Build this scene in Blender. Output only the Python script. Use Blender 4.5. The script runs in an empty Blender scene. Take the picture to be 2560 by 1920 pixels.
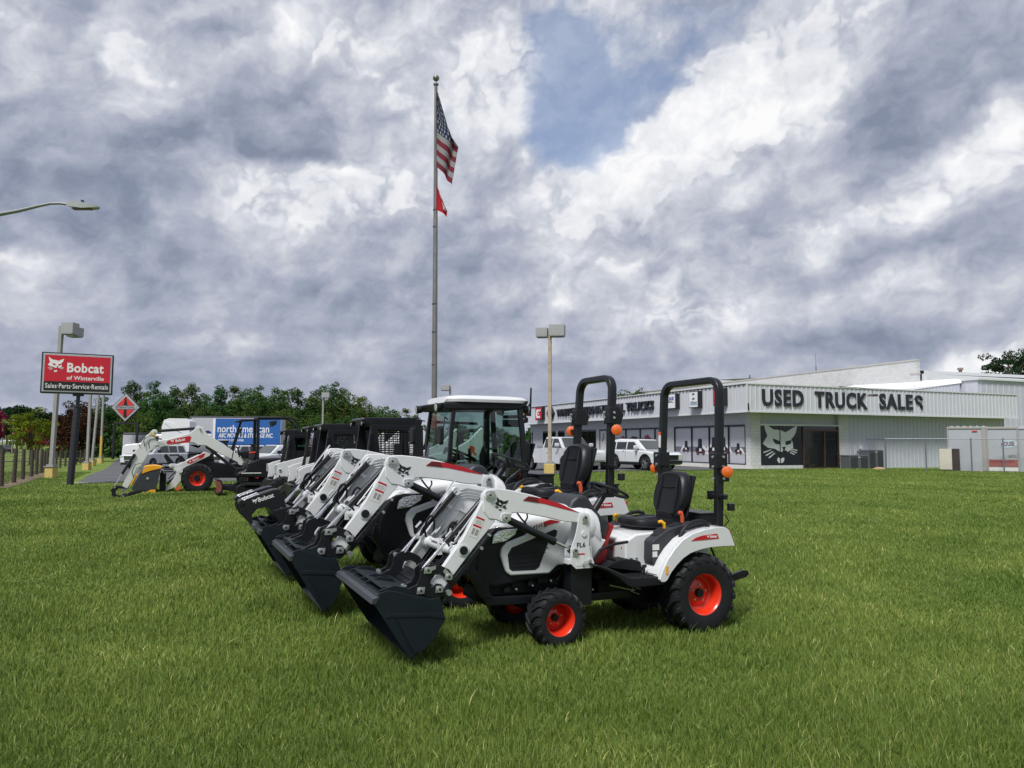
import bpy, bmesh, math, random
import numpy as np
from mathutils import Vector, Matrix
R = math.radians
PI = math.pi
sc = bpy.context.scene
col = sc.collection
# ------------------------------------------------------------------ camera
cam_d = bpy.data.cameras.new('camera')
cam_d.sensor_width = 36.0
cam_d.lens = 36.0*1880/2560
cam_d.clip_start = 0.05
cam_d.clip_end = 3000
cam = bpy.data.objects.new('camera', cam_d)
col.objects.link(cam)
cam.matrix_world = Matrix.Translation((0, 0, 1.66)) @ Matrix.Rotation(PI/2+math.atan(150/1880), 4, 'X') @ Matrix.Rotation(0.005, 4, 'Z')
sc.camera = cam
sc.view_settings.view_transform = 'Standard'
sc.view_settings.look = 'None'
sc.view_settings.exposure = 0.35
sc.view_settings.gamma = 1.0
sc.cycles.max_bounces = 8
sc.cycles.transparent_max_bounces = 12
# ------------------------------------------------------------------ sun
SUN_EL, SUN_AZ = 56, -152      # azimuth measured from +Y towards +X
sd = bpy.data.lights.new('sun', 'SUN')
sd.energy = 3.6
sd.angle = R(14)
sd.color = (1.0, 0.975, 0.935)
sun = bpy.data.objects.new('sun', sd)
col.objects.link(sun)
sdir = Vector((math.cos(R(SUN_EL))*math.sin(R(SUN_AZ)), math.cos(R(SUN_EL))*math.cos(R(SUN_AZ)), math.sin(R(SUN_EL))))
sun.rotation_euler = sdir.to_track_quat('Z', 'Y').to_euler()
# ------------------------------------------------------------------ world: sky with broken cloud (azimuth, elevation, size, tilt, amount)
SKYG= [(0.279,0.412,0.178,0.041,33,0.62),(0.195,0.37,0.135,0.027,38,0.46),(0.371,0.409,0.08,0.049,0,0.35),(0.242,0.319,0.111,0.031,20,0.06),(0.327,0.445,0.037,0.022,20,0.5),(0.139,0.336,0.043,0.031,40,0.4),(0.026,0.338,0.055,0.037,0,0.22),(0.089,0.244,0.123,0.055,20,0.1),(0.241,0.262,0.154,0.055,25,0.06),(-0.355,0.311,0.037,0.025,0,0.35),(-0.299,0.328,0.098,0.015,10,0.3),(-0.179,0.315,0.092,0.025,-5,0.34),(-0.156,0.353,0.043,0.018,0,0.3),(-0.28,0.279,0.098,0.037,-10,0.25),(-0.032,0.481,0.074,0.068,0,0.34),(0.01,0.465,0.025,0.049,0,0.3),(-0.233,0.504,0.043,0.025,-20,0.26),(-0.305,0.501,0.062,0.031,10,0.2),(-0.462,0.44,0.037,0.031,0,0.3),(-0.579,0.446,0.123,0.049,0,0.1),(-0.553,0.392,0.037,0.025,0,0.15),(-0.163,0.427,0.123,0.074,20,0.12),(-0.58,0.203,0.074,0.018,10,0.3),(-0.55,0.227,0.025,0.025,40,0.22),(-0.416,0.2,0.185,0.031,10,0.12),(-0.327,0.126,0.068,0.018,5,0.28),(-0.246,0.109,0.037,0.012,0,0.24),(-0.514,0.169,0.111,0.018,5,0.12),(0.263,0.173,0.037,0.037,50,0.4),(0.24,0.144,0.043,0.025,20,0.24),(0.403,0.182,0.062,0.017,5,0.3),(0.504,0.185,0.08,0.017,-3,0.32),(0.565,0.101,0.055,0.025,5,0.42),(0.51,0.093,0.037,0.012,0,0.2),(0.502,0.265,0.105,0.018,22,0.3),(0.584,0.337,0.037,0.037,30,0.4),(0.527,0.313,0.074,0.025,25,0.24),(0.383,0.251,0.062,0.025,40,0.28),(0.46,0.2,0.049,0.009,0,0.1),(0.151,0.224,0.031,0.012,20,0.28),(0.211,0.216,0.049,0.012,20,0.24),(0.064,0.196,0.049,0.025,0,0.18),(0.12,0.146,0.111,0.031,10,0.12),(-0.455,0.283,0.111,0.068,10,-0.28),(-0.522,0.329,0.111,0.037,0,-0.18),(-0.335,0.368,0.16,0.028,-8,-0.26),(-0.285,0.437,0.074,0.037,10,-0.12),(-0.061,0.243,0.068,0.034,-10,-0.34),(-0.526,0.21,0.062,0.031,0,-0.18),(-0.453,0.218,0.098,0.025,0,-0.2),(-0.214,0.238,0.123,0.025,0,-0.1),(0.496,0.378,0.142,0.031,8,-0.2),(0.384,0.306,0.123,0.018,20,-0.14),(-0.306,0.197,0.185,0.015,4,-0.14),(0.211,0.222,0.123,0.015,15,-0.16),(-0.004,0.165,0.123,0.012,5,-0.12),(0.412,0.34,0.098,0.037,20,-0.08),(0.485,0.219,0.16,0.025,12,-0.28),(0.242,0.296,0.037,0.018,20,-0.2),(0.473,0.133,0.16,0.018,0,-0.24),(-0.128,0.157,0.111,0.025,10,-0.2),(-0.455,0.147,0.123,0.025,0,-0.22),(-0.557,0.101,0.123,0.037,0,-0.2),(-0.358,0.073,0.246,0.025,0,-0.18),(-0.004,0.098,0.246,0.031,0,-0.12),(0.12,0.267,0.037,0.031,0,-0.1),(0.504,0.061,0.185,0.031,0,-0.15),(0.325,0.118,0.123,0.025,10,-0.15),(0.151,0.289,0.031,0.022,20,-0.18),(-0.005,0.292,0.049,0.018,0,0.1),(0.347,0.359,0.037,0.025,30,-0.2),(-0.583,0.268,0.074,0.037,0,-0.15),(0.565,0.436,0.123,0.049,0,-0.08),(0.417,0.486,0.092,0.037,0,0.05)]
SKYB= [(0.067,0.459,0.037,0.074,-20,1.0),(0.111,0.382,0.037,0.037,0,1.1),(0.146,0.43,0.117,0.055,15,0.62),(0.215,0.503,0.185,0.049,0,0.42),(0.051,0.506,0.025,0.043,0,0.6),(-0.142,0.282,0.031,0.012,10,0.2),(-0.292,0.075,0.308,0.025,0,0.2),(0.456,0.073,0.185,0.037,0,0.3)]
world = bpy.data.worlds.new('World')
sc.world = world
world.use_nodes = True
wn = world.node_tree
wn.nodes.clear()
def N(t, **k):
    n = wn.nodes.new(t)
    for a, v in k.items(): setattr(n, a, v)
    return n
def val(x, sock):
    if isinstance(x, (int, float)): sock.default_value = x
    elif isinstance(x, (tuple, list)): sock.default_value = x
    else: wn.links.new(x, sock)
def Mth(op, a, b=0.0, c=0.0, clamp=False):
    n = N('ShaderNodeMath', operation=op); n.use_clamp = clamp
    val(a, n.inputs[0]); val(b, n.inputs[1]); val(c, n.inputs[2])
    return n.outputs[0]
def Vm(op, a, b=(0, 0, 0), s=None):
    n = N('ShaderNodeVectorMath', operation=op)
    val(a, n.inputs[0]); val(b, n.inputs[1])
    if s is not None: val(s, n.inputs['Scale'])
    return n.outputs[1] if op in ('LENGTH', 'DOT_PRODUCT') else n.outputs[0]
def noise(vec, scale, detail=8, rough=.55, dist=0.0, typ='FBM', colr=False):
    n = N('ShaderNodeTexNoise'); n.noise_type = typ; n.normalize = True
    val(vec, n.inputs['Vector']); n.inputs['Scale'].default_value = scale
    n.inputs['Detail'].default_value = detail; n.inputs['Roughness'].default_value = rough
    n.inputs['Distortion'].default_value = dist
    return n.outputs['Color' if colr else 'Fac']
tc = N('ShaderNodeTexCoord')
sx = N('ShaderNodeSeparateXYZ'); wn.links.new(tc.outputs['Generated'], sx.inputs[0])
az = Mth('ARCTAN2', sx.outputs[0], sx.outputs[1])
el = Mth('ARCSINE', sx.outputs[2])
cb = N('ShaderNodeCombineXYZ'); val(az, cb.inputs[0]); val(el, cb.inputs[1])
P0 = cb.outputs[0]
# clouds seen in perspective: features shrink and flatten towards the horizon
ztop = Mth('ADD', Mth('MAXIMUM', sx.outputs[2], 0.0), 0.16)
pl = N('ShaderNodeCombineXYZ')
val(Mth('DIVIDE', sx.outputs[0], ztop), pl.inputs[0]); val(Mth('DIVIDE', sx.outputs[1], ztop), pl.inputs[1])
PL = pl.outputs[0]
w1 = Vm('SUBTRACT', noise(P0, 5, 3, .5, colr=True), (.5, .5, .5))
w2 = Vm('SUBTRACT', noise(P0, 15, 3, .6, colr=True), (.5, .5, .5))
PW = Vm('ADD', P0, Vm('ADD', Vm('SCALE', w1, s=.06), Vm('SCALE', w2, s=.05)))
def field(lst, A, E_):
    o = np.zeros_like(A)
    for (a, e, s1, s2, r, amp) in lst:
        c, s = math.cos(R(r)), math.sin(R(r))
        dx, dy = A-a, E_-e
        o += amp*np.exp(-.87*(((dx*c+dy*s)/s1)**2+((-dx*s+dy*c)/s2)**2))
    return o
# the large cloud masses: elevation bands, each a ramp along the azimuth
NB, NC = 18, 32
E0, E1, A0, A1 = 0.0, 0.56, -0.66, 0.66
ga = np.linspace(A0, A1, NC)
psep = N('ShaderNodeSeparateXYZ'); val(PW, psep.inputs[0])
pu = Mth('DIVIDE', Mth('SUBTRACT', psep.outputs[0], A0), A1-A0)
pv = Mth('MULTIPLY', Mth('SUBTRACT', Mth('MINIMUM', Mth('MAXIMUM', psep.outputs[1], E0), E1), E0), (NB-1)/(E1-E0))
acc = None
for k in range(NB):
    e = E0+(E1-E0)*k/(NB-1)
    LL = field(SKYG, ga, np.full(NC, e)); BB = field(SKYB, ga, np.full(NC, e))
    rp = N('ShaderNodeValToRGB'); rp.color_ramp.interpolation = 'B_SPLINE'
    cr = rp.color_ramp.elements
    for j in range(NC):
        q = j/(NC-1)
        elx = cr[0] if j == 0 else (cr[1] if j == 1 else cr.new(q))
        if j == 1: elx.position = q
        elx.color = (min(max(LL[j]*.5+.5, 0), 1), min(max(BB[j]*.5, 0), 1), 0, 1)
    if acc is None: val(pu, rp.inputs[0])
    else:
        sq = N('ShaderNodeSeparateXYZ'); val(acc, sq.inputs[0])
        val(Mth('MULTIPLY_ADD', sq.outputs[0], 1e-7, pu), rp.inputs[0])
    w = Mth('MAXIMUM', Mth('SUBTRACT', 1.0, Mth('ABSOLUTE', Mth('SUBTRACT', pv, float(k)))), 0.0)
    w = Mth('MULTIPLY', Mth('MULTIPLY', w, w), Mth('SUBTRACT', 3.0, Mth('MULTIPLY', w, 2.0)))
    ma = N('ShaderNodeVectorMath', operation='MULTIPLY_ADD')
    wn.links.new(rp.outputs[0], ma.inputs[0]); val(w, ma.inputs[1])
    if acc is None: ma.inputs[2].default_value = (0, 0, 0)
    else: val(acc, ma.inputs[2])
    acc = ma.outputs[0]
sa = N('ShaderNodeSeparateXYZ'); val(acc, sa.inputs[0])
Lb = Mth('MULTIPLY', Mth('SUBTRACT', sa.outputs[0], .5), 2.0)
Bb = Mth('MULTIPLY', sa.outputs[1], 2.0)
# billows lit from the upper left
Pb = Vm('ADD', PL, Vm('SCALE', w2, s=.35))
def bill(v):
    a = noise(v, 1.15, 4, .55, 0)
    return a
n0 = bill(Pb)
n1 = bill(Vm('ADD', Pb, (-.10, .07, 0)))
edge = Mth('SUBTRACT', n0, n1)
mp = N('ShaderNodeMapping', vector_type='TEXTURE'); val(PW, mp.inputs[0])
mp.inputs['Rotation'].default_value = (0, 0, R(16)); mp.inputs['Scale'].default_value = (1.35, .9, 1)
fine = noise(mp.outputs[0], 6.5, 7, .58, 0)
f1 = noise(Vm('ADD', mp.outputs[0], (-.02, .022, 0)), 6.5, 7, .58, 0)
edge2 = Mth('SUBTRACT', fine, f1)
cov = Mth('MULTIPLY_ADD', Mth('SUBTRACT', n0, .5), .6, 0.0)
hz = Mth('MULTIPLY', Mth('MAXIMUM', sx.outputs[2], 0.0), 5.0, clamp=True)
hz = Mth('MULTIPLY_ADD', hz, .35, .65)
lum = Mth('ADD', Mth('MULTIPLY_ADD', Lb, 1.25, .49), Mth('MULTIPLY', cov, hz))
lum = Mth('SUBTRACT', lum, Mth('MULTIPLY', Mth('MAXIMUM', Mth('SUBTRACT', lum, .72), 0.0), .55))
lum = Mth('MULTIPLY_ADD', Mth('MULTIPLY', edge, hz), .55, lum)
lum = Mth('MULTIPLY_ADD', Mth('MULTIPLY', Mth('SUBTRACT', fine, .5), hz), .85, lum)
lum = Mth('MULTIPLY_ADD', Mth('MULTIPLY', edge2, hz), 1.75, lum)
# rounded lobes
lb = noise(Vm('ADD', mp.outputs[0], Vm('SCALE', w2, s=.05)), 17, 2, .5)
lobe = Mth('SUBTRACT', Mth('MULTIPLY', Mth('ABSOLUTE', Mth('SUBTRACT', lb, .5)), 3.2), .26)
lit = Mth('MAXIMUM', Mth('ADD', Lb, .12), 0.05)
lum = Mth('MULTIPLY_ADD', Mth('MULTIPLY', lobe, Mth('MINIMUM', lit, .45)), 1.1, lum)
# crisp sunlit cauliflower edges on the tall cumulus
pk = N('ShaderNodeMapRange', interpolation_type='SMOOTHSTEP'); pk.inputs['From Min'].default_value = .22; pk.inputs['From Max'].default_value = .36
val(Mth('ADD', Mth('MULTIPLY', Lb, 1.1), Mth('ADD', Mth('MULTIPLY', Mth('SUBTRACT', fine, .5), 1.0), Mth('MULTIPLY', lobe, .35))), pk.inputs['Value'])
lum = Mth('MULTIPLY_ADD', pk.outputs[0], .15, lum)
lum = Mth('SUBTRACT', lum, Mth('MULTIPLY', Mth('MAXIMUM', Mth('SUBTRACT', lum, .88), 0.0), .5))
ramp = N('ShaderNodeValToRGB'); val(Mth('MULTIPLY', lum, .926), ramp.inputs[0])
def srgb(r, g, b):
    f = lambda c: (c/255/12.92 if c <= 10 else ((c/255+.055)/1.055)**2.4)
    return (f(r), f(g), f(b), 1)
stops = [(0.0, srgb(130, 139, 160)), (.22, srgb(151, 159, 178)), (.45, srgb(174, 179, 195)), (.68, srgb(198, 202, 212)), (.90, srgb(224, 226, 232)), (1.08, srgb(247, 247, 248))]
els = ramp.color_ramp.elements
stops = [(p*.926, c) for p, c in stops]
els[0].position, els[0].color = stops[0]
els[1].position, els[1].color = stops[-1]
for p, c in stops[1:-1]:
    e_ = els.new(p); e_.color = c
ns = N('ShaderNodeTexSky', sky_type='NISHITA'); ns.sun_disc = False
ns.sun_elevation = R(SUN_EL); ns.sun_rotation = R(SUN_AZ)
ns.air_density = 1.0; ns.dust_density = 0.6; ns.ozone_density = 2.0
nsc = N('ShaderNodeMixRGB', blend_type='MULTIPLY'); nsc.inputs[0].default_value = 1
wn.links.new(ns.outputs[0], nsc.inputs[1]); nsc.inputs[2].default_value = (.17, .155, .15, 1)
# where the cover thins the blue shows
gate = Mth('MULTIPLY_ADD', Bb, 2.2, .12, clamp=True)
thin = Mth('SUBTRACT', Mth('MULTIPLY', Mth('ADD', Mth('MULTIPLY', Bb, .8), Mth('MULTIPLY', Mth('SUBTRACT', .54, fine), 2.0)), gate), Mth('MULTIPLY', Mth('MAXIMUM', Lb, 0), 1.0))
thin = Mth('MULTIPLY', Mth('SUBTRACT', thin, .12), 1.5, clamp=True)
thin = Mth('MULTIPLY', Mth('MINIMUM', thin, .66), Mth('MULTIPLY', Mth('MAXIMUM', Mth('SUBTRACT', sx.outputs[2], .08), 0.0), 7.0, clamp=True))
mx = N('ShaderNodeMixRGB'); val(thin, mx.inputs[0])
wn.links.new(ramp.outputs[0], mx.inputs[1]); wn.links.new(nsc.outputs[0], mx.inputs[2])
# below the horizon: plain ground tone
gmix = N('ShaderNodeMixRGB'); val(Mth('GREATER_THAN', sx.outputs[2], -0.02), gmix.inputs[0])
gmix.inputs[1].default_value = (.08, .1, .05, 1); wn.links.new(mx.outputs[0], gmix.inputs[2])
bg = N('ShaderNodeBackground'); wn.links.new(gmix.outputs[0], bg.inputs[0]); bg.inputs[1].default_value = 0.82
ow = N('ShaderNodeOutputWorld'); wn.links.new(bg.outputs[0], ow.inputs[0])
world.cycles.sampling_method = 'MANUAL'; world.cycles.sample_map_resolution = 512
# ------------------------------------------------------------------ ground shape
def sstep(a, b, x):
    t = min(max((x-a)/(b-a), 0.0), 1.0)
    return t*t*(3-2*t)
def gz(x, y):
    return .27*sstep(12, 38, y)*sstep(-2, 6, x) - .45*sstep(34, 62, y)*sstep(-3, -10, x)
# ------------------------------------------------------------------ materials (all procedural)
MATS = {}
def mat(name, c, rough=.5, metal=0.0, spec=.5, var=.06, vs=6.0, bump=0.0, bs=60.0, emit=None, coat=0.0, grime=0.0, gcol=(.12, .10, .07)):
    """principled with a little tone variation, roughness mottling, optional bump and grime"""
    if name in MATS: return MATS[name]
    m = bpy.data.materials.new(name); m.use_nodes = True
    nt = m.node_tree; p = nt.nodes['Principled BSDF']
    p.inputs['Metallic'].default_value = metal
    p.inputs['Specular IOR Level'].default_value = spec
    p.inputs['Coat Weight'].default_value = coat
    p.inputs['Coat Roughness'].default_value = .08
    t = nt.nodes.new('ShaderNodeTexCoord')
    n = nt.nodes.new('ShaderNodeTexNoise'); n.inputs['Scale'].default_value = vs; n.inputs['Detail'].default_value = 4
    nt.links.new(t.outputs['Object'], n.inputs['Vector'])
    mr = nt.nodes.new('ShaderNodeMapRange'); mr.inputs['To Min'].default_value = 1-var*1.6; mr.inputs['To Max'].default_value = 1+var*1.6
    nt.links.new(n.outputs['Fac'], mr.inputs['Value'])
    vm = nt.nodes.new('ShaderNodeVectorMath'); vm.operation = 'SCALE'
    vm.inputs[0].default_value = c[:3]; nt.links.new(mr.outputs[0], vm.inputs['Scale'])
    out = vm.outputs[0]
    if grime:
        g = nt.nodes.new('ShaderNodeTexNoise'); g.inputs['Scale'].default_value = vs*2.3; g.inputs['Detail'].default_value = 7; g.inputs['Roughness'].default_value = .65
        nt.links.new(t.outputs['Object'], g.inputs['Vector'])
        gr = nt.nodes.new('ShaderNodeMapRange'); gr.inputs['From Min'].default_value = .5; gr.inputs['From Max'].default_value = .75
        gr.inputs['To Max'].default_value = grime; nt.links.new(g.outputs['Fac'], gr.inputs['Value'])
        mx_ = nt.nodes.new('ShaderNodeMixRGB'); nt.links.new(gr.outputs[0], mx_.inputs[0]); nt.links.new(out, mx_.inputs[1]); mx_.inputs[2].default_value = (*gcol, 1)
        out = mx_.outputs[0]
    nt.links.new(out, p.inputs['Base Color'])
    r2 = nt.nodes.new('ShaderNodeMapRange'); r2.inputs['To Min'].default_value = max(rough-.07, .02); r2.inputs['To Max'].default_value = min(rough+.1, 1)
    nt.links.new(n.outputs['Fac'], r2.inputs['Value']); nt.links.new(r2.outputs[0], p.inputs['Roughness'])
    if bump:
        b = nt.nodes.new('ShaderNodeTexNoise'); b.inputs['Scale'].default_value = bs; b.inputs['Detail'].default_value = 3
        nt.links.new(t.outputs['Object'], b.inputs['Vector'])
        bp = nt.nodes.new('ShaderNodeBump'); bp.inputs['Strength'].default_value = bump; bp.inputs['Distance'].default_value = .01
        nt.links.new(b.outputs['Fac'], bp.inputs['Height']); nt.links.new(bp.outputs[0], p.inputs['Normal'])
    if emit:
        p.inputs['Emission Color'].default_value = (*c[:3], 1); p.inputs['Emission Strength'].default_value = emit
    MATS[name] = m
    return m
WHITE = mat('white_paint', (.60, .615, .63), .28, coat=.5, var=.02, grime=.05)
WHITE2 = mat('offwhite_paint', (.56, .57, .57), .4, var=.03, grime=.08)
BLACK = mat('black_paint', (.008, .009, .012), .36, spec=.35, coat=.08, var=.2, bump=.03)
BLK2 = mat('black_plastic', (.009, .010, .013), .5, spec=.3, var=.15, bump=.08, bs=220)
DARK = mat('dark_iron', (.006, .006, .007), .6, spec=.25, var=.3, bump=.15, bs=40, grime=.12, gcol=(.05, .045, .04))
BUCK = mat('bucket_paint', (.007, .012, .016), .4, spec=.3, var=.15, grime=.06, gcol=(.03, .032, .034), bump=.02)
RUB = mat('tyre_rubber', (.010, .011, .013), .6, spec=.3, var=.2, bump=.25, bs=90, grime=.15, gcol=(.03, .03, .028))
VINYL = mat('seat_vinyl', (.008, .009, .012), .4, spec=.35, var=.1, bump=.12, bs=300)
ORNG = mat('orange_rim', (.58, .026, .008), .3, coat=.4, var=.05)
RED = mat('red_decal', (.42, .012, .022), .4, var=.05)
REDS = mat('red_sign', (.50, .012, .03), .35, var=.03)
DRED = mat('dark_red_decal', (.12, .006, .010), .4)
CHROME = mat('chrome_rod', (.75, .75, .76), .12, metal=1, var=.02)
STEEL = mat('zinc_steel', (.58, .60, .60), .34, metal=.85, var=.1, grime=.05)
AMBER = mat('amber_lens', (.62, .11, .008), .22, coat=.8, var=.06, bump=.5, bs=160)
YEL = mat('yellow_plastic', (.72, .36, .012), .4)
ORL = mat('orange_lever', (.62, .09, .03), .4)
INK = mat('black_ink', (.008, .008, .009), .5)
WINK = mat('white_ink', (.72, .72, .72), .5)
LABEL = mat('label_paper', (.62, .62, .60), .5, var=.05)
LENS = mat('lamp_lens', (.93, .95, .98), .10, metal=.75, coat=.8, var=.12, vs=30, bump=1.0, bs=45)
TAIL = mat('red_lens', (.35, .01, .03), .2, coat=.6)
GREY = mat('grey_plastic', (.020, .022, .028), .5, var=.08, bump=.05, bs=250)
def glassmat(name, c, a=.35, rough=.03):
    m = bpy.data.materials.new(name); m.use_nodes = True
    nt = m.node_tree; nt.nodes.clear()
    o = nt.nodes.new('ShaderNodeOutputMaterial'); g = nt.nodes.new('ShaderNodeBsdfGlossy'); t = nt.nodes.new('ShaderNodeBsdfTransparent')
    x = nt.nodes.new('ShaderNodeMixShader'); f = nt.nodes.new('ShaderNodeFresnel'); f.inputs[0].default_value = 1.5
    g.inputs['Roughness'].default_value = rough; t.inputs[0].default_value = (*c, 1)
    nz = nt.nodes.new('ShaderNodeTexNoise'); nz.inputs['Scale'].default_value = 1.5
    mr = nt.nodes.new('ShaderNodeMath'); mr.operation = 'MULTIPLY_ADD'; mr.inputs[1].default_value = .06; nt.links.new(nz.outputs['Fac'], mr.inputs[0]); nt.links.new(f.outputs[0], mr.inputs[2])
    nt.links.new(mr.outputs[0], x.inputs[0]); nt.links.new(t.outputs[0], x.inputs[1]); nt.links.new(g.outputs[0], x.inputs[2]); nt.links.new(x.outputs[0], o.inputs[0])
    MATS[name] = m
    return m
GLASS = glassmat('cab_glass', (.52, .66, .60))
TINT = mat('dark_glass', (.012, .016, .018), .06, spec=.8, var=.1, vs=2)
# ------------------------------------------------------------------ mesh builder
SPLIT = set(); SING = {'pivot_pins': 'pivot_pin'}; SPLIT.add('pivot_pins')
def V(*a): return Vector(a)
class MB:
    def __init__(s): s.v = []; s.f = []; s.sm = []
    def add(s, vs, fs, smooth=False, M_=None):
        b = len(s.v)
        for p in vs: s.v.append(tuple(M_ @ Vector(p)) if M_ is not None else tuple(p))
        for f in fs: s.f.append(tuple(i+b for i in f)); s.sm.append(smooth)
        return s
    def box(s, x0, x1, y0, y1, z0, z1, M_=None):
        vs = [(x, y, z) for z in (z0, z1) for y in (y0, y1) for x in (x0, x1)]
        return s.add(vs, [(0, 2, 3, 1), (4, 5, 7, 6), (0, 1, 5, 4), (2, 6, 7, 3), (0, 4, 6, 2), (1, 3, 7, 5)], M_=M_)
    def prism(s, poly, y0, y1, M_=None, smooth=False, scale1=None):
        """polygon in (x,z) swept from y0 to y1"""
        n = len(poly)
        cx = sum(p[0] for p in poly)/n; cz = sum(p[1] for p in poly)/n
        k = scale1 or 1
        vs = [(p[0], y0, p[1]) for p in poly]+[(cx+(p[0]-cx)*k, y1, cz+(p[1]-cz)*k) for p in poly]
        fs = [tuple(range(n)), tuple(range(2*n-1, n-1, -1))]+[(i, (i+1) % n+n*0+0, (i+1) % n+n, i+n)[::-1] for i in range(n)]
        a = sum(poly[i][0]*poly[(i+1) % n][1]-poly[(i+1) % n][0]*poly[i][1] for i in range(n))
        if (a > 0) != (y1 > y0): pass
        return s.add(vs, fs, smooth, M_)
    def loft(s, rings, close=True, cap=True, smooth=True, M_=None):
        n = len(rings[0]); vs = [p for r in rings for p in r]; fs = []
        for k in range(len(rings)-1):
            for i in range(n if close else n-1):
                j = (i+1) % n
                fs.append((k*n+i, k*n+j, (k+1)*n+j, (k+1)*n+i))
        if cap and close:
            fs.append(tuple(range(n))[::-1]); fs.append(tuple(range((len(rings)-1)*n, len(rings)*n)))
        return s.add(vs, fs, smooth, M_)
    def tube(s, path, r, n=10, smooth=True, cap=True, sq=None):
        """round (or square: sq=(w,h)) bar along a path of points"""
        P = [Vector(p) for p in path]; rings = []
        up = None
        for i, p in enumerate(P):
            d = ((P[i+1]-p).normalized() if i < len(P)-1 else Vector((0, 0, 0)))+((p-P[i-1]).normalized() if i > 0 else Vector((0, 0, 0)))
            d.normalize()
            if up is None:
                up = Vector((0, 0, 1)) if abs(d.z) < .9 else Vector((1, 0, 0))
            a = d.cross(up).normalized(); b = a.cross(d).normalized(); up = b
            rr = r[i] if isinstance(r, (list, tuple)) else r
            k = 1.0
            if 0 < i < len(P)-1:
                c = max(-1, min(1, (P[i]-P[i-1]).normalized().dot((P[i+1]-P[i]).normalized())))
                k = 1/max(math.cos(math.acos(c)/2), .5)
            if sq: rings.append([tuple(p+a*(sq[0]*u*k/2)+b*(sq[1]*w*k/2)) for u, w in ((1, 1), (-1, 1), (-1, -1), (1, -1))])
            else: rings.append([tuple(p+a*rr*math.cos(2*PI*j/n)+b*rr*math.sin(2*PI*j/n)) for j in range(n)])
        return s.loft(rings, True, cap, smooth and not sq)
    def cyl(s, a, b, r, n=16, r2=None, smooth=True):
        return s.tube([a, b], [r, r if r2 is None else r2], n, smooth)
    def lathe(s, prof, c, axis='y', n=32, smooth=True, close=False):
        """profile [(radius, along)] turned round the axis through c"""
        rings = []
        for r, t in prof:
            ring = []
            for j in range(n):
                u, w = r*math.cos(2*PI*j/n), r*math.sin(2*PI*j/n)
                ring.append({'y': (c[0]+u, c[1]+t, c[2]+w), 'z': (c[0]+u, c[1]+w, c[2]+t), 'x': (c[0]+t, c[1]+u, c[2]+w)}[axis])
            rings.append(ring)
        return s.loft(rings, True, not close, smooth)
    def ball(s, c, r, n=12, sx=1, sy=1, sz=1):
        rings = []
        for i in range(n+1):
            t = PI*i/n; rr = max(math.sin(t), .02)
            rings.append([(c[0]+r*sx*rr*math.cos(2*PI*j/n), c[1]+r*sy*rr*math.sin(2*PI*j/n), c[2]+r*sz*math.cos(t)) for j in range(n)])
        return s.loft(rings, True, True, True)
    def build(s, name, m, parent=None, bevel=0.0, seg=2, ang=32, **tags):
        if name in SPLIT:
            gs = s.pieces()
            for g in gs: o = g.build1(SING.get(name, name), m, parent, bevel, seg, ang, **tags)
            return o
        return s.build1(name, m, parent, bevel, seg, ang, **tags)
    def pieces(s, gap=.004):
        """one builder per separate piece"""
        n = len(s.v); par = list(range(n))
        def find(a):
            while par[a] != a: par[a] = par[par[a]]; a = par[a]
            return a
        for f in s.f:
            r0 = find(f[0])
            for i in f[1:]: par[find(i)] = r0
        roots = {}
        for i in range(n): roots.setdefault(find(i), []).append(i)
        gr = []
        for k, ids in roots.items():
            P = [s.v[i] for i in ids]
            gr.append([[min(p[a] for p in P)-gap for a in range(3)], [max(p[a] for p in P)+gap for a in range(3)], [k]])
        ch = True
        while ch:
            ch = False
            for i in range(len(gr)):
                for j in range(i+1, len(gr)):
                    A, B = gr[i], gr[j]
                    if all(A[0][a] <= B[1][a] and B[0][a] <= A[1][a] for a in range(3)):
                        A[0] = [min(A[0][a], B[0][a]) for a in range(3)]; A[1] = [max(A[1][a], B[1][a]) for a in range(3)]; A[2] += B[2]
                        gr.pop(j); ch = True; break
                if ch: break
        out = []
        for lo, hi, ks in gr:
            ks = set(ks); q = MB(); mp_ = {}
            for i in range(n):
                if find(i) in ks: mp_[i] = len(q.v); q.v.append(s.v[i])
            for f, sm in zip(s.f, s.sm):
                if f[0] in mp_: q.f.append(tuple(mp_[i] for i in f)); q.sm.append(sm)
            out.append(q)
        return out
    def build1(s, name, m, parent=None, bevel=0.0, seg=2, ang=32, **tags):
        me = bpy.data.meshes.new(name)
        me.from_pydata(s.v, [], s.f)
        if any(s.sm): me.polygons.foreach_set('use_smooth', s.sm)
        if isinstance(m, (list, tuple)):
            for q in m: me.materials.append(q)
        else: me.materials.append(m)
        bm = bmesh.new(); bm.from_mesh(me); bmesh.ops.recalc_face_normals(bm, faces=bm.faces)
        bm.to_mesh(me); bm.free()
        me.update()
        o = bpy.data.objects.new(name, me); col.objects.link(o)
        if parent is not None: o.parent = parent
        if bevel:
            b = o.modifiers.new('bevel', 'BEVEL'); b.width = bevel; b.segments = seg; b.limit_method = 'ANGLE'; b.angle_limit = R(ang)
            me.polygons.foreach_set('use_smooth', [True]*len(me.polygons))
            wnm = o.modifiers.new('wn', 'WEIGHTED_NORMAL'); wnm.keep_sharp = True
        elif any(s.sm):
            me.set_sharp_from_angle(angle=R(38))
        for k, q in tags.items(): o[k] = q
        return o
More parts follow.
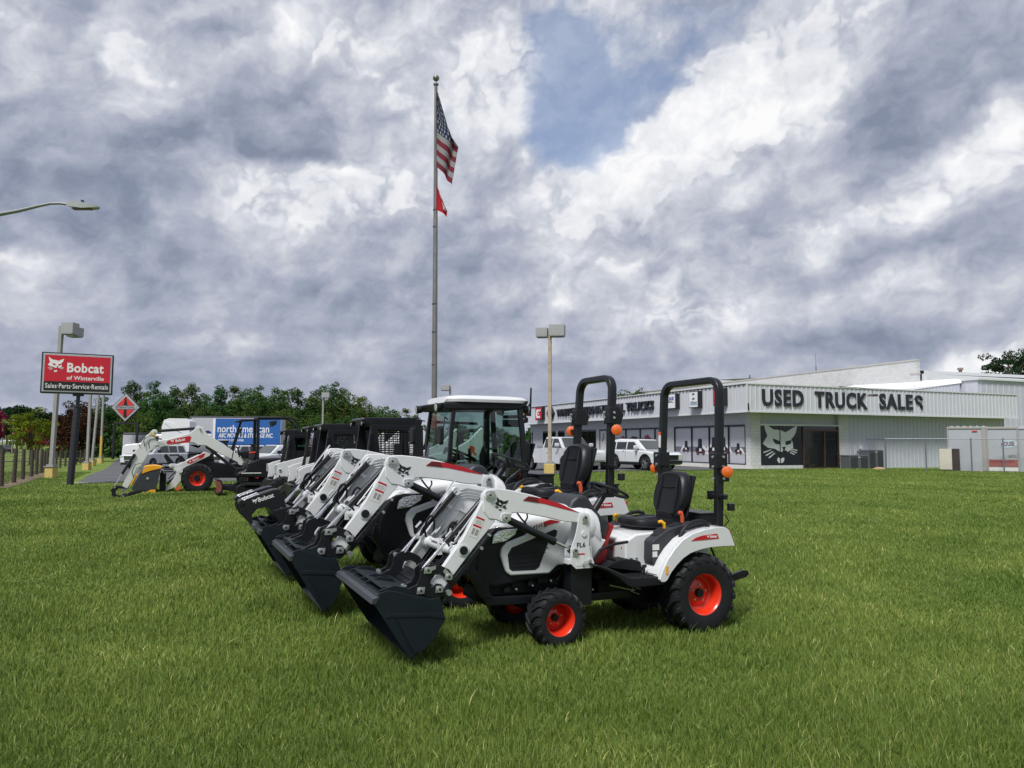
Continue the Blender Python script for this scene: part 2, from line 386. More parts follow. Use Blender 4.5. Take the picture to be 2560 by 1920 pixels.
def thing(name, label, cat, loc=(0, 0, 0), rz=0.0, group=None, sc_=1.0):
    o = bpy.data.objects.new(name, None); col.objects.link(o)
    o.location = loc; o.rotation_euler = (0, 0, rz); o.scale = (sc_, sc_, sc_)
    o.empty_display_size = .2
    o['label'] = label; o['category'] = cat
    if group: o['group'] = group
    return o
def tag(o, label=None, cat=None, group=None, kind=None):
    if label: o['label'] = label
    if cat: o['category'] = cat
    if group: o['group'] = group
    if kind: o['kind'] = kind
    return o
def kids(o): return [c for c in bpy.data.objects if c.parent == o]
def copy_tree(o, parent=None, **over):
    c = o.copy(); col.objects.link(c)
    if parent is not None: c.parent = parent
    for k, q in over.items(): c[k] = q
    for ch in kids(o): copy_tree(ch, c)
    return c
# lettering: real extruded letters. dir_ = reading direction, up = letter up, nrm = outwards
def text_mb(s, size=1.0, depth=.01, bold=.0, width=None, shear=0.0, align='LEFT', space=1.0):
    cu = bpy.data.curves.new('t', 'FONT'); cu.body = s; cu.size = size; cu.extrude = depth/2; cu.offset = bold; cu.shear = shear
    cu.align_x = align; cu.space_character = space; cu.resolution_u = 3
    o = bpy.data.objects.new('t', cu); col.objects.link(o)
    dg = bpy.context.evaluated_depsgraph_get(); dg.update()
    me = bpy.data.meshes.new_from_object(o.evaluated_get(dg))
    vs = [tuple(v.co) for v in me.vertices]; fs = [tuple(p.vertices) for p in me.polygons]
    bpy.data.objects.remove(o); bpy.data.curves.remove(cu); bpy.data.meshes.remove(me)
    if width and vs:
        xs = [v[0] for v in vs]; w = max(xs)-min(xs); k = width/w; m0 = min(xs)
        base = 0 if align == 'LEFT' else -width/2
        vs = [((v[0]-m0)*k+base, v[1], v[2]) for v in vs]
    return vs, fs
def frame(o, dir_, up):
    d = Vector(dir_).normalized(); u = Vector(up); u = (u-d*u.dot(d)).normalized(); n = d.cross(u)
    m = Matrix((d, u, n)).transposed().to_4x4(); m.translation = Vector(o)
    return m          # local x = reading direction, y = up, z = outwards
def letters(s, o, dir_, up, m, parent, name='lettering', **k):
    vs, fs = text_mb(s, **k)
    b = MB(); b.add(vs, fs, False, frame(o, dir_, up))
    return b.build(name, m, parent)
def flat(mb, polys, o, dir_, up, depth=.003, sx=1.0, sy=None, z=0.0):
    """flat decal shapes of real thickness; polys in (u,v)"""
    F = frame(o, dir_, up); sy = sy or sx
    for p in polys:
        n = len(p)
        vs = [(a*sx, b*sy, z) for a, b in p]+[(a*sx, b*sy, z+depth) for a, b in p]
        mb.add(vs, [tuple(range(n))[::-1], tuple(range(n, 2*n))]+[(i, (i+1) % n, (i+1) % n+n, i+n) for i in range(n)], False, F)
    return mb
def rect(a, b, c, d): return [(a, c), (b, c), (b, d), (a, d)]
# the cat's head emblem, unit square (u right, v up)
_c = lambda L: [((x-172)/266, (915-y)/266) for x, y in L]
CATH = [_c([(180, 660), (200, 680), (232, 700), (258, 713), (303, 713), (345, 728), (372, 716), (410, 697), (438, 685), (424, 730), (406, 755), (388, 768), (400, 790), (402, 822), (385, 834), (356, 848), (352, 838), (322, 838), (318, 846), (300, 846), (262, 828), (210, 822), (172, 798), (190, 772), (208, 752), (192, 715)]),
        _c([(276, 897), (286, 880), (302, 888), (330, 880), (332, 898), (318, 913), (290, 914)])]
CATW = [_c([(173, 848), (232, 832), (236, 836), (178, 854)]), _c([(190, 866), (246, 842), (252, 846), (196, 872)]), _c([(212, 880), (258, 852), (264, 856), (218, 886)]),
        _c([(391, 826), (436, 836), (433, 842), (388, 831)]), _c([(386, 836), (430, 850), (427, 856), (383, 842)]), _c([(378, 846), (412, 860), (409, 866), (374, 851)])]
CATE = [_c([(247, 764), (300, 782), (303, 802), (268, 799), (254, 786)]), _c([(344, 783), (392, 774), (386, 795), (356, 806), (343, 803)]), _c([(316, 817), (346, 815), (336, 838), (326, 838)])]
def cat_logo(o, dir_, up, size, m_head, m_eye, parent, whisk=True, th=.003):
    b = MB(); flat(b, CATH+(CATW if whisk else []), o, dir_, up, th, size); h = b.build('cat_emblem', m_head, parent)
    b = MB(); flat(b, CATE, o, dir_, up, th*.8, size, z=th*.8); b.build('emblem_eyes', m_eye, parent)
    return h
# ------------------------------------------------------------------ ground
def grassmat(name, fac=1.0):
    m = bpy.data.materials.new(name); m.use_nodes = True
    nt = m.node_tree; p = nt.nodes['Principled BSDF']; L = nt.links
    t = nt.nodes.new('ShaderNodeNewGeometry')
    def nz(s, d, r=.55):
        n = nt.nodes.new('ShaderNodeTexNoise'); n.inputs['Scale'].default_value = s; n.inputs['Detail'].default_value = d; n.inputs['Roughness'].default_value = r
        L.new(t.outputs['Position'], n.inputs['Vector']); return n.outputs['Fac']
    r1 = nt.nodes.new('ShaderNodeValToRGB'); L.new(nz(.35, 5, .6), r1.inputs[0])
    e = r1.color_ramp.elements; e[0].position = .32; e[0].color = (.112*fac, .172*fac, .032*fac, 1); e[1].position = .68; e[1].color = (.166*fac, .230*fac, .052*fac, 1)
    r2 = nt.nodes.new('ShaderNodeValToRGB'); L.new(nz(14, 6, .7), r2.inputs[0])
    e = r2.color_ramp.elements; e[0].position = .3; e[0].color = (.55, .55, .5, 1); e[1].position = .72; e[1].color = (1.35, 1.3, 1.25, 1)
    mx = nt.nodes.new('ShaderNodeMixRGB'); mx.blend_type = 'MULTIPLY'; mx.inputs[0].default_value = 1
    L.new(r1.outputs[0], mx.inputs[1]); L.new(r2.outputs[0], mx.inputs[2])
    L.new(mx.outputs[0], p.inputs['Base Color']); p.inputs['Roughness'].default_value = .8; p.inputs['Specular IOR Level'].default_value = .15
    b = nt.nodes.new('ShaderNodeBump'); b.inputs['Strength'].default_value = .8; b.inputs['Distance'].default_value = .05
    L.new(nz(30, 5, .7), b.inputs['Height']); L.new(b.outputs[0], p.inputs['Normal'])
    MATS[name] = m
    return m
GROUND = grassmat('turf_ground')
def grid_sheet(name, xs, ys, fz, m, **tags):
    vs = [(x, y, fz(x, y)) for y in ys for x in xs]; nx = len(xs)
    fs = [(j*nx+i, j*nx+i+1, (j+1)*nx+i+1, (j+1)*nx+i) for j in range(len(ys)-1) for i in range(nx-1)]
    b = MB(); b.add(vs, fs, True); return b.build(name, m, None, **tags)
def lin(a, b, n): return [a+(b-a)*i/n for i in range(n+1)]
xs = [-900, -400, -200, -120]+lin(-80, 60, 140)+[100, 200, 400, 900]
ys = [-200, -60]+lin(-20, 90, 110)+[110, 140, 200, 400, 1500]
grid_sheet('ground', xs, ys, gz, GROUND, kind='structure')
# cab and grapple of the third tractor (same local frame as the tractors)
def make_cab(t):
    b = MB()
    for sg in (1, -1):
        b.tube([(.985, .45*sg, .95), (.975, .46*sg, 1.16), (.955, .46*sg, 1.5), (.92, .45*sg, 1.76)], .03, sq=(.05, .045))
        b.tube([(.03, .46*sg, .85), (.02, .47*sg, 1.16), (.05, .47*sg, 1.5), (.075, .45*sg, 1.76)], .03, sq=(.055, .06))
        b.tube([(.985, .45*sg, .95), (.80, .47*sg, .62), (.50, .48*sg, .56)], .02, sq=(.04, .04))
        b.tube([(.50, .48*sg, .56), (.25, .50*sg, .95), (.03, .48*sg, 1.10)], .02, sq=(.04, .04))
        b.tube([(.02, .47*sg, 1.13), (-.03, .47*sg, 1.06)], .02, sq=(.10, .05))
    b.tube([(.975, -.45, 1.12), (.985, 0, 1.12), (.975, .45, 1.12)], .02, sq=(.04, .06))
    b.tube([(.02, -.46, 1.12), (.02, .46, 1.12)], .02, sq=(.05, .08))
    b.box(.02, .95, -.46, .46, .52, .57)
    b.build('cab_frame', BLACK, t, .006)
    b = MB(); b.prism([(1.08, 1.80), (1.04, 1.725), (.90, 1.725), (.10, 1.74), (.0, 1.78), (-.04, 1.845), (.2, 1.83), (.95, 1.81)], -.49, .49)
    b.build('roof_band', BLK2, t, .02)
    b = MB(); rings = []
    for z, g in ((1.815, 1.0), (1.845, 1.012), (1.865, .99), (1.88, .93), (1.895, .7), (1.90, .3)):
        ring = []
        for j in range(32):
            a = 2*PI*j/32; c_, s_ = math.cos(a), math.sin(a)
            x = .475+.525*g*math.copysign(abs(c_)**.3, c_); y = .515*g*math.copysign(abs(s_)**.3, s_)
            zz = z-(.035 if (z < 1.85 and x > 1.0) else 0)
            ring.append((x, y, zz))
        rings.append(ring)
    b.loft(rings); b.build('cab_roof', WHITE, t)
    for sg in (1, -1):
        b = MB(); b.add([(.965, .462*sg, 1.14), (.94, .465*sg, 1.5), (.905, .455*sg, 1.725), (.095, .455*sg, 1.735), (.06, .472*sg, 1.5), (.04, .475*sg, 1.14), (.26, .49*sg, .97), (.51, .485*sg, .60), (.79, .475*sg, .66)], [(0, 1, 2, 3, 4, 5, 6, 7, 8)])
        b.build('side_window', GLASS, t)
        b = MB(); b.tube([(1.0, .46*sg, 1.62), (1.07, .56*sg, 1.64), (1.09, .58*sg, 1.52)], .008, 6)
        mb_ = b.build('mirror_arm', BLACK, t)
        b = MB(); b.loft([[(1.125+.012*k, .565*sg+yy*sg, 1.445+zz) for yy, zz in ((-.055, -.085), (.05, -.10), (.07, -.06), (.07, .08), (.04, .10), (-.05, .095), (-.065, .05), (-.065, -.06))] for k in (-2, 2)], smooth=False)
        b.build('mirror', BLK2, mb_, .008)
        for x, dx in ((1.06, .07), (.02, -.07)):
            b = MB(); b.cyl((x, .40*sg, 1.755), (x+dx, .41*sg, 1.748), .040, 18, .048); wl = b.build('work_lamp', BLACK, t)
            b = MB(); b.cyl((x+dx, .41*sg, 1.748), (x+dx*1.1, .41*sg, 1.747), .040, 18); b.build('lamp_glass', LENS, wl)
    b = MB(); b.add([(1.0, -.44, 1.14), (1.0, .44, 1.14), (.955, .45, 1.5), (.93, .44, 1.725), (.93, -.44, 1.725), (.955, -.45, 1.5)], [(0, 1, 2, 5), (5, 2, 3, 4)]); b.build('windscreen', GLASS, t)
    b = MB(); b.add([(.0, -.44, 1.14), (.0, .44, 1.14), (.03, .44, 1.735), (.03, -.44, 1.735)], [(0, 1, 2, 3)]); b.build('rear_window', GLASS, t)
    b = MB(); b.tube([(.90, .48, 1.18), (.90, .50, 1.22), (.89, .50, 1.32), (.89, .48, 1.36)], .011, 6); b.build('door_handle', BLACK, t)
    b = MB(); b.box(.06, .26, .34, .45, 1.55, 1.63); b.tube([(.3, -.42, 1.60), (.85, -.42, 1.61)], .018, 8); b.box(.13, .21, -.44, -.40, 1.1, 1.74); b.box(.5, .9, -.40, .36, 1.04, 1.10)
    b.tube([(.62, .2, 1.15), (.6, .1, 1.3)], .02, 6)
    b.build('cab_interior', BLACK, t, .006)
    b = MB(); b.tube([(.02, -.2, 1.68), (-.30, -.2, 1.69)], .03, sq=(.05, .04)); b.prism([(-.27, 1.70), (-.375, 1.695), (-.385, 2.04), (-.365, 2.05), (-.355, 1.86), (-.30, 1.78)], -.21, -.195); b.prism([(-.29, 1.68), (-.33, 1.68), (-.33, 1.62), (-.24, 1.60)], -.21, -.19)
    b.build('rear_marker_bracket', BLACK, t, .003)
    b = MB(); b.cyl((-.24, -.225, 1.74), (-.24, -.18, 1.74), .033, 14); b.build('amber_reflector', AMBER, t)
def make_grapple(t):
    b = MB()
    hook = [(3.0, .78), (2.965, .815), (2.90, .835), (2.72, .895), (2.66, .905), (2.61, .83), (2.58, .72), (2.55, .60), (2.66, .62), (2.70, .70), (2.78, .735), (2.86, .715), (2.905, .66), (2.895, .61), (2.90, .565), (2.96, .62), (3.01, .70)]
    for y in (.17, .34): b.prism(hook, y-.012, y+.012)
    for y in (-.17, -.34): b.prism(hook, y-.012, y+.012)
    for sg in (1, -1):
        b.prism([(2.90, .84), (2.72, .90), (2.66, .905), (2.66, .89), (2.9, .825)], .17*sg, .34*sg)
        b.cyl((3.0, .15*sg, .78), (3.0, .36*sg, .78), .028, 12); b.cyl((2.62, .13*sg, .70), (2.62, .38*sg, .70), .03, 12)
    b.prism([(2.62, .52), (2.72, .70), (2.55, .74), (2.48, .60)], -.42, .42)
    g = b.build('grapple', BLACK, t, .004)
    for y in (.17, .34, -.17, -.34):
        b = MB(); b.tube([(2.985, y-.03, .80), (2.84, y-.03, .855)], .013, 10); b.build('grapple_rod', CHROME, g)
    letters('Bobcat', (2.845, .3525, .785), (-1, 0, .32), (0, 0, 1), WINK, g, 'grapple_lettering', size=.06, depth=.002, bold=.001, width=.15)
    cat_logo((2.895, .3525, .765), (-1, 0, .32), (0, 0, 1), .05, WINK, BLACK, g, False, .002)
# ------------------------------------------------------------------ compact tractors (local: x forward, y left, z up, origin under the rear axle)
HX, HY = -math.cos(.427), -math.sin(.427)
def mirror(pts): return [(x, -y, z) for x, y, z in pts]
def make_wheel(parent, c, rad, wid, rim, side, lugs=20, hubr=.04, dish=.5, m_rim=None, nb=5, lugh=.02):
    """tyre with bar tread; side = +1 left. local to wheel centre"""
    w = thing_part('wheel', parent, c)
    h = wid/2
    prof = [(rim*.98, -h*.78), (rim*1.03, -h*.9), ((rim+rad)/2, -h*1.02), (rad*.93, -h*.93), (rad*.985, -h*.72), (rad, -h*.3), (rad, h*.3), (rad*.985, h*.72), (rad*.93, h*.93), ((rim+rad)/2, h*1.02), (rim*1.03, h*.9), (rim*.98, h*.78)]
    b = MB(); b.lathe(prof, (0, 0, 0), 'y', 44, close=True)
    for s in (-1, 1):
        for k in range(lugs):
            a0 = 2*PI*(k+(.5 if s < 0 else 0))/lugs
            path = [(.02, 0, 1.0), (.35, .10, 1.0), (.72, .24, .99), (.95, .30, .955), (1.04, .30, .90)]
            rings = []
            for (yy, sk, rr) in path:
                a = a0+sk; da = .42*PI/lugs
                ring = []
                for (dd, up) in ((-1, 0), (1, 0), (.8, 1), (-.8, 1)):
                    aa = a+dd*da; r_ = rad*rr-.012+(lugh+.012)*up*(1 if yy < 1 else .35)
                    ring.append((r_*math.cos(aa), s*h*yy*(1 if yy < 1 else 1), r_*math.sin(aa)))
                rings.append(ring)
            b.loft(rings, True, True, False)
    b.build('tyre', RUB, w)
    o = side
    t = h*.86
    d_in = t-wid*dish
    prof = [(rim*1.0, t*o), (rim*1.03, (t+.004)*o), (rim*.97, (t-.006)*o), (rim*.93, (t-.02)*o), (rim*.90, (t-.045)*o), (rim*.84, (d_in+.012)*o), (rim*.72, d_in*o), (rim*.50, (d_in+.02)*o), (hubr*1.2, (d_in+.024)*o), (.001, (d_in+.024)*o)]
    b = MB(); b.lathe(prof, (0, 0, 0), 'y', 40, close=True)
    prof2 = [(rim*.98, -t*o), (rim*.9, (-t+.03)*o), (rim*.8, -.02*o), (rim*.7, (d_in-.01)*o), (.001, (d_in-.01)*o)]
    b.lathe(prof2, (0, 0, 0), 'y', 24, close=True)
    b.build('rim', m_rim or ORNG, w)
    b = MB(); b.cyl((0, (d_in+.015)*o, 0), (0, (d_in+.055)*o, 0), hubr, 20, hubr*.85)
    b.build('hub', BLACK, w)
    b = MB()
    for k in range(nb):
        a = 2*PI*k/nb+.4
        x, z = hubr*1.75*math.cos(a), hubr*1.75*math.sin(a)
        b.cyl((x, (d_in+.01)*o, z), (x, (d_in+.036)*o, z), .008*rad/.3, 6)
    b.build('wheel_nuts', STEEL, w)
    return w
SPLIT |= {'brick_pier', 'sign_text_bar', 'pilaster', 'window_head', 'control_lever', 'bolts', 'arm_pin', 'tower_pin', 'hydraulic_hoses', 'hose_fittings', 'bucket_bolts', 'hitch_pin', 'pin_hole', 'grease_cap', 'hinge_bolt', 'stand_pin', 'arm_boss', 'lever_stem', 'loader_subframe', 'hood_rear_fairing', 'bucket_rib', 'lever_gate', 'tread_ribs', 'console_label', 'tower_mark', 'seat_piping', 'backrest_bolster', 'rear_linkage', 'linkage_rod', 'quick_hitch_plate', 'amber_lens', 'wheel_nuts'}
SING |= {'bolts': 'bolt', 'hydraulic_hoses': 'hydraulic_hose', 'hose_fittings': 'hose_fitting', 'bucket_bolts': 'bucket_bolt', 'tread_ribs': 'tread_rib', 'wheel_nuts': 'wheel_nut'}
def thing_part(name, parent, loc=(0, 0, 0)):
    o = bpy.data.objects.new(name, None); col.objects.link(o); o.parent = parent; o.location = loc
    o.empty_display_size = .1
    return o
def bolt(b, p, r=.014, h=.02, s=1, ring=True):
    x, y, z = p
    b.cyl((x, y, z), (x, y+h*s, z), r, 10, r*.8)
    if ring: b.cyl((x, y, z), (x, y+h*.35*s, z), r*1.9, 14)
def disp(poly, f): return [f(*p) for p in poly]
def make_tractor(name, label, loc, phi, s, lift=0.0, rops=.445, model='1025', first='CT', arm_name='FL6', cab=False, grp=None, bw=.635, rx=0.0, grapple=False):
    before = set(bpy.data.objects)
    t = thing(name, label, 'tractor', loc, PI+phi, grp, s)
    def dz(x, z):              # the larger loaders sit flatter at the rear
        k = sstep(1.95, 1.15, x) if False else max(0, min(1, (1.95-x)/.75))
        return (x, z+lift*k)
    # ---- wheels
    for sd_ in (1, -1):
        make_wheel(t, (0, .47*sd_, .335), .335, .27, .178, sd_, 19, .042, .42)
        w = make_wheel(t, (1.42, .43*sd_, .225), .225, .22, .128, sd_, 18, .034, .62, lugh=.014)
        w.rotation_euler = (0, 0, 0)
    # ---- chassis
    b = MB()
    b.prism([(-.35, .26), (-.35, .50), (.55, .50), (.75, .40), (1.2, .44), (2.0, .46), (2.03, .36), (1.9, .30), (.9, .30), (.3, .20), (-.1, .20)], -.15, .15)
    b.cyl((0, -.36, .33), (0, .36, .33), .085, 16); b.cyl((0, .2, .33), (0, .36, .33), .12, 16)
    b.cyl((0, -.2, .33), (0, -.36, .33), .12, 16)
    b.box(1.36, 1.48, -.34, .34, .20, .29); b.cyl((1.42, -.36, .225), (1.42, .36, .225), .05, 12)
    b.box(-.2, .9, -.26, .26, .36, .47); b.box(1.02, 1.95, -.21, .21, .40, .50)
    b.prism([(-.15, .5), (.35, .5), (.3, .78), (-.28, .8)], -.3, .3)
    b.build('chassis', DARK, t, .012)
    # engine bits seen under the hood
    b = MB(); rnd = random.Random(7); b.box(.95, 1.85, -.2, .2, .42, .62)
    for k in range(26):
        x, z = rnd.uniform(.95, 1.8), rnd.uniform(.44, .60); y = rnd.uniform(.12, .24); q = rnd.uniform(.015, .05)
        for sg in (1, -1): b.box(x-q, x+q, y*sg-.03, y*sg+.03, z-q*.7, z+q*.7)
    for k in range(5):
        x = 1.0+.13*k
        for sg in (1, -1): b.tube([(x, .22*sg, .42), (x+.05, .26*sg, .5), (x-.03, .24*sg, .6)], .008, 6)
    b.cyl((1.12, .17, .58), (1.12, .27, .58), .05, 16)
    b.build('engine', DARK, t)
    b = MB()
    for x, y, z in ((1.38, .26, .50), (1.0, .24, .52), (1.55, .25, .47), (1.24, .27, .46), (1.7, .25, .45), (.98, .28, .40)):
        b.cyl((x, y, z), (x, y+.02, z), .009, 8); b.cyl((x, -y, z), (x, -y-.02, z), .009, 8)
    b.build('bolts', STEEL, t)
    # mid frame for the loader
    b = MB()
    for sg in (1, -1):
        b.box(1.06, 1.26, .30*sg-.04, .30*sg+.13*max(sg, -sg)*sg*.9, .30, .66)
        b.prism([(1.12, .30), (1.95, .33), (2.02, .44), (2.02, .50), (1.9, .40), (1.12, .37)], .22*sg, .25*sg)
        b.box(.55, 1.12, .22*sg-.03, .22*sg+.03, .29, .36)
        b.prism([(1.93, .40), (2.02, .40), (2.14, .62), (2.12, .70), (2.02, .58), (1.95, .50)], .24*sg, .27*sg)
    b.build('loader_subframe', BLACK, t, .006)
    # ---- nose and hood
    b = MB()
    prof = [(2.02, .50), (2.065, .58), (2.06, .72), (2.03, .82), (1.99, .89), (1.94, .945), (1.86, .965), (1.66, .975), (1.5, .95), (1.12, .9), (1.12, .62), (1.4, .53), (1.9, .47)]
    b.prism(prof, -.27, .27)
    b.build('nose_cowl', BLK2, t, .035, 3)
    b = MB()
    for k in range(9):
        z = .56+.032*k
        b.box(2.058-.004*max(0, k-4), 2.074-.004*max(0, k-4), -.17, .17, z, z+.012)
    b.build('grille', BLACK, t)
    b = MB(); rings = []
    for x, zt, w, zs in ((1.985, .925, .10, .905), (1.95, .955, .19, .90), (1.88, .995, .235, .93), (1.75, 1.035, .262, .95), (1.55, 1.08, .278, .965), (1.3, 1.12, .29, .97), (1.08, 1.14, .305, .93), (.96, 1.12, .315, .88), (.91, 1.08, .315, .83)):
        ring = []
        for k in range(17):
            a = PI*k/16
            c_, s_ = math.cos(a), math.sin(a)
            yy = w*math.copysign(abs(c_)**.62, c_); zz = zs+(zt-zs)*abs(s_)**.62
            ring.append((x, yy, zz))
        for k in range(17):
            yy = ring[16-k][1]*.96; zz = ring[16-k][2]-.03
            ring.append((x, yy, zz))
        rings.append(ring)
    b.loft(rings, True, True, True)
    hood = b.build('hood', WHITE, t)
    for sg in (1, -1):
        b = MB()
        outer = [(1.86, .74), (1.85, .80), (1.80, .845), (1.62, .90), (1.58, .96), (1.30, 1.0), (1.08, 1.03), (.98, 1.01), (.92, .95), (.89, .88), (.885, .83), (.84, .82), (.90, .74), (1.0, .63), (1.33, .63), (1.41, .565), (1.77, .57), (1.81, .60)]
        b.prism(outer, .262*sg, .305*sg)
        pn = b.build('hood_side_panel', WHITE, t, .016, 3)
        b = MB()
        vent = [(1.80, .745), (1.765, .80), (1.36, .935), (1.335, .92), (1.345, .875), (1.42, .83), (1.51, .625), (1.545, .605), (1.76, .61), (1.785, .63)]
        b.prism(vent, .300*sg, .3085*sg)
        for k in range(7):
            z = .64+.035*k; xa = 1.50-.012*k*2; 
            b.box(xa-.0+.02, 1.755+.004*k-.01, (.3085*sg if sg > 0 else -.3125), (.3125 if sg > 0 else -.3085), z, z+.006) if k < 5 else None
        b.build('side_vent', BLK2, t, .004)
        b = MB()
        hl = [(1.945, .825), (1.93, .90), (1.885, .945), (1.80, .962), (1.655, .968), (1.685, .91), (1.80, .845)]
        b.prism(hl, .255*sg, .278*sg)
        hb = b.build('headlight_bezel', BLK2, t, .006)
        b = MB()
        hl2 = [(1.93, .838), (1.915, .905), (1.875, .938), (1.80, .950), (1.70, .952), (1.72, .905), (1.81, .852)]
        b.prism(hl2, .272*sg, .286*sg)
        b.prism([(1.92, .845), (1.90, .90), (1.86, .925), (1.84, .86)], .280*sg, .292*sg)
        b.prism([(1.82, .86), (1.83, .925), (1.76, .94), (1.74, .90)], .280*sg, .291*sg)
        b.build('headlight', LENS, hb, .006)
        # model decal
        q = 1 if sg > 0 else -1
        d_ = (-1, 0, 0) if sg > 0 else (1, 0, 0)
        b = MB(); b.prism([(1.655, .905), (1.62, .955), (1.43, 1.012), (1.40, 1.018), (1.30, 1.0), (1.40, .978), (1.56, .93)], .303*q, .3075*q)
        b.build('hood_stripe', RED, t)
        b = MB(); b.prism([(1.655, .905), (1.63, .945), (1.46, .995), (1.44, .962), (1.56, .93)], .3065*q, .3095*q)
        b.build('model_badge', INK, t)
        letters(first+model, (1.615 if q > 0 else 1.44, .3085*q, .918 if q > 0 else .96), (d_[0], 0, .27*q), (0, 0, 1), WINK, t, 'model_lettering', size=.058, depth=.003, bold=.0016, width=.165, shear=.25)
        b = MB(); b.ball((.95, .15*sg, .96), .19, 14, 1.0, .93, 1.0)
    b = MB()
    for sg in (1, -1): b.ball((1.02, .17*sg, .93), .175, 16, .9, .9, 1.05)
    b.build('hood_rear_fairing', WHITE, t)
    # ---- dash cowl, column, wheel
    b = MB()
    b.prism([(1.2, 1.06), (1.15, 1.165), (1.09, 1.21), (1.02, 1.215), (.97, 1.18), (.91, 1.09), (.83, 1.01), (.755, .975), (.81, .82), (.87, .83), (.95, .9), (1.1, .95)], -.235, .235)
    b.build('dash_cowl', GREY, t, .035, 3)
    b = MB(); b.prism([(.76, .96), (.70, .93), (.76, .80), (.80, .60), (.97, .60), (.95, .8), (.88, .9)], -.21, .21)
    b.build('red_fairing', mat('red_panel', (.30, .01, .015), .45), t, .01)
    b = MB(); b.tube([(.84, 0, .98), (.68, 0, 1.20)], .032, 12); b.box(.60, .72, -.05, .05, 1.17, 1.22)
    b.tube([(.74, 0, 1.16), (.70, -.2, 1.2)], .008, 6)
    b.build('steering_column', BLACK, t, .004)
    b = MB(); nrm = Vector((-.38, 0, .92)).normalized(); c0 = Vector((.63, 0, 1.235)); u = nrm.cross(Vector((0, 1, 0))).normalized(); w_ = Vector((0, 1, 0))
    ring = [tuple(c0+u*.185*math.cos(2*PI*k/32)+w_*.185*math.sin(2*PI*k/32)) for k in range(33)]
    b.tube(ring, .014, 8, cap=False)
    for a in (.3, PI*.72, -PI*.62): b.tube([tuple(c0-nrm*.03), tuple(c0+u*.18*math.cos(a)+w_*.18*math.sin(a))], .012, 6)
    b.cyl(tuple(c0-nrm*.05), tuple(c0+nrm*.002), .05, 16)
    kb = tuple(c0+u*-.17+w_*-.05+nrm*.0); b.cyl(kb, tuple(Vector(kb)-nrm*.06), .018, 10)
    b.build('steering_wheel', BLK2, t)
    # ---- floor
    for sg in (1, -1):
        b = MB(); b.prism([(.42, .515), (.60, .525), (.75, .525), (.88, .58), (1.0, .63), (1.10, .66), (1.12, .645), (1.0, .60), (.88, .53), (.78, .45), (.74, .44), (.42, .445)], .17*sg, .57*sg)
        b.prism([(.50, .525), (.52, .62), (.60, .645), (.74, .648), (.82, .625), (.9, .59)], .17*sg, .36*sg)
        fb = b.build('footboard', BLK2, t, .014, 2)
        b = MB()
        for k in range(6): b.box(.46+.05*k, .48+.05*k, .38*sg-.0, .54*sg, .522, .530)
        for k in range(5): b.box(.54+.055*k, .56+.055*k, .20*sg, .34*sg, .645, .652)
        b.build('tread_ribs', BLK2, fb)
        b = MB(); b.tube([(1.06, .42*sg, .66), (.99, .44*sg, .76), (.86, .44*sg, .80), (.70, .42*sg, .81)], .013, 8)
        b.build('grab_rail', BLACK, t)
    b = MB(); b.prism([(.66, .56), (.665, .80), (.55, .86), (.38, .87), (-.25, .87), (-.28, .56)], -.33, .33)
    b.build('seat_platform', WHITE, t, .02)
    b = MB()
    flat(b, [rect(0, .055, 0, .075)], (.43, .405, .63), (-1, 0, 0), (0, 0, 1), .003)
    b.build('warning_label', LABEL, t)
    # small things on the platform
    b = MB(); b.tube([(.62, .30, .74), (.665, .26, .74)], .012, 8); b.box(.655, .675, .10, .13, .70, .78)
    b.build('red_knob', mat('red_knob', (.35, .03, .02), .4), t)
    b = MB(); b.prism([(.53, .52), (.54, .60), (.50, .60), (.49, .585), (.51, .57), (.51, .52)], .40, .41); b.tube([(.56, .30, .66), (.54, .33, .58)], .008, 6)
    b.build('pedal_lever', BLACK, t)
    b = MB(); b.prism([(.70, .63), (.70, .76), (.76, .76), (.78, .64)], -.28, -.16); b.build('washer_bottle', mat('bottle_plastic', (.55, .50, .38), .5), t, .01)
    b = MB(); b.prism([(.47, .80), (.60, .83), (.74, .70), (.72, .63), (.60, .66), (.50, .76)], -.42, -.24); b.box(.52, .62, -.40, -.28, .83, .86)
    b.build('valve_box', BLK2, t, .015)
    # ---- fenders, consoles
    for sg in (1, -1):
        b = MB()
        up = [(.49, .50), (.455, .58), (.40, .67), (.33, .75), (.24, .825), (.13, .875), (.0, .905), (-.12, .92), (-.22, .92), (-.27, .895), (-.30, .84), (-.335, .755)]
        lo = [(-.335, .745), (-.2, .748), (-.06, .745), (.06, .73), (.16, .705), (.24, .665), (.31, .61), (.37, .55), (.41, .49), (.435, .475), (.47, .475)]
        b.prism(up+lo, .56*sg, .60*sg)
        top = up+[(-.325, .755), (-.285, .84), (-.26, .88), (-.215, .9), (-.12, .9), (0, .885), (.125, .855), (.23, .805), (.315, .735), (.385, .66), (.44, .575), (.475, .50)]
        b.prism(top, .31*sg, .575*sg)
        b.build('fender', WHITE, t, .022, 3)
        b = MB(); b.prism([(.47, .64), (.465, .79), (.45, .815), (.30, .90), (.15, .935), (-.05, .95), (-.18, .945), (-.2, .93), (.0, .915), (.13, .885), (.25, .83), (.35, .745), (.42, .66), (.44, .61), (.46, .60)], .29*sg, .46*sg)
        cs = b.build('console', GREY, t, .014, 2)
        b = MB(); b.prism([(.40, .848), (.30, .905), (.29, .90), (.39, .843)], .33*sg, .42*sg); b.prism([(.22, .925), (.10, .951), (.10, .945), (.22, .918)], .32*sg, .41*sg)
        b.build('lever_gate', INK, cs)
        b = MB()
        px = .27 if sg > 0 else .30
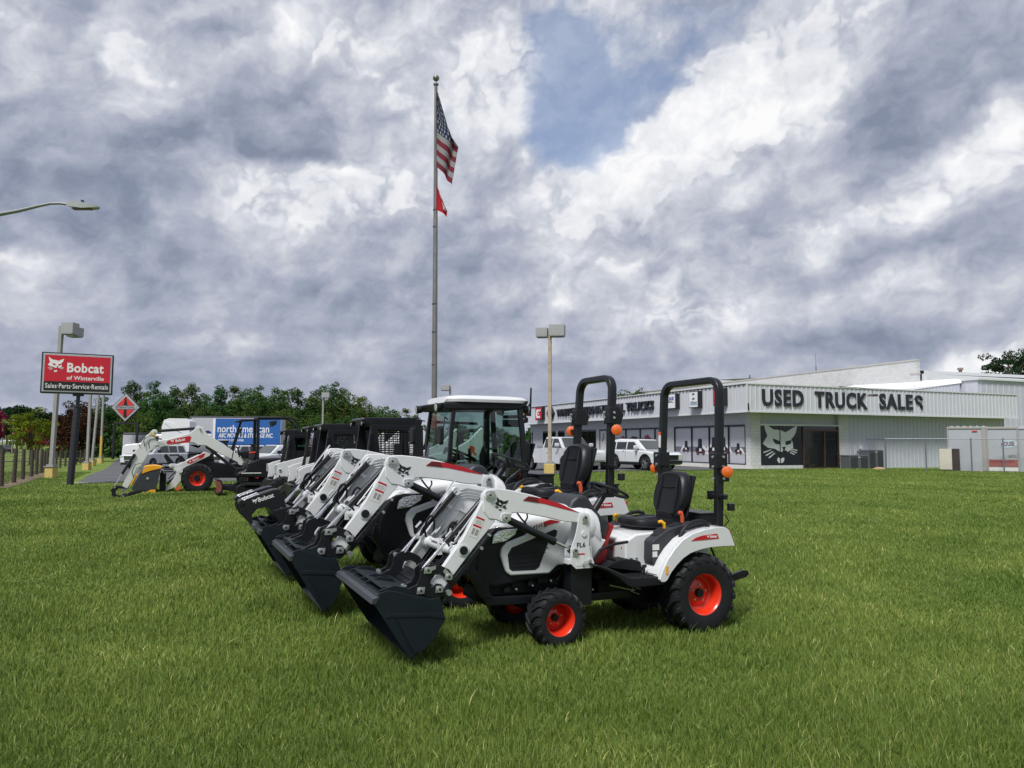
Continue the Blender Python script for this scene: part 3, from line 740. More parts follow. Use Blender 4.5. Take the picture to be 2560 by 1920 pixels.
        b.tube([(px, .37*sg, .89), (px+.005, .37*sg, .945), (px+.03, .36*sg, .965), (px+.055, .35*sg, .96)], [.013, .017, .018, .014], 8)
        b.build('yellow_lever', YEL, cs)
        if sg > 0:
            b = MB(); b.tube([(.02, .30, .93), (.02, .30, .985), (.035, .30, 1.03), (.055, .30, 1.035)], [.014, .019, .02, .015], 8); b.build('orange_lever', ORL, cs)
            b = MB(); b.cyl((.02, .30, .88), (.02, .30, .94), .014, 8); b.cyl((.27, .37, .86), (.27, .37, .9), .012, 8); b.build('lever_stem', BLACK, cs)
            b = MB(); flat(b, [rect(0, .07, 0, .05), rect(0, .05, -.06, -.012)], (.468, .4615, .73), (-1, 0, 0), (0, 0, 1), .002); b.build('console_label', LABEL, cs)
        b = MB(); b.tube([(.195, .50*sg, .80), (.185, .50*sg, .87), (.13, .50*sg, .93), (.05, .50*sg, .965), (-.03, .50*sg, .972), (-.09, .50*sg, .955), (-.125, .50*sg, .89)], [.026, .022, .019, .019, .019, .02, .026], 10)
        b.build('handrail', BLK2, t)
        b = MB(); b.box(-.345, -.315, .50*sg-.03, .50*sg+.05, .775, .87); b.build('tail_light', TAIL, t, .01)
        d_ = (-1, 0, 0) if sg > 0 else (1, 0, 0)
        b = MB(); b.prism([(.155, .812), (.10, .84), (.03, .855), (-.135, .865), (-.155, .82), (.0, .815)], .600*sg, .6025*sg); b.build('fender_decal', RED, t)
        if sg > 0:
            letters('Bobcat', (-.055, .6025, .832), d_, (0, 0, 1), WINK, t, 'fender_lettering', size=.032, depth=.002, bold=.0008, width=.075)
            cat_logo((-.02, .6025, .83), d_, (0, 0, 1), .026, WINK, RED, t, False, .0015)
            b = MB(); flat(b, [rect(0, .027, 0, .07)], (.43, .602, .54), (-1, 0, 0), (0, 0, 1), .002); b.build('caution_label', mat('caution_yellow', (.75, .38, .02), .5), t)
    seatbits(t)
    # rear: linkage, box, rods
    b = MB(); b.box(-.47, -.27, -.20, .20, .88, 1.0); b.box(-.48, -.26, -.21, .21, .995, 1.01); b.build('tool_box', BLACK, t, .006)
    b = MB()
    for sg in (1, -1):
        b.prism([(-.25, .28), (-.27, .35), (-.74, .45), (-.79, .44), (-.80, .41), (-.77, .385)], .22*sg, .26*sg)
        b.tube([(-.30, .26*sg, .78), (-.45, .26*sg, .45)], .012, 8)
    b.cyl((-.34, 0, .36), (-.48, 0, .36), .035, 12); b.box(-.42, -.3, -.12, .12, .26, .50)
    b.build('rear_linkage', BLACK, t, .005)
    b = MB(); b.tube([(.55, .30, .36), (.85, .36, .44)], .008, 6); b.tube([(.52, .32, .33), (.60, .33, .36), (.58, .33, .40), (.50, .32, .37)], .006, 6)
    b.build('linkage_rod', STEEL, t)
    # ---- roll bar
    if cab:
        ex_ = set(bpy.data.objects); make_cab(t)
        for o in kids(t):
            if o not in ex_: o.scale = (.93, .87, 1)
    if not cab:
        w = rops; r_ = .13; RT = 2.28 if model == '1025' else 2.06
        path = [(-.28, w, .88), (-.30, w, 1.5), (-.325, w-.01, RT-r_)]
        for k in range(1, 7):
            a = PI/2*k/6; path.append((-.325-.01*k/6, w-.01-r_*(1-math.cos(a)), RT-r_+r_*math.sin(a)))
        full = path+[(x, -y, z) for x, y, z in path[::-1]]
        b = MB(); b.tube(full, .04, sq=(.062, .075)); rb = b.build('roll_bar', BLACK, t, .012, 2)
        for sg in (1, -1):
            b = MB()
            if model == '1025':
                b.box(-.355, -.225, w*sg-.055, w*sg+.055, 1.44, 1.585); b.box(-.385, -.27, w*sg-.045, w*sg+.045, 1.32, 1.44)
            else:
                b.prism([(-.26, 1.76), (-.36, 1.77), (-.42, 1.69), (-.39, 1.60), (-.25, 1.60)], w*sg-.05, w*sg+.05)
            b.build('roll_bar_hinge', BLACK, rb, .006)
            b = MB()
            for z in ((1.46, 1.55, 1.35) if model == '1025' else (1.66, 1.71)): b.cyl((-.22, w*sg+.02, z), (-.205, w*sg+.02, z), .012, 8); b.cyl((-.3, w*sg+.055*sg, z), (-.3, w*sg+.07*sg, z), .012, 8)
            b.build('hinge_bolt', STEEL, rb)
            zb = 1.415 if model == '1025' else 1.54
            b = MB(); b.box(-.31, -.27, min(w*sg, (w+.12)*sg), max(w*sg, (w+.12)*sg), zb-.015, zb+.015)
            bc = b.build('beacon', BLACK, rb)
            F_ = Matrix.Translation((-.29, (w+.12)*sg, zb)) @ Matrix.Rotation(-.50, 4, 'Z')
            b = MB(); q_ = MB(); q_.cyl((0, -.007, 0), (0, .007, 0), .0525, 24); b.add(q_.v, q_.f, True, F_); b.build('beacon_band', BLACK, bc)
            b = MB()
            for e in (1, -1):
                q_ = MB(); q_.lathe([(.050, 0), (.052, .004*e), (.050, .011*e), (.040, .015*e), (.02, .019*e), (.001, .021*e)], (0, .007*e, 0), 'y', 28, close=True); b.add(q_.v, q_.f, True, F_)
            b.build('amber_lens', AMBER, bc)
        b = MB(); b.box(-.33, -.25, w-.10, w+.08, 1.175, 1.205); b.box(-.33, -.25, w-.12, w-.09, 1.15, 1.23); b.box(-.31, -.27, w+.06, w+.10, 1.16, 1.2)
        b.lathe([(.001, -.04), (.035, -.035), (.035, .03), (.001, .035)], (-.38, w+.06, 1.09), 'z', 14, close=True); b.tube([(-.30, w+.02, .88), (-.36, w+.05, .96), (-.33, w+.03, 1.02)], .007, 6)
        b.build('safety_clamp', BLACK, rb, .004)
        ZS = 1.79 if model == '1025' else 1.52
        b = MB(); b.box(-.2725, -.2675, -w-.018, -w+.018, ZS-.16, ZS); st = b.build('warning_sticker', LABEL, rb)
        b = MB(); b.box(-.2745, -.2665, -w-.019, -w+.019, ZS-.03, ZS+.002); b.build('sticker_header', ORL, st)
        for q in range(0): pass
    # ---- loader
    boom = [(2.085, 1.235), (2.06, 1.28), (2.02, 1.30), (1.94, 1.30), (1.83, 1.283), (1.65, 1.243), (1.48, 1.19), (1.29, 1.115), (1.19, 1.08), (1.13, 1.06), (1.125, 1.015), (1.16, .995), (1.22, 1.0), (1.35, 1.012), (1.50, 1.05), (1.65, 1.08), (1.76, 1.10), (1.82, 1.10), (1.845, 1.06), (1.86, 1.025), (1.89, 1.015), (1.925, 1.03), (1.965, 1.05), (2.03, 1.06), (2.08, 1.12)]
    low = [(2.09, 1.19), (2.065, 1.24), (1.95, 1.12), (1.975, 1.035), (2.12, .875), (2.27, .70), (2.36, .59), (2.405, .535), (2.44, .535), (2.505, .575), (2.44, .665), (2.25, .91)]
    P = lambda pts: disp(pts, dz)
    for sg in (1, -1):
        b = MB(); b.prism(P(boom), .385*sg, .45*sg); ub = b.build('loader_arm', WHITE, t, .008, 2)
        b = MB(); b.prism(P(low), .39*sg, .443*sg); b.prism([(2.43, .66), (2.505, .575), (2.50, .53), (2.455, .475), (2.40, .50), (2.36, .60)], .392*sg, .418*sg)
        la = b.build('lower_arm', WHITE, ub, .006, 2)
        b = MB(); b.cyl((2.245, .443*sg, .822), (2.245, .449*sg, .822), .047, 22); b.build('pivot_boss', WHITE, la)
        b = MB(); b.cyl((2.245, .449*sg, .822), (2.245, .456*sg, .822), .034, 22); b.build('pivot_cap', BLACK, la)
        b = MB()
        for (x, z) in P([(2.03, 1.25), (1.89, 1.062)]):
            b.cyl((x, .45*sg, z), (x, .458*sg, z), .042, 20)
        b.build('arm_boss', WHITE, ub)
        b = MB()
        for (x, z), (dx, dy) in zip(P([(2.03, 1.25), (1.89, 1.062)]), ((-.05, .03), (-.04, -.015))):
            b.cyl((x, .458*sg, z), (x, .478*sg, z), .021, 14); b.prism([(x+.03, z-.025), (x-.045, z-.02), (x-.045, z+.028), (x-.01, z+.035), (x+.03, z+.03)], .458*sg, .464*sg)
        b.build('arm_pin', STEEL, ub)
        b = MB()
        for (x, z) in P([(2.03, 1.25), (1.89, 1.062)]): b.cyl((x, .474*sg, z), (x, .480*sg, z), .009, 10)
        b.build('grease_cap', INK, ub)
        d_ = (-1, 0, 0) if sg > 0 else (1, 0, 0)
        b = MB(); b.prism(P([(1.73, 1.20), (1.68, 1.232), (1.55, 1.212), (1.39, 1.165), (1.20, 1.083), (1.36, 1.12), (1.53, 1.165)]), .4497*sg, .4525*sg); b.build('red_swoosh', RED, ub)
        b = MB(); b.prism(P([(1.73, 1.20), (1.68, 1.232), (1.60, 1.2205), (1.585, 1.176)]), .4525*sg, .4545*sg); b.build('dark_swoosh', DRED, ub)
        if sg > 0:
            cat_logo((1.99, .4505, dz(1.99, 1.135)[1]), (-1, 0, -.22), (0, 0, 1), .11, INK, mat('white_paint', (1, 1, 1)), ub, True, .003)
            # warning plate on the lower arm
            o_ = (2.185, .4440, .955); dd = (-.07*-1*-1, 0, -.03); 
            b = MB(); flat(b, [rect(0, .075, 0, .165)], (2.20, .4435, .935), (-.92, 0, .39) if False else (-.86, 0, -.36+.0), (-.60, 0, .78), .0015); lb = b.build('warning_label', LABEL, la)
            b = MB(); flat(b, [rect(0, .075, .15, .165), rect(0, .075, .085, .10)], (2.20, .4450, .935), (-.86, 0, -.36), (-.60, 0, .78), .001); b.build('label_header', RED, lb)
            b = MB(); flat(b, [rect(.01, .065, .135-.012*k, .139-.012*k) for k in range(3)]+[rect(.01, .03, .02, .07), rect(.04, .065, .02, .07)], (2.20, .4450, .935), (-.86, 0, -.36), (-.60, 0, .78), .001); b.build('label_print', mat('grey_print', (.25, .25, .25), .6), lb)
        # tower
        tw = [dz(1.165, 1.085), dz(1.115, 1.07), dz(1.095, 1.03), (1.10, .91), (1.085, .72), (1.062, .655), (1.075, .615), (1.24, .615), (1.29, .66), (1.29, .79), (1.255, .865), (1.235, .93), dz(1.215, 1.03), dz(1.20, 1.07)]
        b = MB(); b.prism(tw, .451*sg, .463*sg); b.prism(tw, .350*sg, .362*sg); b.box(1.09, 1.31, min(.362*sg, .451*sg), max(.362*sg, .451*sg), .655, .70)
        tp = b.build('loader_tower', WHITE, t, .004)
        b = MB(); b.cyl((1.165, .463*sg, .905), (1.165, .472*sg, .905), .024, 16); b.build('tower_boss', WHITE, tp)
        b = MB()
        for (x, z) in (dz(1.16, 1.04), (1.255, .77)):
            b.cyl((x, .463*sg, z), (x, .487*sg, z), .021, 14); b.prism([(x+.02, z-.045), (x-.03, z-.045), (x-.03, z+.01), (x+.02, z+.01)], .463*sg, .470*sg)
        ringp = [(1.14+.045*math.cos(a), .475*sg, .655+.02*math.sin(a)) for a in [2*PI*k/14 for k in range(15)]]
        b.tube(ringp, .004, 6); b.cyl((1.115, .463*sg, .68), (1.115, .49*sg, .68), .013, 10)
        b.build('tower_pin', STEEL, tp)
        b = MB()
        for (x, z) in (dz(1.16, 1.04), (1.255, .77)): b.cyl((x, .485*sg, z), (x, .489*sg, z), .01, 10)
        b.prism([(1.107, .93), (1.104, .80), (1.112, .80)], .463*sg, .4655*sg); b.prism([(1.104, .79), (1.094, .70), (1.108, .79)], .463*sg, .4655*sg)
        b.build('tower_mark', INK, tp)
        letters(arm_name, (1.232 if sg > 0 else 1.15, .4635*sg, .795), d_, (0, 0, 1), INK, tp, 'tower_lettering', size=.055, depth=.002, bold=.001, width=.082)
        b = MB(); flat(b, [rect(0, .078, 0, .105)], (1.237 if sg > 0 else 1.159, .4635*sg, .64), d_, (0, 0, 1), .0015); lb = b.build('tower_label', LABEL, tp)
        b = MB(); flat(b, [rect(0, .078, .092, .105)], (1.237 if sg > 0 else 1.159, .4652*sg, .64), d_, (0, 0, 1), .001); b.build('label_header', RED, lb)
        # lift cylinder
        b = MB(); A_ = V(dz(1.865, 1.05)[0], .418*sg, dz(1.865, 1.05)[1]); B_ = V(1.255, .418*sg, .77); d = (B_-A_)
        b.tube([A_, A_+d*.72], .031, 16); b.cyl(A_+d*.68, A_+d*.73, .034, 16); lc = b.build('lift_cylinder', BLACK, t)
        b = MB(); b.tube([A_+d*.72, B_], .014, 12); b.build('cylinder_rod', CHROME, lc)
        b = MB(); b.cyl((B_.x, .395*sg, B_.z), (B_.x, .44*sg, B_.z), .035, 16); b.build('rod_eye', BLACK, lc)
        # tilt cylinder
        A_ = V(*[dz(2.02, 1.235)[0], .345*sg, dz(2.02, 1.235)[1]]); B_ = V(2.545, .345*sg, .685); d = B_-A_
        b = MB(); b.tube([A_, A_+d*.64], .026, 16); b.cyl(A_+d*.60, A_+d*.65, .030, 16); tc_ = b.build('tilt_cylinder', BLACK, t)
        b = MB(); b.tube([A_+d*.64, B_], .0145, 12); b.build('cylinder_rod', CHROME, tc_)
        b = MB(); b.tube([V(2.50, .30*sg, .72), V(2.05, .30*sg, 1.335)], .0085, 8); b.build('level_rod', CHROME, tc_) if sg < 0 else None
        b = MB(); b.cyl((A_.x, .32*sg, A_.z), (A_.x, .385*sg, A_.z), .034, 14); b.build('cylinder_eye', WHITE2, tc_)
        # parking leg folded under the arm
        b = MB(); b.prism([(2.01, .95), (1.97, .97), (2.18, .70), (2.36, .50), (2.385, .525), (2.20, .74)], .40*sg, .43*sg); pk = b.build('parking_stand', BLACK, t, .004)
        b = MB(); b.cyl((2.365, .37*sg, .505), (2.365, .465*sg, .505), .022, 14); b.cyl((2.09, .41*sg, .83), (2.09, .45*sg, .83), .013, 10); b.cyl((2.02, .41*sg, .93), (2.02, .45*sg, .93), .011, 10); b.build('stand_pin', STEEL, pk)
    # cross tube, pipes, hoses
    b = MB(); b.cyl((2.27, -.39, .80), (2.27, .39, .80), .042, 20)
    for sg in (1, -1): b.cyl((2.27, .30*sg, .80), (2.27, .39*sg, .80), .046, 20, .066)
    b.box(2.22, 2.32, -.17, .17, .838, .85); b.box(2.29, 2.33, .05, .08, .74, .85)
    b.build('cross_tube', WHITE, t, .003)
    for sg in (-1, 1):
        for k in range(4):
            b = MB(); q = .027*k
            b.tube([(1.60, .377*sg, 1.115+q+lift*.45), (1.90, .377*sg, 1.175+q), (1.965+q*.5, .377*sg, 1.165+q*.8), (2.015+q, .377*sg, 1.10+q*.6), (2.215+q, .377*sg, .845+q*.6)], .0065, 6)
            b.build('hydraulic_pipe', STEEL, t)
        b = MB(); b.prism([(2.06, 1.07), (2.12, 1.115), (2.10, 1.14), (2.04, 1.095)], .366*sg, .372*sg); b.build('pipe_clamp', WHITE, t)
    b = MB()
    for y0 in (-.30, .28):
        ring = [(2.28+.07*math.cos(a)*.6, y0+.03*math.sin(a), .93+.10*math.sin(a)) for a in [2*PI*k/16-PI/2 for k in range(15)]]
        b.tube(ring, .0095, 7)
    b.tube([(2.24, -.05, .88), (2.1, 0, .98), (2.0, .05, 1.1), (1.93, .2, 1.14), (1.85, .3, 1.12)], .009, 7)
    b.tube([(1.74, .36, 1.09), (1.70, .36, 1.04), (1.66, .36, 1.0), (1.63, .35, .96)], .008, 7); b.tube([(1.67, .36, 1.01), (1.645, .36, 1.05), (1.65, .36, 1.08)], .007, 7)
    b.tube([(1.22, .33, .62), (1.15, .3, .5), (1.0, .25, .45)], .01, 7)
    b.build('hydraulic_hoses', BLACK, t)
    b = MB()
    for y0, x, z in ((-.30, 2.26, .86), (-.26, 2.24, .88), (.28, 2.26, .86), (.24, 2.24, .90), (-.05, 2.22, .89), (-.32, 2.40, .93), (.35, 2.36, .92)):
        b.cyl((x, y0, z), (x-.045, y0+.01, z+.05), .011, 8)
    b.build('hose_fittings', STEEL, t)
    make_bucket(t, bw, grapple)
    if rx:
        for o in kids(t):
            if o.name.split('.')[0] in REAR or (o.name.split('.')[0] == 'wheel' and o.location.x < 1): o.location.x += rx
    return t
def seatbits(t):
    b = MB(); b.box(.03, .40, -.17, .17, .865, .89); b.box(.05, .38, -.19, .19, .80, .82)
    for sg in (1, -1): b.tube([(.10, .16*sg, .82), (.34, .16*sg, .88)], .012, 6); b.tube([(.34, .17*sg, .82), (.10, .17*sg, .88)], .012, 6)
    b.box(-.16, .02, -.12, .12, .80, 1.02)
    b.build('seat_suspension', BLACK, t, .006)
    b = MB(); rings = []
    for z, k in ((.885, .90), (.90, .98), (.93, 1.0), (.955, .96), (.972, .84), (.968, .60), (.962, .3)):
        ring = []
        for j in range(28):
            a = 2*PI*j/28; c_, s_ = math.cos(a), math.sin(a)
            ring.append((.215+.245*k*math.copysign(abs(c_)**.6, c_), .245*k*math.copysign(abs(s_)**.6, s_), z+.012*math.copysign(abs(c_)**.6, c_)*k))
        rings.append(ring)
    b.loft(rings); b.build('seat_cushion', VINYL, t)
    b = MB()
    for y in (-.13, .13): b.tube([(.02, y, .972), (.2, y, .978), (.40, y*.85, .965)], [.004, .008, .004], 6)
    b.build('seat_piping', VINYL, t)
    b = MB(); rings = []
    def sb(zz, k):
        pass
    cz, hz = 1.185, .215
    for xo, k in ((.045, .80), (.055, .93), (.04, 1.0), (.0, 1.03), (-.035, 1.02), (-.05, .96), (-.052, .5)):
        ring = []
        for j in range(32):
            a = 2*PI*j/32; c_, s_ = math.cos(a), math.sin(a)
            zz = hz*math.copysign(abs(s_)**.7, s_); yy = .235*math.copysign(abs(c_)**(.55), c_)*(1-.10*max(0, zz/hz)-.22*max(0, -zz/hz)**2)
            ring.append((-.04+xo-(cz+zz*k-.97)*.22, yy*k, cz+zz*k))
        rings.append(ring)
    b.loft(rings); sbk = b.build('seat_backrest', VINYL, t)
    b = MB()
    for y in (-.135, .135):
        b.tube([(.012-(z-.97)*.22, y*(1.0 if z < 1.25 else .9), z) for z in (1.0, 1.08, 1.18, 1.28, 1.36)], [.004, .013, .016, .013, .004], 8)
    b.tube([(.014-(1.26-.97)*.22, y, 1.262-.012*math.cos(y*12)) for y in (-.1, -.06, 0, .06, .1)], .006, 6)
    b.build('backrest_bolster', VINYL, sbk)
    b = MB(); b.prism([(-.10, .98), (-.12, .98), (-.225, 1.36), (-.19, 1.37)], -.21, .21); b.build('seat_shell', BLK2, t, .01)
REAR = ('seat_cushion seat_backrest seat_piping seat_shell seat_suspension seat_platform fender console handrail tail_light fender_decal fender_lettering cat_emblem emblem_eyes caution_label tool_box rear_linkage linkage_rod roll_bar steering_column steering_wheel dash_cowl footboard warning_label red_knob pedal_lever washer_bottle valve_box red_fairing').split()
def make_bucket(t, W2=.635, grapple=False):
    side = [(3.0, .50), (2.965, .575), (2.90, .592), (2.82, .575), (2.72, .545), (2.58, .505), (2.505, .51), (2.485, .475), (2.455, .345), (2.55, .20), (2.64, .13), (2.725, .085), (2.82, .225), (2.94, .41)]
    b = MB()
    for sg in (1, -1): b.prism(side, (W2-.012)*sg, W2*sg)
    sheet = [(2.965, .560), (2.82, .535), (2.58, .492), (2.50, .47), (2.468, .345), (2.56, .21), (2.65, .14), (2.725, .095)]
    inner = [(x+.012, z-.008) if i < 3 else (x+.012, z+.004) for i, (x, z) in enumerate(sheet)]
    b.prism(sheet+inner[::-1], -W2+.012, W2-.012)
    def mo(b):
        if W2 < .6: b.v = [((2.45+(x-2.45)*.70-(.5-z)*.16) if x > 2.45 else x-(.5-z)*.10, y, z-.02) for x, y, z in b.v]
        return b
    o = mo(b).build('bucket', BUCK, t, .003)
    b = MB(); b.prism([(2.99, .500), (3.025, .505), (3.012, .542), (2.955, .556)], -W2-.004, W2+.004); mo(b).build('bucket_edge', mat('worn_grey_paint', (.030, .034, .042), .42, var=.15), o, .003)
    b = MB()
    for sg in (1, -1):
        b.prism([(2.80, .36), (2.835, .385), (2.70, .125), (2.675, .135)], W2*sg, (W2+.012)*sg)
        b.prism([(2.92, .40), (2.90, .43), (2.50, .40), (2.46, .37), (2.47, .355), (2.6, .38)], W2*sg, (W2+.005)*sg)
        for k in range(2): 
            y0 = (.50-.42*k)*sg
            b.prism([(2.93, .572), (2.82, .60), (2.72, .58), (2.66, .525), (2.93, .56)], y0-.008, y0+.008)
    b.prism([(2.90, .575), (2.895, .590), (2.62, .535), (2.60, .515)], -W2*.72, W2*.72)
    mo(b).build('bucket_rib', BUCK, o, .002)
    b = MB()
    for y in (-.42, -.36, .34, .40): b.cyl((2.70, y, .53), (2.705, y, .575), .015, 10)
    mo(b).build('bucket_bolts', STEEL, o)
    lug = [(2.575, .715), (2.52, .735), (2.44, .72), (2.37, .685), (2.325, .63), (2.32, .595), (2.35, .575), (2.385, .585), (2.40, .625), (2.445, .655), (2.50, .645), (2.52, .60), (2.51, .56), (2.47, .585), (2.43, .575), (2.40, .54), (2.40, .505), (2.44, .47), (2.60, .49), (2.78, .53), (2.70, .56), (2.63, .585), (2.605, .63), (2.60, .69)]
    b = MB()
    for sg in (1, -1):
        b.prism(lug, .30*sg, .315*sg); b.prism(lug, .448*sg, .462*sg)
    b.cyl((2.53, -.30, .545), (2.53, .30, .545), .022, 12); b.box(2.50, 2.62, -.38, .38, .50, .515)
    b.prism([(2.44, .58), (2.56, .50), (2.58, .52), (2.46, .60)], -.37, .37)
    hp = b.build('quick_hitch', BLACK, t, .004)
    b = MB()
    for sg in (1, -1):
        for (x, z) in ((2.545, .69), (2.375, .63), (2.60, .54), (2.45, .54)):
            b.cyl((x, .43*sg, z), (x, .487*sg, z), .021, 14)
            b.prism([(x+.03, z-.024), (x-.03, z-.024), (x-.035, z+.024), (x+.025, z+.026)], .462*sg, .470*sg)
        b.prism([(2.42, .67), (2.36, .60), (2.34, .625), (2.40, .695)], .462*sg, .4695*sg); b.prism([(2.55, .71), (2.555, .67), (2.48, .695), (2.48, .72)], .462*sg, .4695*sg)
    b.build('hitch_pin', STEEL, hp)
    b = MB()
    for sg in (1, -1):
        for (x, z) in ((2.545, .69), (2.375, .63), (2.60, .54), (2.45, .54)): b.cyl((x, .485*sg, z), (x, .490*sg, z), .010, 10)
    b.build('pin_hole', INK, hp)
    return o
GRP_T = 'compact tractors with front loaders lined up on the grass'
make_tractor('compact_tractor', 'nearest white compact tractor with open seat, roll bar and FL6 on its loader tower', (1.483, 7.351, 0), .427, 1.0, grp=GRP_T)
make_tractor('compact_tractor', 'middle white compact tractor with open seat and roll bar, behind the nearest one', (.78, 8.99, 0), .427, 1.186, lift=.045, rops=.33, model='2025', arm_name='FL7', grp=GRP_T, bw=.52, rx=.11)
tr3 = make_tractor('compact_tractor', 'white cab tractor with white roof and glass cab, grapple on its bucket', (-.013, 10.846, 0), .427, 1.2225, lift=.02, model='2540', arm_name='FL8', cab=True, grp=GRP_T, bw=.51, grapple=True)
make_grapple(tr3)
# ------------------------------------------------------------------ skid-steer loaders
def mesh_panel(b, pts, nx, ny, th, y):
    """bar grid inside a quad given by 4 corners (x,z)"""
    (x0, z0), (x1, z1), (x2, z2), (x3, z3) = pts
    for i in range(nx+1):
        u = i/nx; a = (x0+(x1-x0)*u, z0+(z1-z0)*u); c = (x3+(x2-x3)*u, z3+(z2-z3)*u)
        b.tube([(a[0], y, a[1]), (c[0], y, c[1])], th, 4, False)
    for j in range(ny+1):
        v = j/ny; a = (x0+(x3-x0)*v, z0+(z3-z0)*v); c = (x1+(x2-x1)*v, z1+(z2-z1)*v)
        b.tube([(a[0], y, a[1]), (c[0], y, c[1])], th, 4, False)
GRP_S = 'skid-steer loaders parked in a row'
def make_skid(label, loc, roof, lid=False, glass=False):
    t = thing('skid_steer_loader', label, 'skid loader', loc, PI+.427, GRP_S)
    for sg in (1, -1):
        for x in (.08, 1.12): make_wheel(t, (x-.05, .70*sg, .40), .40, .28, .20, sg, 16, .05, .35, m_rim=WHITE2)
    b = MB(); b.prism([(-1.15, .35), (-1.18, 1.05), (-1.0, 1.12), (.1, 1.0), (1.15, .72), (1.2, .30), (-.9, .25)], -.52, .52); b.build('body', BLACK, t, .02)
    b = MB(); b.prism([(-1.19, .45), (-1.21, 1.0), (-1.17, 1.0), (-1.15, .45)], -.45, .45); b.build('tailgate', WHITE, t, .01)
    zt = roof
    # cab
    b = MB(); b.prism([(1.06, zt-.04), (1.02, zt), (.1, zt+.015), (.0, zt-.03), (.03, zt-.14), (.90, zt-.14), (.97, zt-.10)], -.44, .44); r_ = b.build('cab_roof', BLACK, t, .015)
    b = MB()
    for sg in (1, -1):
        b.prism([(.90, zt-.12), (.80, zt-.12), (.72, 1.30), (.78, 1.0), (1.05, 1.0), (.98, 1.35)], .40*sg, .45*sg)
        b.prism([(.15, zt-.12), (.0, zt-.12), (-.03, 1.0), (.25, 1.0), (.16, 1.4)], .40*sg, .45*sg)
        b.prism([(.80, zt-.12), (.80, zt-.19), (.76, zt-.21), (.18, zt-.21), (.14, zt-.19), (.14, zt-.12)], .40*sg, .45*sg)
        b.prism([(.78, 1.46), (.74, 1.0), (.16, 1.0), (.16, 1.46)], .40*sg, .45*sg) if glass else b.prism([(.78, 1.30), (.74, 1.0), (.16, 1.0), (.16, 1.30)], .40*sg, .45*sg)
        b.tube([(.93, .46*sg, 1.30), (.95, .50*sg, 1.34), (.93, .50*sg, zt-.28), (.88, .46*sg, zt-.24)], .012, 6)
        b.tube([(.30, .46*sg, 1.2), (.34, .50*sg, 1.24), (.33, .50*sg, zt-.34), (.28, .46*sg, zt-.3)], .012, 6) if glass else None
    b.box(-.02, .02, -.44, .44, 1.0, 1.25)
    cf = b.build('cab_frame', BLACK, t, .01)
    for sg in (1, -1):
        b = MB(); mesh_panel(b, [(.16, 1.30), (.78, 1.30), (.79, zt-.2), (.16, zt-.2)], 9, 15, .0065, .425*sg); b.build('side_mesh', BLACK, cf)
        if glass:
            b = MB(); b.box(.16, .79, .436*sg-.001, .436*sg+.001, 1.28, zt-.2); b.build('side_glass', GLASS, cf)
        b = MB(); b.cyl((.98, .40*sg, zt-.09), (1.05, .40*sg, zt-.10), .035, 12); lp = b.build('work_lamp', BLACK, t)
        b = MB(); b.cyl((1.05, .40*sg, zt-.10), (1.056, .40*sg, zt-.10), .028, 12); b.build('lamp_glass', LENS, lp)
    if glass:
        b = MB(); b.add([(1.0, -.40, 1.02), (1.0, .40, 1.02), (.87, .40, zt-.13), (.87, -.40, zt-.13)], [(0, 1, 2, 3)]); b.build('front_window', GLASS, t)
    b = MB(); b.box(.25, .32, -.22, .22, 1.1, 1.65); b.box(.3, .7, -.22, .22, 1.05, 1.15); b.tube([(.7, .3, 1.1), (.75, .3, 1.3)], .02, 6); b.build('seat', VINYL, t, .02)
    # lift arms
    for sg in (1, -1):
        b = MB(); arm = [(-1.0, 1.95), (-1.06, 1.90), (-1.04, 1.68), (-.95, 1.44), (-.76, 1.36), (-.53, 1.335), (-.36, 1.36), (.3, 1.20), (.62, 1.12), (.93, 1.0), (.96, .80), (1.10, .40), (1.20, .33), (1.36, .42), (1.34, .52), (1.28, .92), (1.30, 1.09), (1.20, 1.145), (.62, 1.30), (.1, 1.43), (-.36, 1.53), (-.55, 1.60), (-.76, 1.715)]
        b.prism(arm, .60*sg, .68*sg); am = b.build('lift_arm', WHITE, t, .012)
        b = MB(); b.cyl((1.16, .68*sg, .97), (1.16, .695*sg, .97), .042, 18); b.build('arm_boss', WHITE, am)
        b = MB(); b.cyl((1.16, .695*sg, .97), (1.16, .70*sg, .97), .025, 14); b.box(1.155, 1.185, min(.68*sg, .685*sg), max(.68*sg, .685*sg), .80, .85); b.build('boss_hole', INK, am)
        b = MB()
        for k in range(3): b.tube([(1.27, .69*sg, .93+.055*k), (1.31, .69*sg, .94+.055*k), (1.31, .69*sg, .965+.055*k), (1.27, .69*sg, .955+.055*k)], .006, 5)
        b.tube([(1.255, .69*sg, .90), (1.325, .69*sg, .91), (1.325, .69*sg, 1.10), (1.255, .69*sg, 1.10)], .008, 5)
        b.build('step_guard', WHITE, am)
        b = MB(); b.prism([(-1.02, 1.98), (-1.12, 1.9), (-1.18, 1.2), (-1.02, 1.2), (-.98, 1.6)], .55*sg, .60*sg); b.tube([(-.95, .57*sg, 1.2), (-.3, .57*sg, 1.30)], .035, 10); b.build('rear_link', BLACK, t, .008)
        b = MB(); b.tube([(1.05, .5*sg, 1.0), (1.22, .5*sg, .55)], .035, 10); b.build('tilt_cylinder', BLACK, t)
    b = MB(); b.cyl((-1.03, -.6, 1.9), (-1.03, .6, 1.9), .035, 12); b.box(1.18, 1.24, -.6, .6, .55, .63); b.prism([(1.22, .30), (1.36, .32), (1.40, .72), (1.30, .72)], -.5, .5)
    b.build('cross_bar', BLACK, t, .008)
    return t
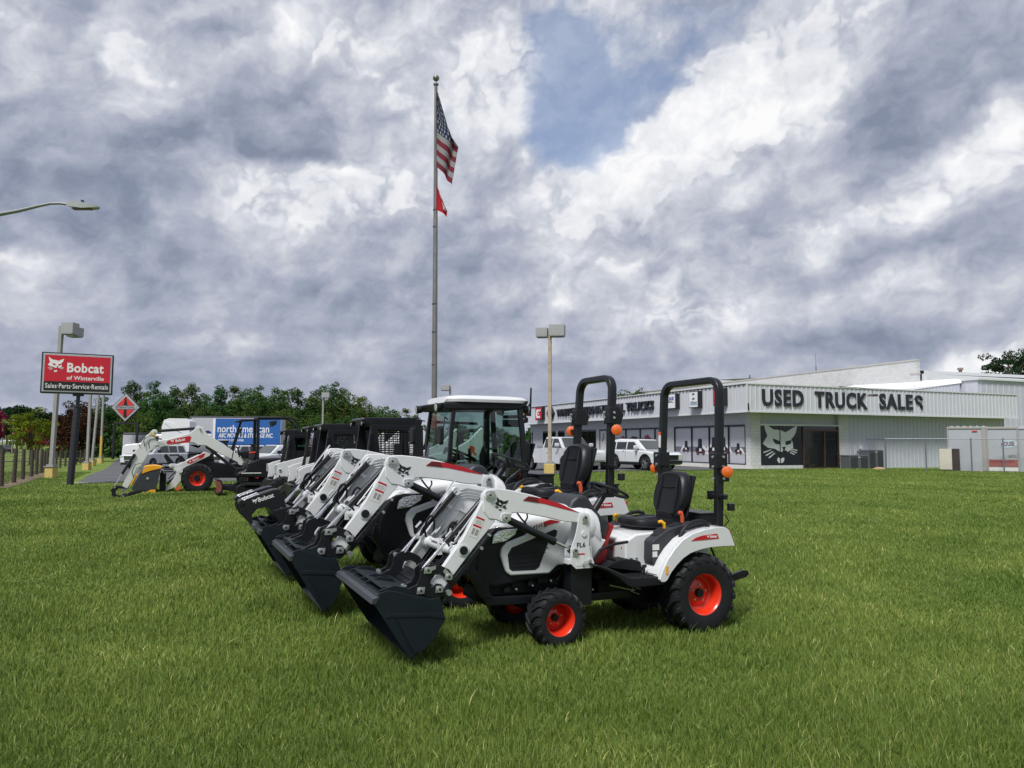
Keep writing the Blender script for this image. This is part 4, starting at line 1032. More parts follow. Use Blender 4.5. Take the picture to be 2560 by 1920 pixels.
def add_R(t, sg=1):
    letters('R', (-.765, .681*sg, 1.475), (-1, 0, 0), (0, 0, 1), mat('orange_red_vinyl', (.62, .05, .02), .4), t, 'arm_letter', size=.20, depth=.003, bold=.012)
sk = make_skid('nearest skid loader in the row, beside the glass cab, R on its arm', (-1.71, 13.34, 0), 2.09)
add_R(sk)
b = MB(); b.prism([(.62, 1.325), (.05, 1.455), (.05, 1.39), (.5, 1.30)], .680, .684); b.build('red_decal', RED, sk)
make_skid('second skid loader from the glass cab, black roof and mesh side window', (-3.03, 15.84, 0), 2.045)
make_skid('third skid loader from the glass cab, narrow black roof, glass door', (-3.86, 17.94, 0), 2.04, glass=True)
make_skid('farthest skid loader, leftmost black cab, white arm beside the excavator', (-5.07, 20.2, 0), 2.0, glass=True)
# ------------------------------------------------------------------ mini excavator
def sq_tube(b, pts, w, h): b.tube(pts, .02, sq=(w, h))
ex = thing('mini_excavator', 'mini excavator on black tracks, long white boom folded to the grass', 'excavator', (-8.465, 23.69, 0), PI+.427)
for y0 in (0.0, -1.35):
    b = MB(); o = [(.15, .10), (.12, .26), (.0, .36), (-.15, .385), (-1.25, .385), (-1.42, .34), (-1.52, .2), (-1.42, .05), (-1.25, .0), (.0, .0)]
    i_ = [(.08, .13), (.06, .23), (-.02, .30), (-.16, .32), (-1.25, .32), (-1.38, .28), (-1.44, .2), (-1.36, .1), (-1.25, .06), (-.02, .06)]
    n = len(o); vs = [(x, y, z) for y in (y0-.3, y0) for x, z in o]+[(x, y, z) for y in (y0-.3, y0) for x, z in i_]
    fs = []
    for k in range(n):
        j = (k+1) % n
        fs += [(k, j, j+n, k+n), (2*n+k, 2*n+j, 3*n+j, 3*n+k), (k, j, 2*n+j, 2*n+k), (n+k, n+j, 3*n+j, 3*n+k)]
    b.add(vs, fs)
    for k in range(34):
        s_ = k/34*1.3
        b.box(-1.28+s_, -1.262+s_, y0-.3, y0, .385, .405)
    tk = b.build('track', RUB, ex, .01)
    b = MB(); b.prism([(.0, .1), (-.02, .25), (-1.3, .26), (-1.3, .1)], y0-.24, y0-.05)
    for x, r_ in ((0, .14), (-1.28, .14), (-.35, .08), (-.65, .08), (-.95, .08)): b.cyl((x, y0-.28, .19 if r_ > .1 else .11), (x, y0-.01, .19 if r_ > .1 else .11), r_, 18)
    b.build('track_frame', DARK, tk, .006)
b = MB(); b.box(-1.15, -.15, -1.1, -.2, .2, .42); b.cyl((-.65, -.65, .38), (-.65, -.65, .55), .38, 28); b.build('undercarriage', DARK, ex)
b = MB(); bl = [(.72, .52), (.58, .50), (.50, .33), (.52, .10), (.70, .06), (.68, .10), (.57, .14), (.55, .33), (.61, .46), (.72, .48)]; b.prism(bl, -1.6, .0); b.prism([(.52, .20), (.52, .32), (.0, .30), (-.2, .22), (-.2, .14), (.3, .14)], -.35, -.22); b.prism([(.52, .20), (.52, .32), (.0, .30), (-.2, .22), (-.2, .14), (.3, .14)], -1.3, -1.17)
b.build('dozer_blade', BLACK, ex, .008)
b = MB(); b.prism([(.555, .33), (.61, .46), (.70, .47), (.72, .40), (.70, .12), (.565, .15)], -.004, .006); b.prism([(.60, .34), (.70, .50), (.74, .50), (.735, .40), (.66, .34)], -.01, .012); b.build('blade_wear', mat('rusty_red', (.20, .045, .035), .7, grime=.5, gcol=(.08, .07, .065)), ex)
b = MB(); b.prism([(.11, .60), (.08, .72), (-.15, .80), (-.19, 1.02), (-.57, 1.16), (-1.18, 1.18), (-1.75, 1.15), (-1.8, .75), (-1.6, .55), (-.7, .53)], -1.25, -.15); b.build('house', BLACK, ex, .05, 3)
b = MB(); b.box(-.62, -.02, -.152, -.146, .69, .715); b.build('white_stripe', WINK, ex)
b = MB(); b.prism([(-.42, .55), (-.55, .57), (-.52, .53)], -.15, -.143); b.build('red_reflector', RED, ex)
# canopy
b = MB()
sq_tube(b, [(-.50, -.20, 1.0), (-.48, -.20, 2.40)], .07, .09); sq_tube(b, [(-.50, -1.20, 1.0), (-.48, -1.20, 2.40)], .07, .09)
sq_tube(b, [(.26, -1.2, .95), (.20, -1.2, 1.47), (.03, -1.2, 2.1), (-.04, -1.2, 2.36)], .06, .07); sq_tube(b, [(.30, -.22, .95), (.22, -.22, 1.47), (.05, -.22, 2.1)], .03, .03)
for y in (-.2, -1.2): b.tube([(-.45, y, 2.45), (-1.45, y, 2.47), (-1.62, y, 2.42), (-1.70, y, 2.30), (-1.70, y, 1.1)], .035, 10)
b.tube([(-1.64, -.2, 2.42), (-1.64, -1.2, 2.42)], .03, 10); b.tube([(-1.70, -.2, 2.1), (-1.70, -1.2, 2.1)], .02, 8)
b.build('canopy_frame', BLACK, ex, .004)
b = MB(); b.prism([(.16, 2.34), (.02, 2.40), (-.5, 2.42), (-.52, 2.38), (-.06, 2.34), (.1, 2.30)], -1.25, -.15); b.prism([(-.9, 2.36), (-1.1, 2.38), (-1.08, 2.26), (-.95, 2.18)], -1.0, -.5); b.build('canopy_roof', BLK2, ex, .015)
b = MB(); b.box(-.08, -.04, -1.35, -1.26, 1.85, 2.12); b.tube([(-.02, -1.2, 2.25), (-.06, -1.3, 2.1)], .01, 5); b.build('mirror', BLK2, ex, .01)
b = MB(); b.prism([(.05, 1.33), (-.05, 1.40), (-.40, 1.38), (-.44, 1.18), (-.1, 1.15)], -1.0, -.5); b.prism([(-.40, 1.15), (-.36, 1.55), (-.30, 1.62), (-.45, 1.62), (-.52, 1.15)], -1.0, -.5); b.build('seat', VINYL, ex, .03)
b = MB(); b.prism([(-.25, 1.35), (-.44, 1.36), (-.44, 1.20), (-.35, 1.10), (-.25, 1.15)], -.48, -.3); cs = b.build('side_console', GREY, ex, .02)
b = MB(); b.prism([(-.25, 1.35), (-.44, 1.38), (-.44, 1.33), (-.25, 1.31)], -.49, -.29); b.build('red_armrest', mat('red_rest', (.55, .04, .02), .5), cs, .01)
b = MB()
for p_ in ([(.02, -.9, 1.2), (.05, -.9, 1.45), (.0, -.92, 1.56)], [(.02, -.5, 1.2), (.07, -.5, 1.45), (.12, -.5, 1.52), (.05, -.4, 1.5)], [(.1, -.7, 1.0), (.15, -.7, 1.3), (.12, -.75, 1.42)]): b.tube(p_, .022, 6)
b.build('control_lever', BLACK, ex)
b = MB(); b.prism([(.78, 1.72), (.30, 1.73), (.30, 1.70), (.36, 1.62), (.22, 1.30), (.32, 1.30), (.44, 1.62), (.52, 1.68), (.78, 1.70)], -1.28, -1.24) ; b.build('guard_bracket', BLACK, ex)
# boom (plate outlines in the machine's plane, 16 cm thick)
Y0, Y1 = -.83, -.67
b = MB(); b.prism([(2.44, 1.52), (2.30, 1.50), (2.21, 1.54), (1.64, 1.645), (1.38, 1.655), (1.20, 1.545), (1.25, 1.50), (1.40, 1.56), (1.10, 1.55), (1.02, 1.56), (.72, 1.37), (.08, 1.04), (.02, .95), (-.06, .92), (-.14, .97), (-.18, 1.04), (-.13, 1.12), (.46, 1.58), (.90, 1.86), (1.04, 1.98), (1.10, 2.12), (1.25, 2.18), (1.33, 2.15), (1.40, 2.04), (1.54, 1.94), (2.17, 1.745), (2.33, 1.73), (2.46, 1.66), (2.52, 1.57)][::-1], Y0, Y1)
bm_ = b.build('boom', WHITE2, ex, .02)
def decal(parent, poly, y):
    b = MB(); b.prism(poly, y, y+.004); o = b.build('red_decal', RED, parent); return o
dc = decal(bm_, [(2.17, 1.62), (2.14, 1.70), (2.08, 1.725), (1.51, 1.865), (1.455, 1.82), (1.50, 1.665), (2.10, 1.60)], Y1)
letters('Bobcat', (1.90, Y1+.0045, 1.665), (-1, 0, .22), (0, 0, 1), WINK, dc, 'boom_lettering', size=.12, depth=.004, bold=.003, width=.28)
cat_logo((2.03, Y1+.0045, 1.64), (-1, 0, .22), (0, 0, 1), .10, WINK, RED, dc, False, .003)
b = MB(); b.prism([(2.47, 2.05), (2.43, 2.0), (2.43, 1.93), (2.50, 1.84), (2.43, 1.70), (2.37, 1.6), (2.46, 1.45), (2.60, 1.40), (3.22, .19), (3.33, .13), (3.37, .17), (3.30, .40), (3.02, 1.22), (3.10, 1.27), (3.07, 1.34), (2.98, 1.45), (2.78, 1.76), (2.60, 2.0), (2.55, 2.05)], Y0+.02, Y1+.02)
st = b.build('dipper_arm', WHITE2, ex, .015)
b = MB(); b.prism([(2.60, 1.98), (2.46, 1.83), (2.49, 1.79), (2.64, 1.93)], Y1+.02, Y1+.024); b.build('yellow_decal', mat('warning_yellow', (.6, .42, .03), .5), st)
b = MB()
for x, z in ((2.51, 1.97), (2.45, 1.56), (3.03, 1.29), (3.30, .20), (2.72, .86), (1.22, 2.09), (1.25, 1.58), (-.10, 1.01)): b.cyl((x, Y1, z), (x, Y1+.05, z), .028, 12)
b.build('pivot_pins', STEEL, ex)
b = MB(); b.tube([(2.36, -.73, 2.01), (1.36, -.73, 2.10)], .045, 12); b.build('dipper_cylinder', BLACK, ex)
b = MB(); b.tube([(3.03, -.63, 1.29), (3.345, -.63, .70)], .042, 12); bc = b.build('bucket_cylinder', BLACK, ex)
b = MB(); b.tube([(3.345, -.63, .70), (3.53, -.63, .34)], .022, 12); b.build('cylinder_rod', CHROME, bc)
b = MB(); b.tube([(1.02, -.73, 1.55), (.12, -.73, .80)], .05, 12); b.tube([(1.0, -.63, 1.50), (.15, -.63, .76)], .012, 6); b.build('boom_cylinder', BLACK, ex)
b = MB(); b.tube([(.12, -.73, .80), (.04, -.73, .70)], .03, 10); b.prism([(.15, .62), (.1, .85), (-.1, .85), (-.25, 1.1), (-.3, .6)], -.85, -.6); b.build('swing_post', BLACK, ex, .02)
for k_, p_ in enumerate(([(2.3, -.6, 1.76), (2.42, -.6, 1.78), (2.55, -.6, 1.86), (2.70, -.6, 1.85), (2.80, -.6, 1.72), (2.76, -.6, 1.52)], [(2.3, -.55, 1.74), (2.45, -.55, 1.78), (2.6, -.55, 1.74), (2.66, -.55, 1.62), (2.62, -.55, 1.46)], [(2.75, -.6, 1.05), (3.0, -.6, .98), (3.08, -.6, .75), (3.02, -.6, .58)], [(2.9, -.62, 1.55), (2.98, -.62, 1.65), (2.86, -.62, 1.78)])):
    b = MB(); b.tube(p_, .013, 6); b.build('hydraulic_hose', BLACK, ex)
for k in range(4):
    b = MB(); b.tube([(2.66-.025*k, -.645, 1.25), (2.86-.02*k, -.645, .85)], .007, 5); b.build('hydraulic_pipe', STEEL, ex)
b = MB()
for y in (-.86, -.60):
    b.prism([(3.58, .28), (3.55, .335), (3.46, .345), (3.30, .325), (3.19, .27), (3.20, .23), (3.30, .255), (3.44, .27), (3.50, .22), (3.51, .10), (3.44, .05), (3.25, .06), (3.12, .15), (2.9, .2), (2.6, .22), (2.9, .10), (3.15, .02), (3.20, -.03), (3.34, -.04), (3.54, -.03), (3.585, .04), (3.60, .15), (3.64, .20)], y-.02, y+.02)
b.box(3.45, 3.53, -.86, -.6, .22, .27); b.prism([(3.2, -.02), (3.33, -.03), (3.33, .09), (3.22, .12)], -.86, -.6)
b.build('bucket_coupler', BLACK, ex, .006)
for x, z in ((3.52, .30), (3.24, .29), (3.30, .04), (3.53, -.02)):
    b = MB(); b.cyl((x, -.58, z), (x, -.56, z), .025, 10); b.build('pivot_pin', STEEL, ex)
# ------------------------------------------------------------------ compact wheel loader with a hopper-like attachment
wl = thing('wheel_loader', 'compact wheel loader with orange-rimmed tyre behind the excavator boom', 'wheel loader', (-10.698, 25.678, 0), PI+.427)
for x in (-.04, -1.9):
    for sg in (1, -1): make_wheel(wl, (x, -.17 if sg > 0 else -1.33, .44), .48, .34, .245, sg, 16, .11, .30, lugh=.03)
b = MB(); b.prism([(.15, .45), (.12, .95), (-.5, 1.0), (-1.1, .9), (-2.4, 1.1), (-2.6, .9), (-2.5, .4)], -1.15, -.40); b.prism([(.1, .9), (-.1, 1.25), (-.55, 1.30), (-.6, .9)], -1.0, -.5); b.build('chassis', BLACK, wl, .03)
b = MB()
for y in (-.36, -1.15):
    b.prism([(-.27, 1.33), (-.45, 1.28), (-.42, 1.2), (.28, .84), (.41, .75), (.45, .64), (.45, .38), (.60, .17), (.95, .0), (.90, .16), (.78, .29), (.65, .50), (.60, .64), (.73, .76), (.83, .81), (.86, .87), (.82, .93), (.72, .94), (.60, .90), (.52, .93), (.35, 1.02)], y-.05, y+.05)
b.cyl((.78, -1.15, .87), (.78, -.36, .87), .04, 12)
la = b.build('lift_arm', WHITE2, wl, .012)
dc = decal(la, [(.30, .98), (.27, 1.03), (-.24, 1.30), (-.27, 1.27), (-.22, 1.15), (.17, .94), (.26, .94)], -.31)
letters('Bobcat', (.105, -.3055, 1.005), (-1, 0, .52), (0, 0, 1), WINK, dc, 'arm_lettering', size=.10, depth=.004, bold=.002, width=.22)
cat_logo((.21, -.3055, .955), (-1, 0, .52), (0, 0, 1), .075, WINK, RED, dc, False, .003)
b = MB(); b.cyl((.49, -.31, .70), (.49, -.24, .70), .075, 20); b.cyl((.78, -.31, .87), (.78, -.28, .87), .05, 16); b.build('arm_boss', WHITE2, la)
b = MB(); b.prism([(1.02, 1.17), (.98, 1.27), (.93, 1.25), (.70, .97), (.66, .88), (.80, .86), (.88, .92)], -.8, -.7); b.prism([(.58, 1.2), (.45, 1.2), (.30, 1.0), (.45, .98)], -.8, -.7); b.tube([(.84, -.75, 1.215), (.55, -.75, 1.225)], .028, 8); b.tube([(.25, -.75, 1.255), (-.2, -.75, 1.29)], .045, 10)
for z in (.82, .74, .66): b.tube([(1.0, -.6, z), (.7, -.6, z)], .025, 8)
b.tube([(.55, -.6, .55), (.9, -.6, .25)], .03, 8); b.tube([(.6, -.55, .7), (.85, -.55, .42)], .02, 8); b.box(.92, 1.12, -1.2, -.3, .03, .62); b.prism([(1.02, .70), (1.08, .72), (1.12, .4), (.95, .3)], -.4, -.3)
b.build('linkage', BLACK, wl, .004)
b = MB(); b.tube([(.55, -.75, 1.225), (.25, -.75, 1.255)], .018, 10); b.build('cylinder_rod', CHROME, wl)
b = MB(); b.prism([(.60, .12), (.52, .20), (.45, .12), (.50, .05), (.62, .04)], -.30, -.2); b.build('orange_foot', ORL, wl)
b = MB(); b.prism([(1.60, .84), (1.30, .88), (1.07, .83), (1.09, .79), (1.22, .10), (1.23, -.0), (1.66, -.02), (1.95, .10), (1.93, .17), (1.72, .62)], -1.35, -.02)
hp = b.build('hopper', mat('charcoal_paint', (.030, .033, .040), .45, var=.05), wl, .01)
b = MB(); b.prism([(1.61, .845), (1.52, .875), (1.30, .89), (1.12, .86), (1.065, .83), (1.09, .79), (1.40, .72), (1.66, .62)], -1.36, -.005); b.prism([(1.225, .09), (1.23, -.02), (1.62, -.03), (1.78, .065), (1.66, .045), (1.54, .01), (1.45, .04), (1.36, .09)], -1.36, -.005)
b.prism([(1.80, .56), (1.86, .60), (2.0, .28), (1.96, .22)], -1.36, -.03)
b.build('yellow_panel', mat('yellow_paint', (.72, .33, .012), .4, var=.03), hp, .004)
b = MB(); b.lathe([(.045, 0), (.045, .012), (.03, .016), (.001, .016)], (1.48, -.02, .46), 'y', 6, smooth=False, close=True); b.build('grey_badge', STEEL, hp)
# ------------------------------------------------------------------ roads and lots
def sheetmat(name, c, sc1=3.0, stain=.35, sc2=.4, rough=.85, streak=None):
    m = bpy.data.materials.new(name); m.use_nodes = True
    nt = m.node_tree; p = nt.nodes['Principled BSDF']; L = nt.links
    g = nt.nodes.new('ShaderNodeNewGeometry')
    def nz(s, d):
        n = nt.nodes.new('ShaderNodeTexNoise'); n.inputs['Scale'].default_value = s; n.inputs['Detail'].default_value = d
        L.new(g.outputs['Position'], n.inputs['Vector']); return n.outputs['Fac']
    a = nt.nodes.new('ShaderNodeMapRange'); a.inputs['To Min'].default_value = 1-stain; a.inputs['To Max'].default_value = 1+stain; L.new(nz(sc2, 6), a.inputs['Value'])
    b_ = nt.nodes.new('ShaderNodeMapRange'); b_.inputs['To Min'].default_value = .8; b_.inputs['To Max'].default_value = 1.2; L.new(nz(sc1*12, 3), b_.inputs['Value'])
    mm = nt.nodes.new('ShaderNodeMath'); mm.operation = 'MULTIPLY'; L.new(a.outputs[0], mm.inputs[0]); L.new(b_.outputs[0], mm.inputs[1])
    v = nt.nodes.new('ShaderNodeVectorMath'); v.operation = 'SCALE'; v.inputs[0].default_value = c; L.new(mm.outputs[0], v.inputs['Scale'])
    L.new(v.outputs[0], p.inputs['Base Color']); p.inputs['Roughness'].default_value = rough; p.inputs['Specular IOR Level'].default_value = .3
    MATS[name] = m; return m
ASPH = sheetmat('asphalt', (.085, .088, .095)); CONC = sheetmat('concrete', (.36, .34, .30)); DIRT = sheetmat('dirt', (.17, .125, .09))
def clipped(name, poly, lift, m, step=1.0, **tags):
    """sheet following the ground, cut to a convex polygon (counter-clockwise)"""
    x0, x1 = min(p[0] for p in poly), max(p[0] for p in poly); y0, y1 = min(p[1] for p in poly), max(p[1] for p in poly)
    xs_ = [math.floor(x0)+step*i for i in range(int((x1-math.floor(x0))/step)+2)]; ys_ = [math.floor(y0)+step*i for i in range(int((y1-math.floor(y0))/step)+2)]
    bm = bmesh.new(); vs = [[bm.verts.new((x, y, gz(x, y)+lift)) for x in xs_] for y in ys_]
    for j in range(len(ys_)-1):
        for i in range(len(xs_)-1): bm.faces.new((vs[j][i], vs[j][i+1], vs[j+1][i+1], vs[j+1][i]))
    n = len(poly)
    for k in range(n):
        a, c = poly[k], poly[(k+1) % n]
        no = (c[1]-a[1], -(c[0]-a[0]), 0)
        bmesh.ops.bisect_plane(bm, geom=bm.verts[:]+bm.edges[:]+bm.faces[:], plane_co=(a[0], a[1], 0), plane_no=no, clear_outer=True)
    me = bpy.data.meshes.new(name); bm.to_mesh(me); bm.free(); me.materials.append(m)
    o = bpy.data.objects.new(name, me); col.objects.link(o)
    for k, v in tags.items(): o[k] = v
    return o
clipped('parking_lot', [(-17.3, 30.2), (13.9, 43.0), (2.2, 76), (-8, 104), (-54, 104)], .03, ASPH, kind='structure')
clipped('lot_edge', [(-17.9, 30.0), (-17.2, 29.9), (13.9, 42.7), (13.9, 43.1), (-17.2, 30.35), (-17.45, 30.5)], .036, CONC, kind='structure')
clipped('sidewalk', [(13.9, 43.0), (14.2, 44.6), (2.6, 76), (1.4, 76), (12.6, 43.6)], .04, CONC, kind='structure')
clipped('dirt_strip', [(-18.4, 26.6), (-17.9, 27.0), (-25.0, 42.0), (-25.8, 41.2)], .02, DIRT, kind='structure')
clipped('footpath', [(-82, 82), (-45, 82), (-45, 83.2), (-82, 83.2)], .03, CONC, kind='structure')
clipped('road', [(-200, 138), (60, 150), (60, 160), (-200, 150)], .03, ASPH, 4.0, kind='structure')
# ------------------------------------------------------------------ showroom (local x along the right front, y along the left front)
RZ = math.atan2(.370, .929)
PANEL = mat('painted_metal_panel', (.50, .515, .56), .5, var=.05, vs=1.2, grime=.10, gcol=(.28, .27, .25))
PANELD = mat('painted_siding', (.44, .46, .52), .5, var=.05, vs=1.0, grime=.12, gcol=(.26, .25, .24))
TRIM = mat('white_trim', (.56, .575, .59), .5, var=.03)
BRONZE = mat('bronze_frame', (.085, .055, .04), .4, metal=.5)
BGLASS = mat('black_glass', (.008, .009, .012), .07, spec=.8, var=.1, vs=1)
MUL = mat('mullion', (.012, .012, .02), .4)
FILM = mat('window_film', (.50, .52, .57), .2, var=.06, vs=.6)
FILMD = mat('film_dark', (.16, .17, .20), .25, var=.1, vs=1)
def brickmat():
    m = bpy.data.materials.new('white_brick'); m.use_nodes = True
    nt = m.node_tree; p = nt.nodes['Principled BSDF']; L = nt.links
    t = nt.nodes.new('ShaderNodeTexCoord'); s = nt.nodes.new('ShaderNodeSeparateXYZ'); L.new(t.outputs['Object'], s.inputs[0])
    a = nt.nodes.new('ShaderNodeMath'); a.operation = 'ADD'; L.new(s.outputs[0], a.inputs[0]); L.new(s.outputs[1], a.inputs[1])
    c = nt.nodes.new('ShaderNodeCombineXYZ'); L.new(a.outputs[0], c.inputs[0]); L.new(s.outputs[2], c.inputs[1])
    b = nt.nodes.new('ShaderNodeTexBrick'); L.new(c.outputs[0], b.inputs[0]); b.inputs['Scale'].default_value = 1
    b.inputs['Brick Width'].default_value = .4; b.inputs['Row Height'].default_value = .2; b.inputs['Mortar Size'].default_value = .012
    b.inputs['Color1'].default_value = (.52, .53, .54, 1); b.inputs['Color2'].default_value = (.47, .48, .49, 1); b.inputs['Mortar'].default_value = (.42, .42, .42, 1)
    n = nt.nodes.new('ShaderNodeTexNoise'); n.inputs['Scale'].default_value = 1.4; n.inputs['Detail'].default_value = 8; L.new(t.outputs['Object'], n.inputs['Vector'])
    r = nt.nodes.new('ShaderNodeMapRange'); r.inputs['From Min'].default_value = .52; r.inputs['From Max'].default_value = .8; r.inputs['To Max'].default_value = .5; L.new(n.outputs['Fac'], r.inputs['Value'])
    x = nt.nodes.new('ShaderNodeMixRGB'); L.new(r.outputs[0], x.inputs[0]); L.new(b.outputs[0], x.inputs[1]); x.inputs[2].default_value = (.30, .29, .27, 1)
    L.new(x.outputs[0], p.inputs['Base Color']); p.inputs['Roughness'].default_value = .8
    bp = nt.nodes.new('ShaderNodeBump'); bp.inputs['Strength'].default_value = .4; bp.inputs['Distance'].default_value = .01; L.new(b.outputs['Fac'], bp.inputs['Height']); bp.invert = True; L.new(bp.outputs[0], p.inputs['Normal'])
    return m
BRICK = brickmat()
show = thing('showroom_building', 'long low white dealership showroom with ribbed fascia reading USED TRUCK SALES', 'building', (14.05, 44.3, .27), RZ)
def ribs_x(b, x0, x1, y, z0, z1, pitch, w=.05, d=.03, s=-1):
    x = x0+pitch/2
    while x < x1:
        b.prism([(x-w, z0), (x-w*.6, z0)], y, y) if False else None
        ys = (y, y+d*s)
        vs = [(x-w, ys[0], z0), (x-w*.55, ys[1], z0), (x+w*.55, ys[1], z0), (x+w, ys[0], z0)]
        vs += [(p[0], p[1], z1) for p in vs]
        b.add(vs, [(0, 1, 5, 4), (1, 2, 6, 5), (2, 3, 7, 6), (0, 3, 2, 1), (4, 5, 6, 7)])
        x += pitch
def ribs_y(b, y0, y1, x, z0, z1, pitch, w=.05, d=.03, s=-1):
    y = y0+pitch/2
    while y < y1:
        xs_ = (x, x+d*s)
        vs = [(xs_[0], y-w, z0), (xs_[1], y-w*.55, z0), (xs_[1], y+w*.55, z0), (xs_[0], y+w, z0)]
        vs += [(p[0], p[1], z1) for p in vs]
        b.add(vs, [(0, 1, 5, 4), (1, 2, 6, 5), (2, 3, 7, 6), (0, 3, 2, 1), (4, 5, 6, 7)])
        y += pitch
b = MB()
b.box(7.5, 21.75, 0, .3, -.6, 3.305); b.box(.0, 7.5, .25, .45, -.6, 3.305); b.box(.25, .45, .45, 33, -.6, 3.305)
b.box(.0, .25, .0, .45, -.6, 3.3)
b.box(.02, .25, .45, 33.0, 2.62, 3.30); b.box(.05, 21.7, 32.7, 33, -.6, 3.3); b.box(21.4, 21.7, .3, 32.7, -.6, 3.3)
ribs_x(b, 7.5, 21.75, 0, -.3, 3.30, .34)
ribs_y(b, .5, 33, .02, 2.62, 3.30, .30, .02, .015)
b.box(.02, .25, 22.9, 25.2, -.6, 2.62); b.box(.02, .25, 30.1, 32.4, -.6, 2.62); ribs_y(b, 22.9, 25.2, .02, -.3, 2.62, .3, .02, .015); ribs_y(b, 30.1, 32.4, .02, -.3, 2.62, .3, .02, .015)
b.build('wall', PANELD, show)
b = MB(); b.box(.0, .7, -.012, .25, -.6, 3.3); b.box(6.72, 7.5, -.03, .25, -.6, 3.3); b.box(.7, 3.85, -.01, .25, -.6, .20); b.box(-.02, .25, .0, .45, -.6, 3.3); b.box(-.02, .25, 7.9, 8.75, -.6, 2.62); b.box(-.02, .25, .45, 7.9, -.6, .23); b.box(-.02, .25, 18.6, 19.15, -.6, 2.62); b.box(-.02, .25, 8.75, 18.6, -.6, .15); b.box(-.02, .25, 22.6, 22.9, -.6, 2.62)
b.build('brick_pier', BRICK, show)
b = MB(); b.box(-.9, 21.9, -.9, -.86, 3.31, 4.96); b.box(-.9, -.86, -.86, 33, 3.31, 4.96); b.box(21.86, 21.9, -.86, 4, 3.31, 4.96)
b.box(-.86, 21.86, -.86, 33, 3.31, 3.345)
ribs_x(b, -.85, 21.85, -.9, 3.38, 4.90, .34); ribs_y(b, -.85, 33, -.9, 3.36, 4.93, .30, .018, .012)
b.build('fascia', PANEL, show)
b = MB(); b.box(-.93, 21.93, -.955, -.90, 4.90, 4.97); b.box(-.955, -.90, -.9, 33.02, 4.93, 4.99); b.box(-.94, 21.92, -.94, -.90, 3.28, 3.38); b.box(-.94, -.90, -.90, 33, 3.28, 3.36)
b.box(-.99, -.93, -.97, -.90, 3.30, 4.97); b.build('fascia_trim', TRIM, show)
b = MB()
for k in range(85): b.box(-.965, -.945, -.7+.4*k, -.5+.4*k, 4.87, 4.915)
b.build('eave_shade_dashes', MUL, show)  # solid dark blocks stand in for the shade along the eave
b = MB(); b.box(-.86, 21.86, -.86, 33, 4.78, 4.85); b.build('roof', mat('roof_membrane', (.5, .5, .48), .7), show)
def lwin(t0, t1, z0, z1, muls, m):
    b = MB(); b.box(.06, .10, t0+.04, t1-.04, z0+.04, z1-.04); w = b.build('window', m, show)
    b = MB(); b.box(-.03, .11, t0, t1, z1-.05, z1); b.box(-.03, .11, t0, t1, z0, z0+.05); b.box(-.03, .11, t0, t0+.05, z0+.05, z1-.05); b.box(-.03, .11, t1-.05, t1, z0+.05, z1-.05)
    for q in muls: b.box(-.03, .11, q-.035, q+.035, z0+.05, z1-.05)
    b.build('window_frame', MUL, w)
    return w
w1 = lwin(.47, 7.87, .24, 2.56, (2.06, 4.0, 5.88), FILM)
w2 = lwin(8.95, 17.3, .18, 2.56, (10.33, 12.33, 14.4, 16.33), FILM)
b = MB(); b.box(.052, .06, .52, 7.82, .29, 1.15); b.build('poster_floor', mat('poster_floor_grey', (.38, .39, .44), .25, var=.12, vs=.8), w1)
b = MB(); b.box(.046, .052, .52, 7.82, .95, 1.28); b.build('poster_wall_band', FILMD, w1)
# machines printed on the film (flat print)
def printed(wd, t, z, k, mt=None, mir=1):
    q = MB(); F = lambda L: [(a*mir, c) for a, c in L]
    flat(q, [F([(-.35, 0), (.35, 0), (.4, .15), (.15, .3), (.12, .75), (-.18, .75), (-.2, .35), (-.45, .2)])], (.045, t, z), (0, -1, 0), (0, 0, 1), .002, k)
    q.build('printed_machine', mt or MUL, wd)
    q = MB(); flat(q, [F([(.15, .3), (.4, .15), (.6, -.05), (.7, -.05), (.5, .3), (.2, .45)]), F([(-.1, .1), (.1, .1), (.1, .25), (-.1, .25)])], (.042, t, z), (0, -1, 0), (0, 0, 1), .002, k); q.build('printed_arm', WINK, wd)
    q = MB()
    for o_ in (-.22, .25): flat(q, [[(o_*mir+.12*math.cos(2*PI*i/12), .02+.12*math.sin(2*PI*i/12)) for i in range(12)]], (.040, t, z), (0, -1, 0), (0, 0, 1), .002, k)
    q.build('printed_tyres', mat('print_red', (.09, .03, .035), .4), wd)
for (t_, z_, k_, m_) in ((6.6, .98, .9, -1), (5.0, .85, 1.25, 1), (3.6, .9, 1.3, -1), (2.6, .95, 1.2, 1), (1.2, .9, .8, 1)): printed(w1, t_, z_, k_, None, m_)
for (t_, z_, k_) in ((14.9, 1.35, .9), (11.4, 1.4, .9)):
    q = MB(); flat(q, [[(-.5, 0), (.5, 0), (.5, .5), (.1, .8), (-.4, .7)]], (.05, t_, z_), (0, -1, 0), (0, 0, 1), .003, k_); q.build('printed_truck', mat('print_crimson', (.30, .02, .07), .4), w2)
q = MB(); flat(q, [[(-.6, 0), (.6, 0), (.6, .45), (.2, .7), (-.6, .75)]], (.05, 13.1, 1.35), (0, -1, 0), (0, 0, 1), .003, .9); q.build('printed_truck', MUL, w2)
b = MB(); b.box(.04, .10, 17.55, 18.55, .12, 2.5); pd = b.build('poster_door', mat('poster_white', (.55, .56, .58), .3, var=.1), show)
b = MB(); b.box(.0, .11, 17.3, 17.38, .0, 2.56); b.box(0, .11, 18.55, 18.62, 0, 2.56); b.box(0, .11, 17.38, 18.55, 2.5, 2.56); b.build('door_frame', MUL, pd)
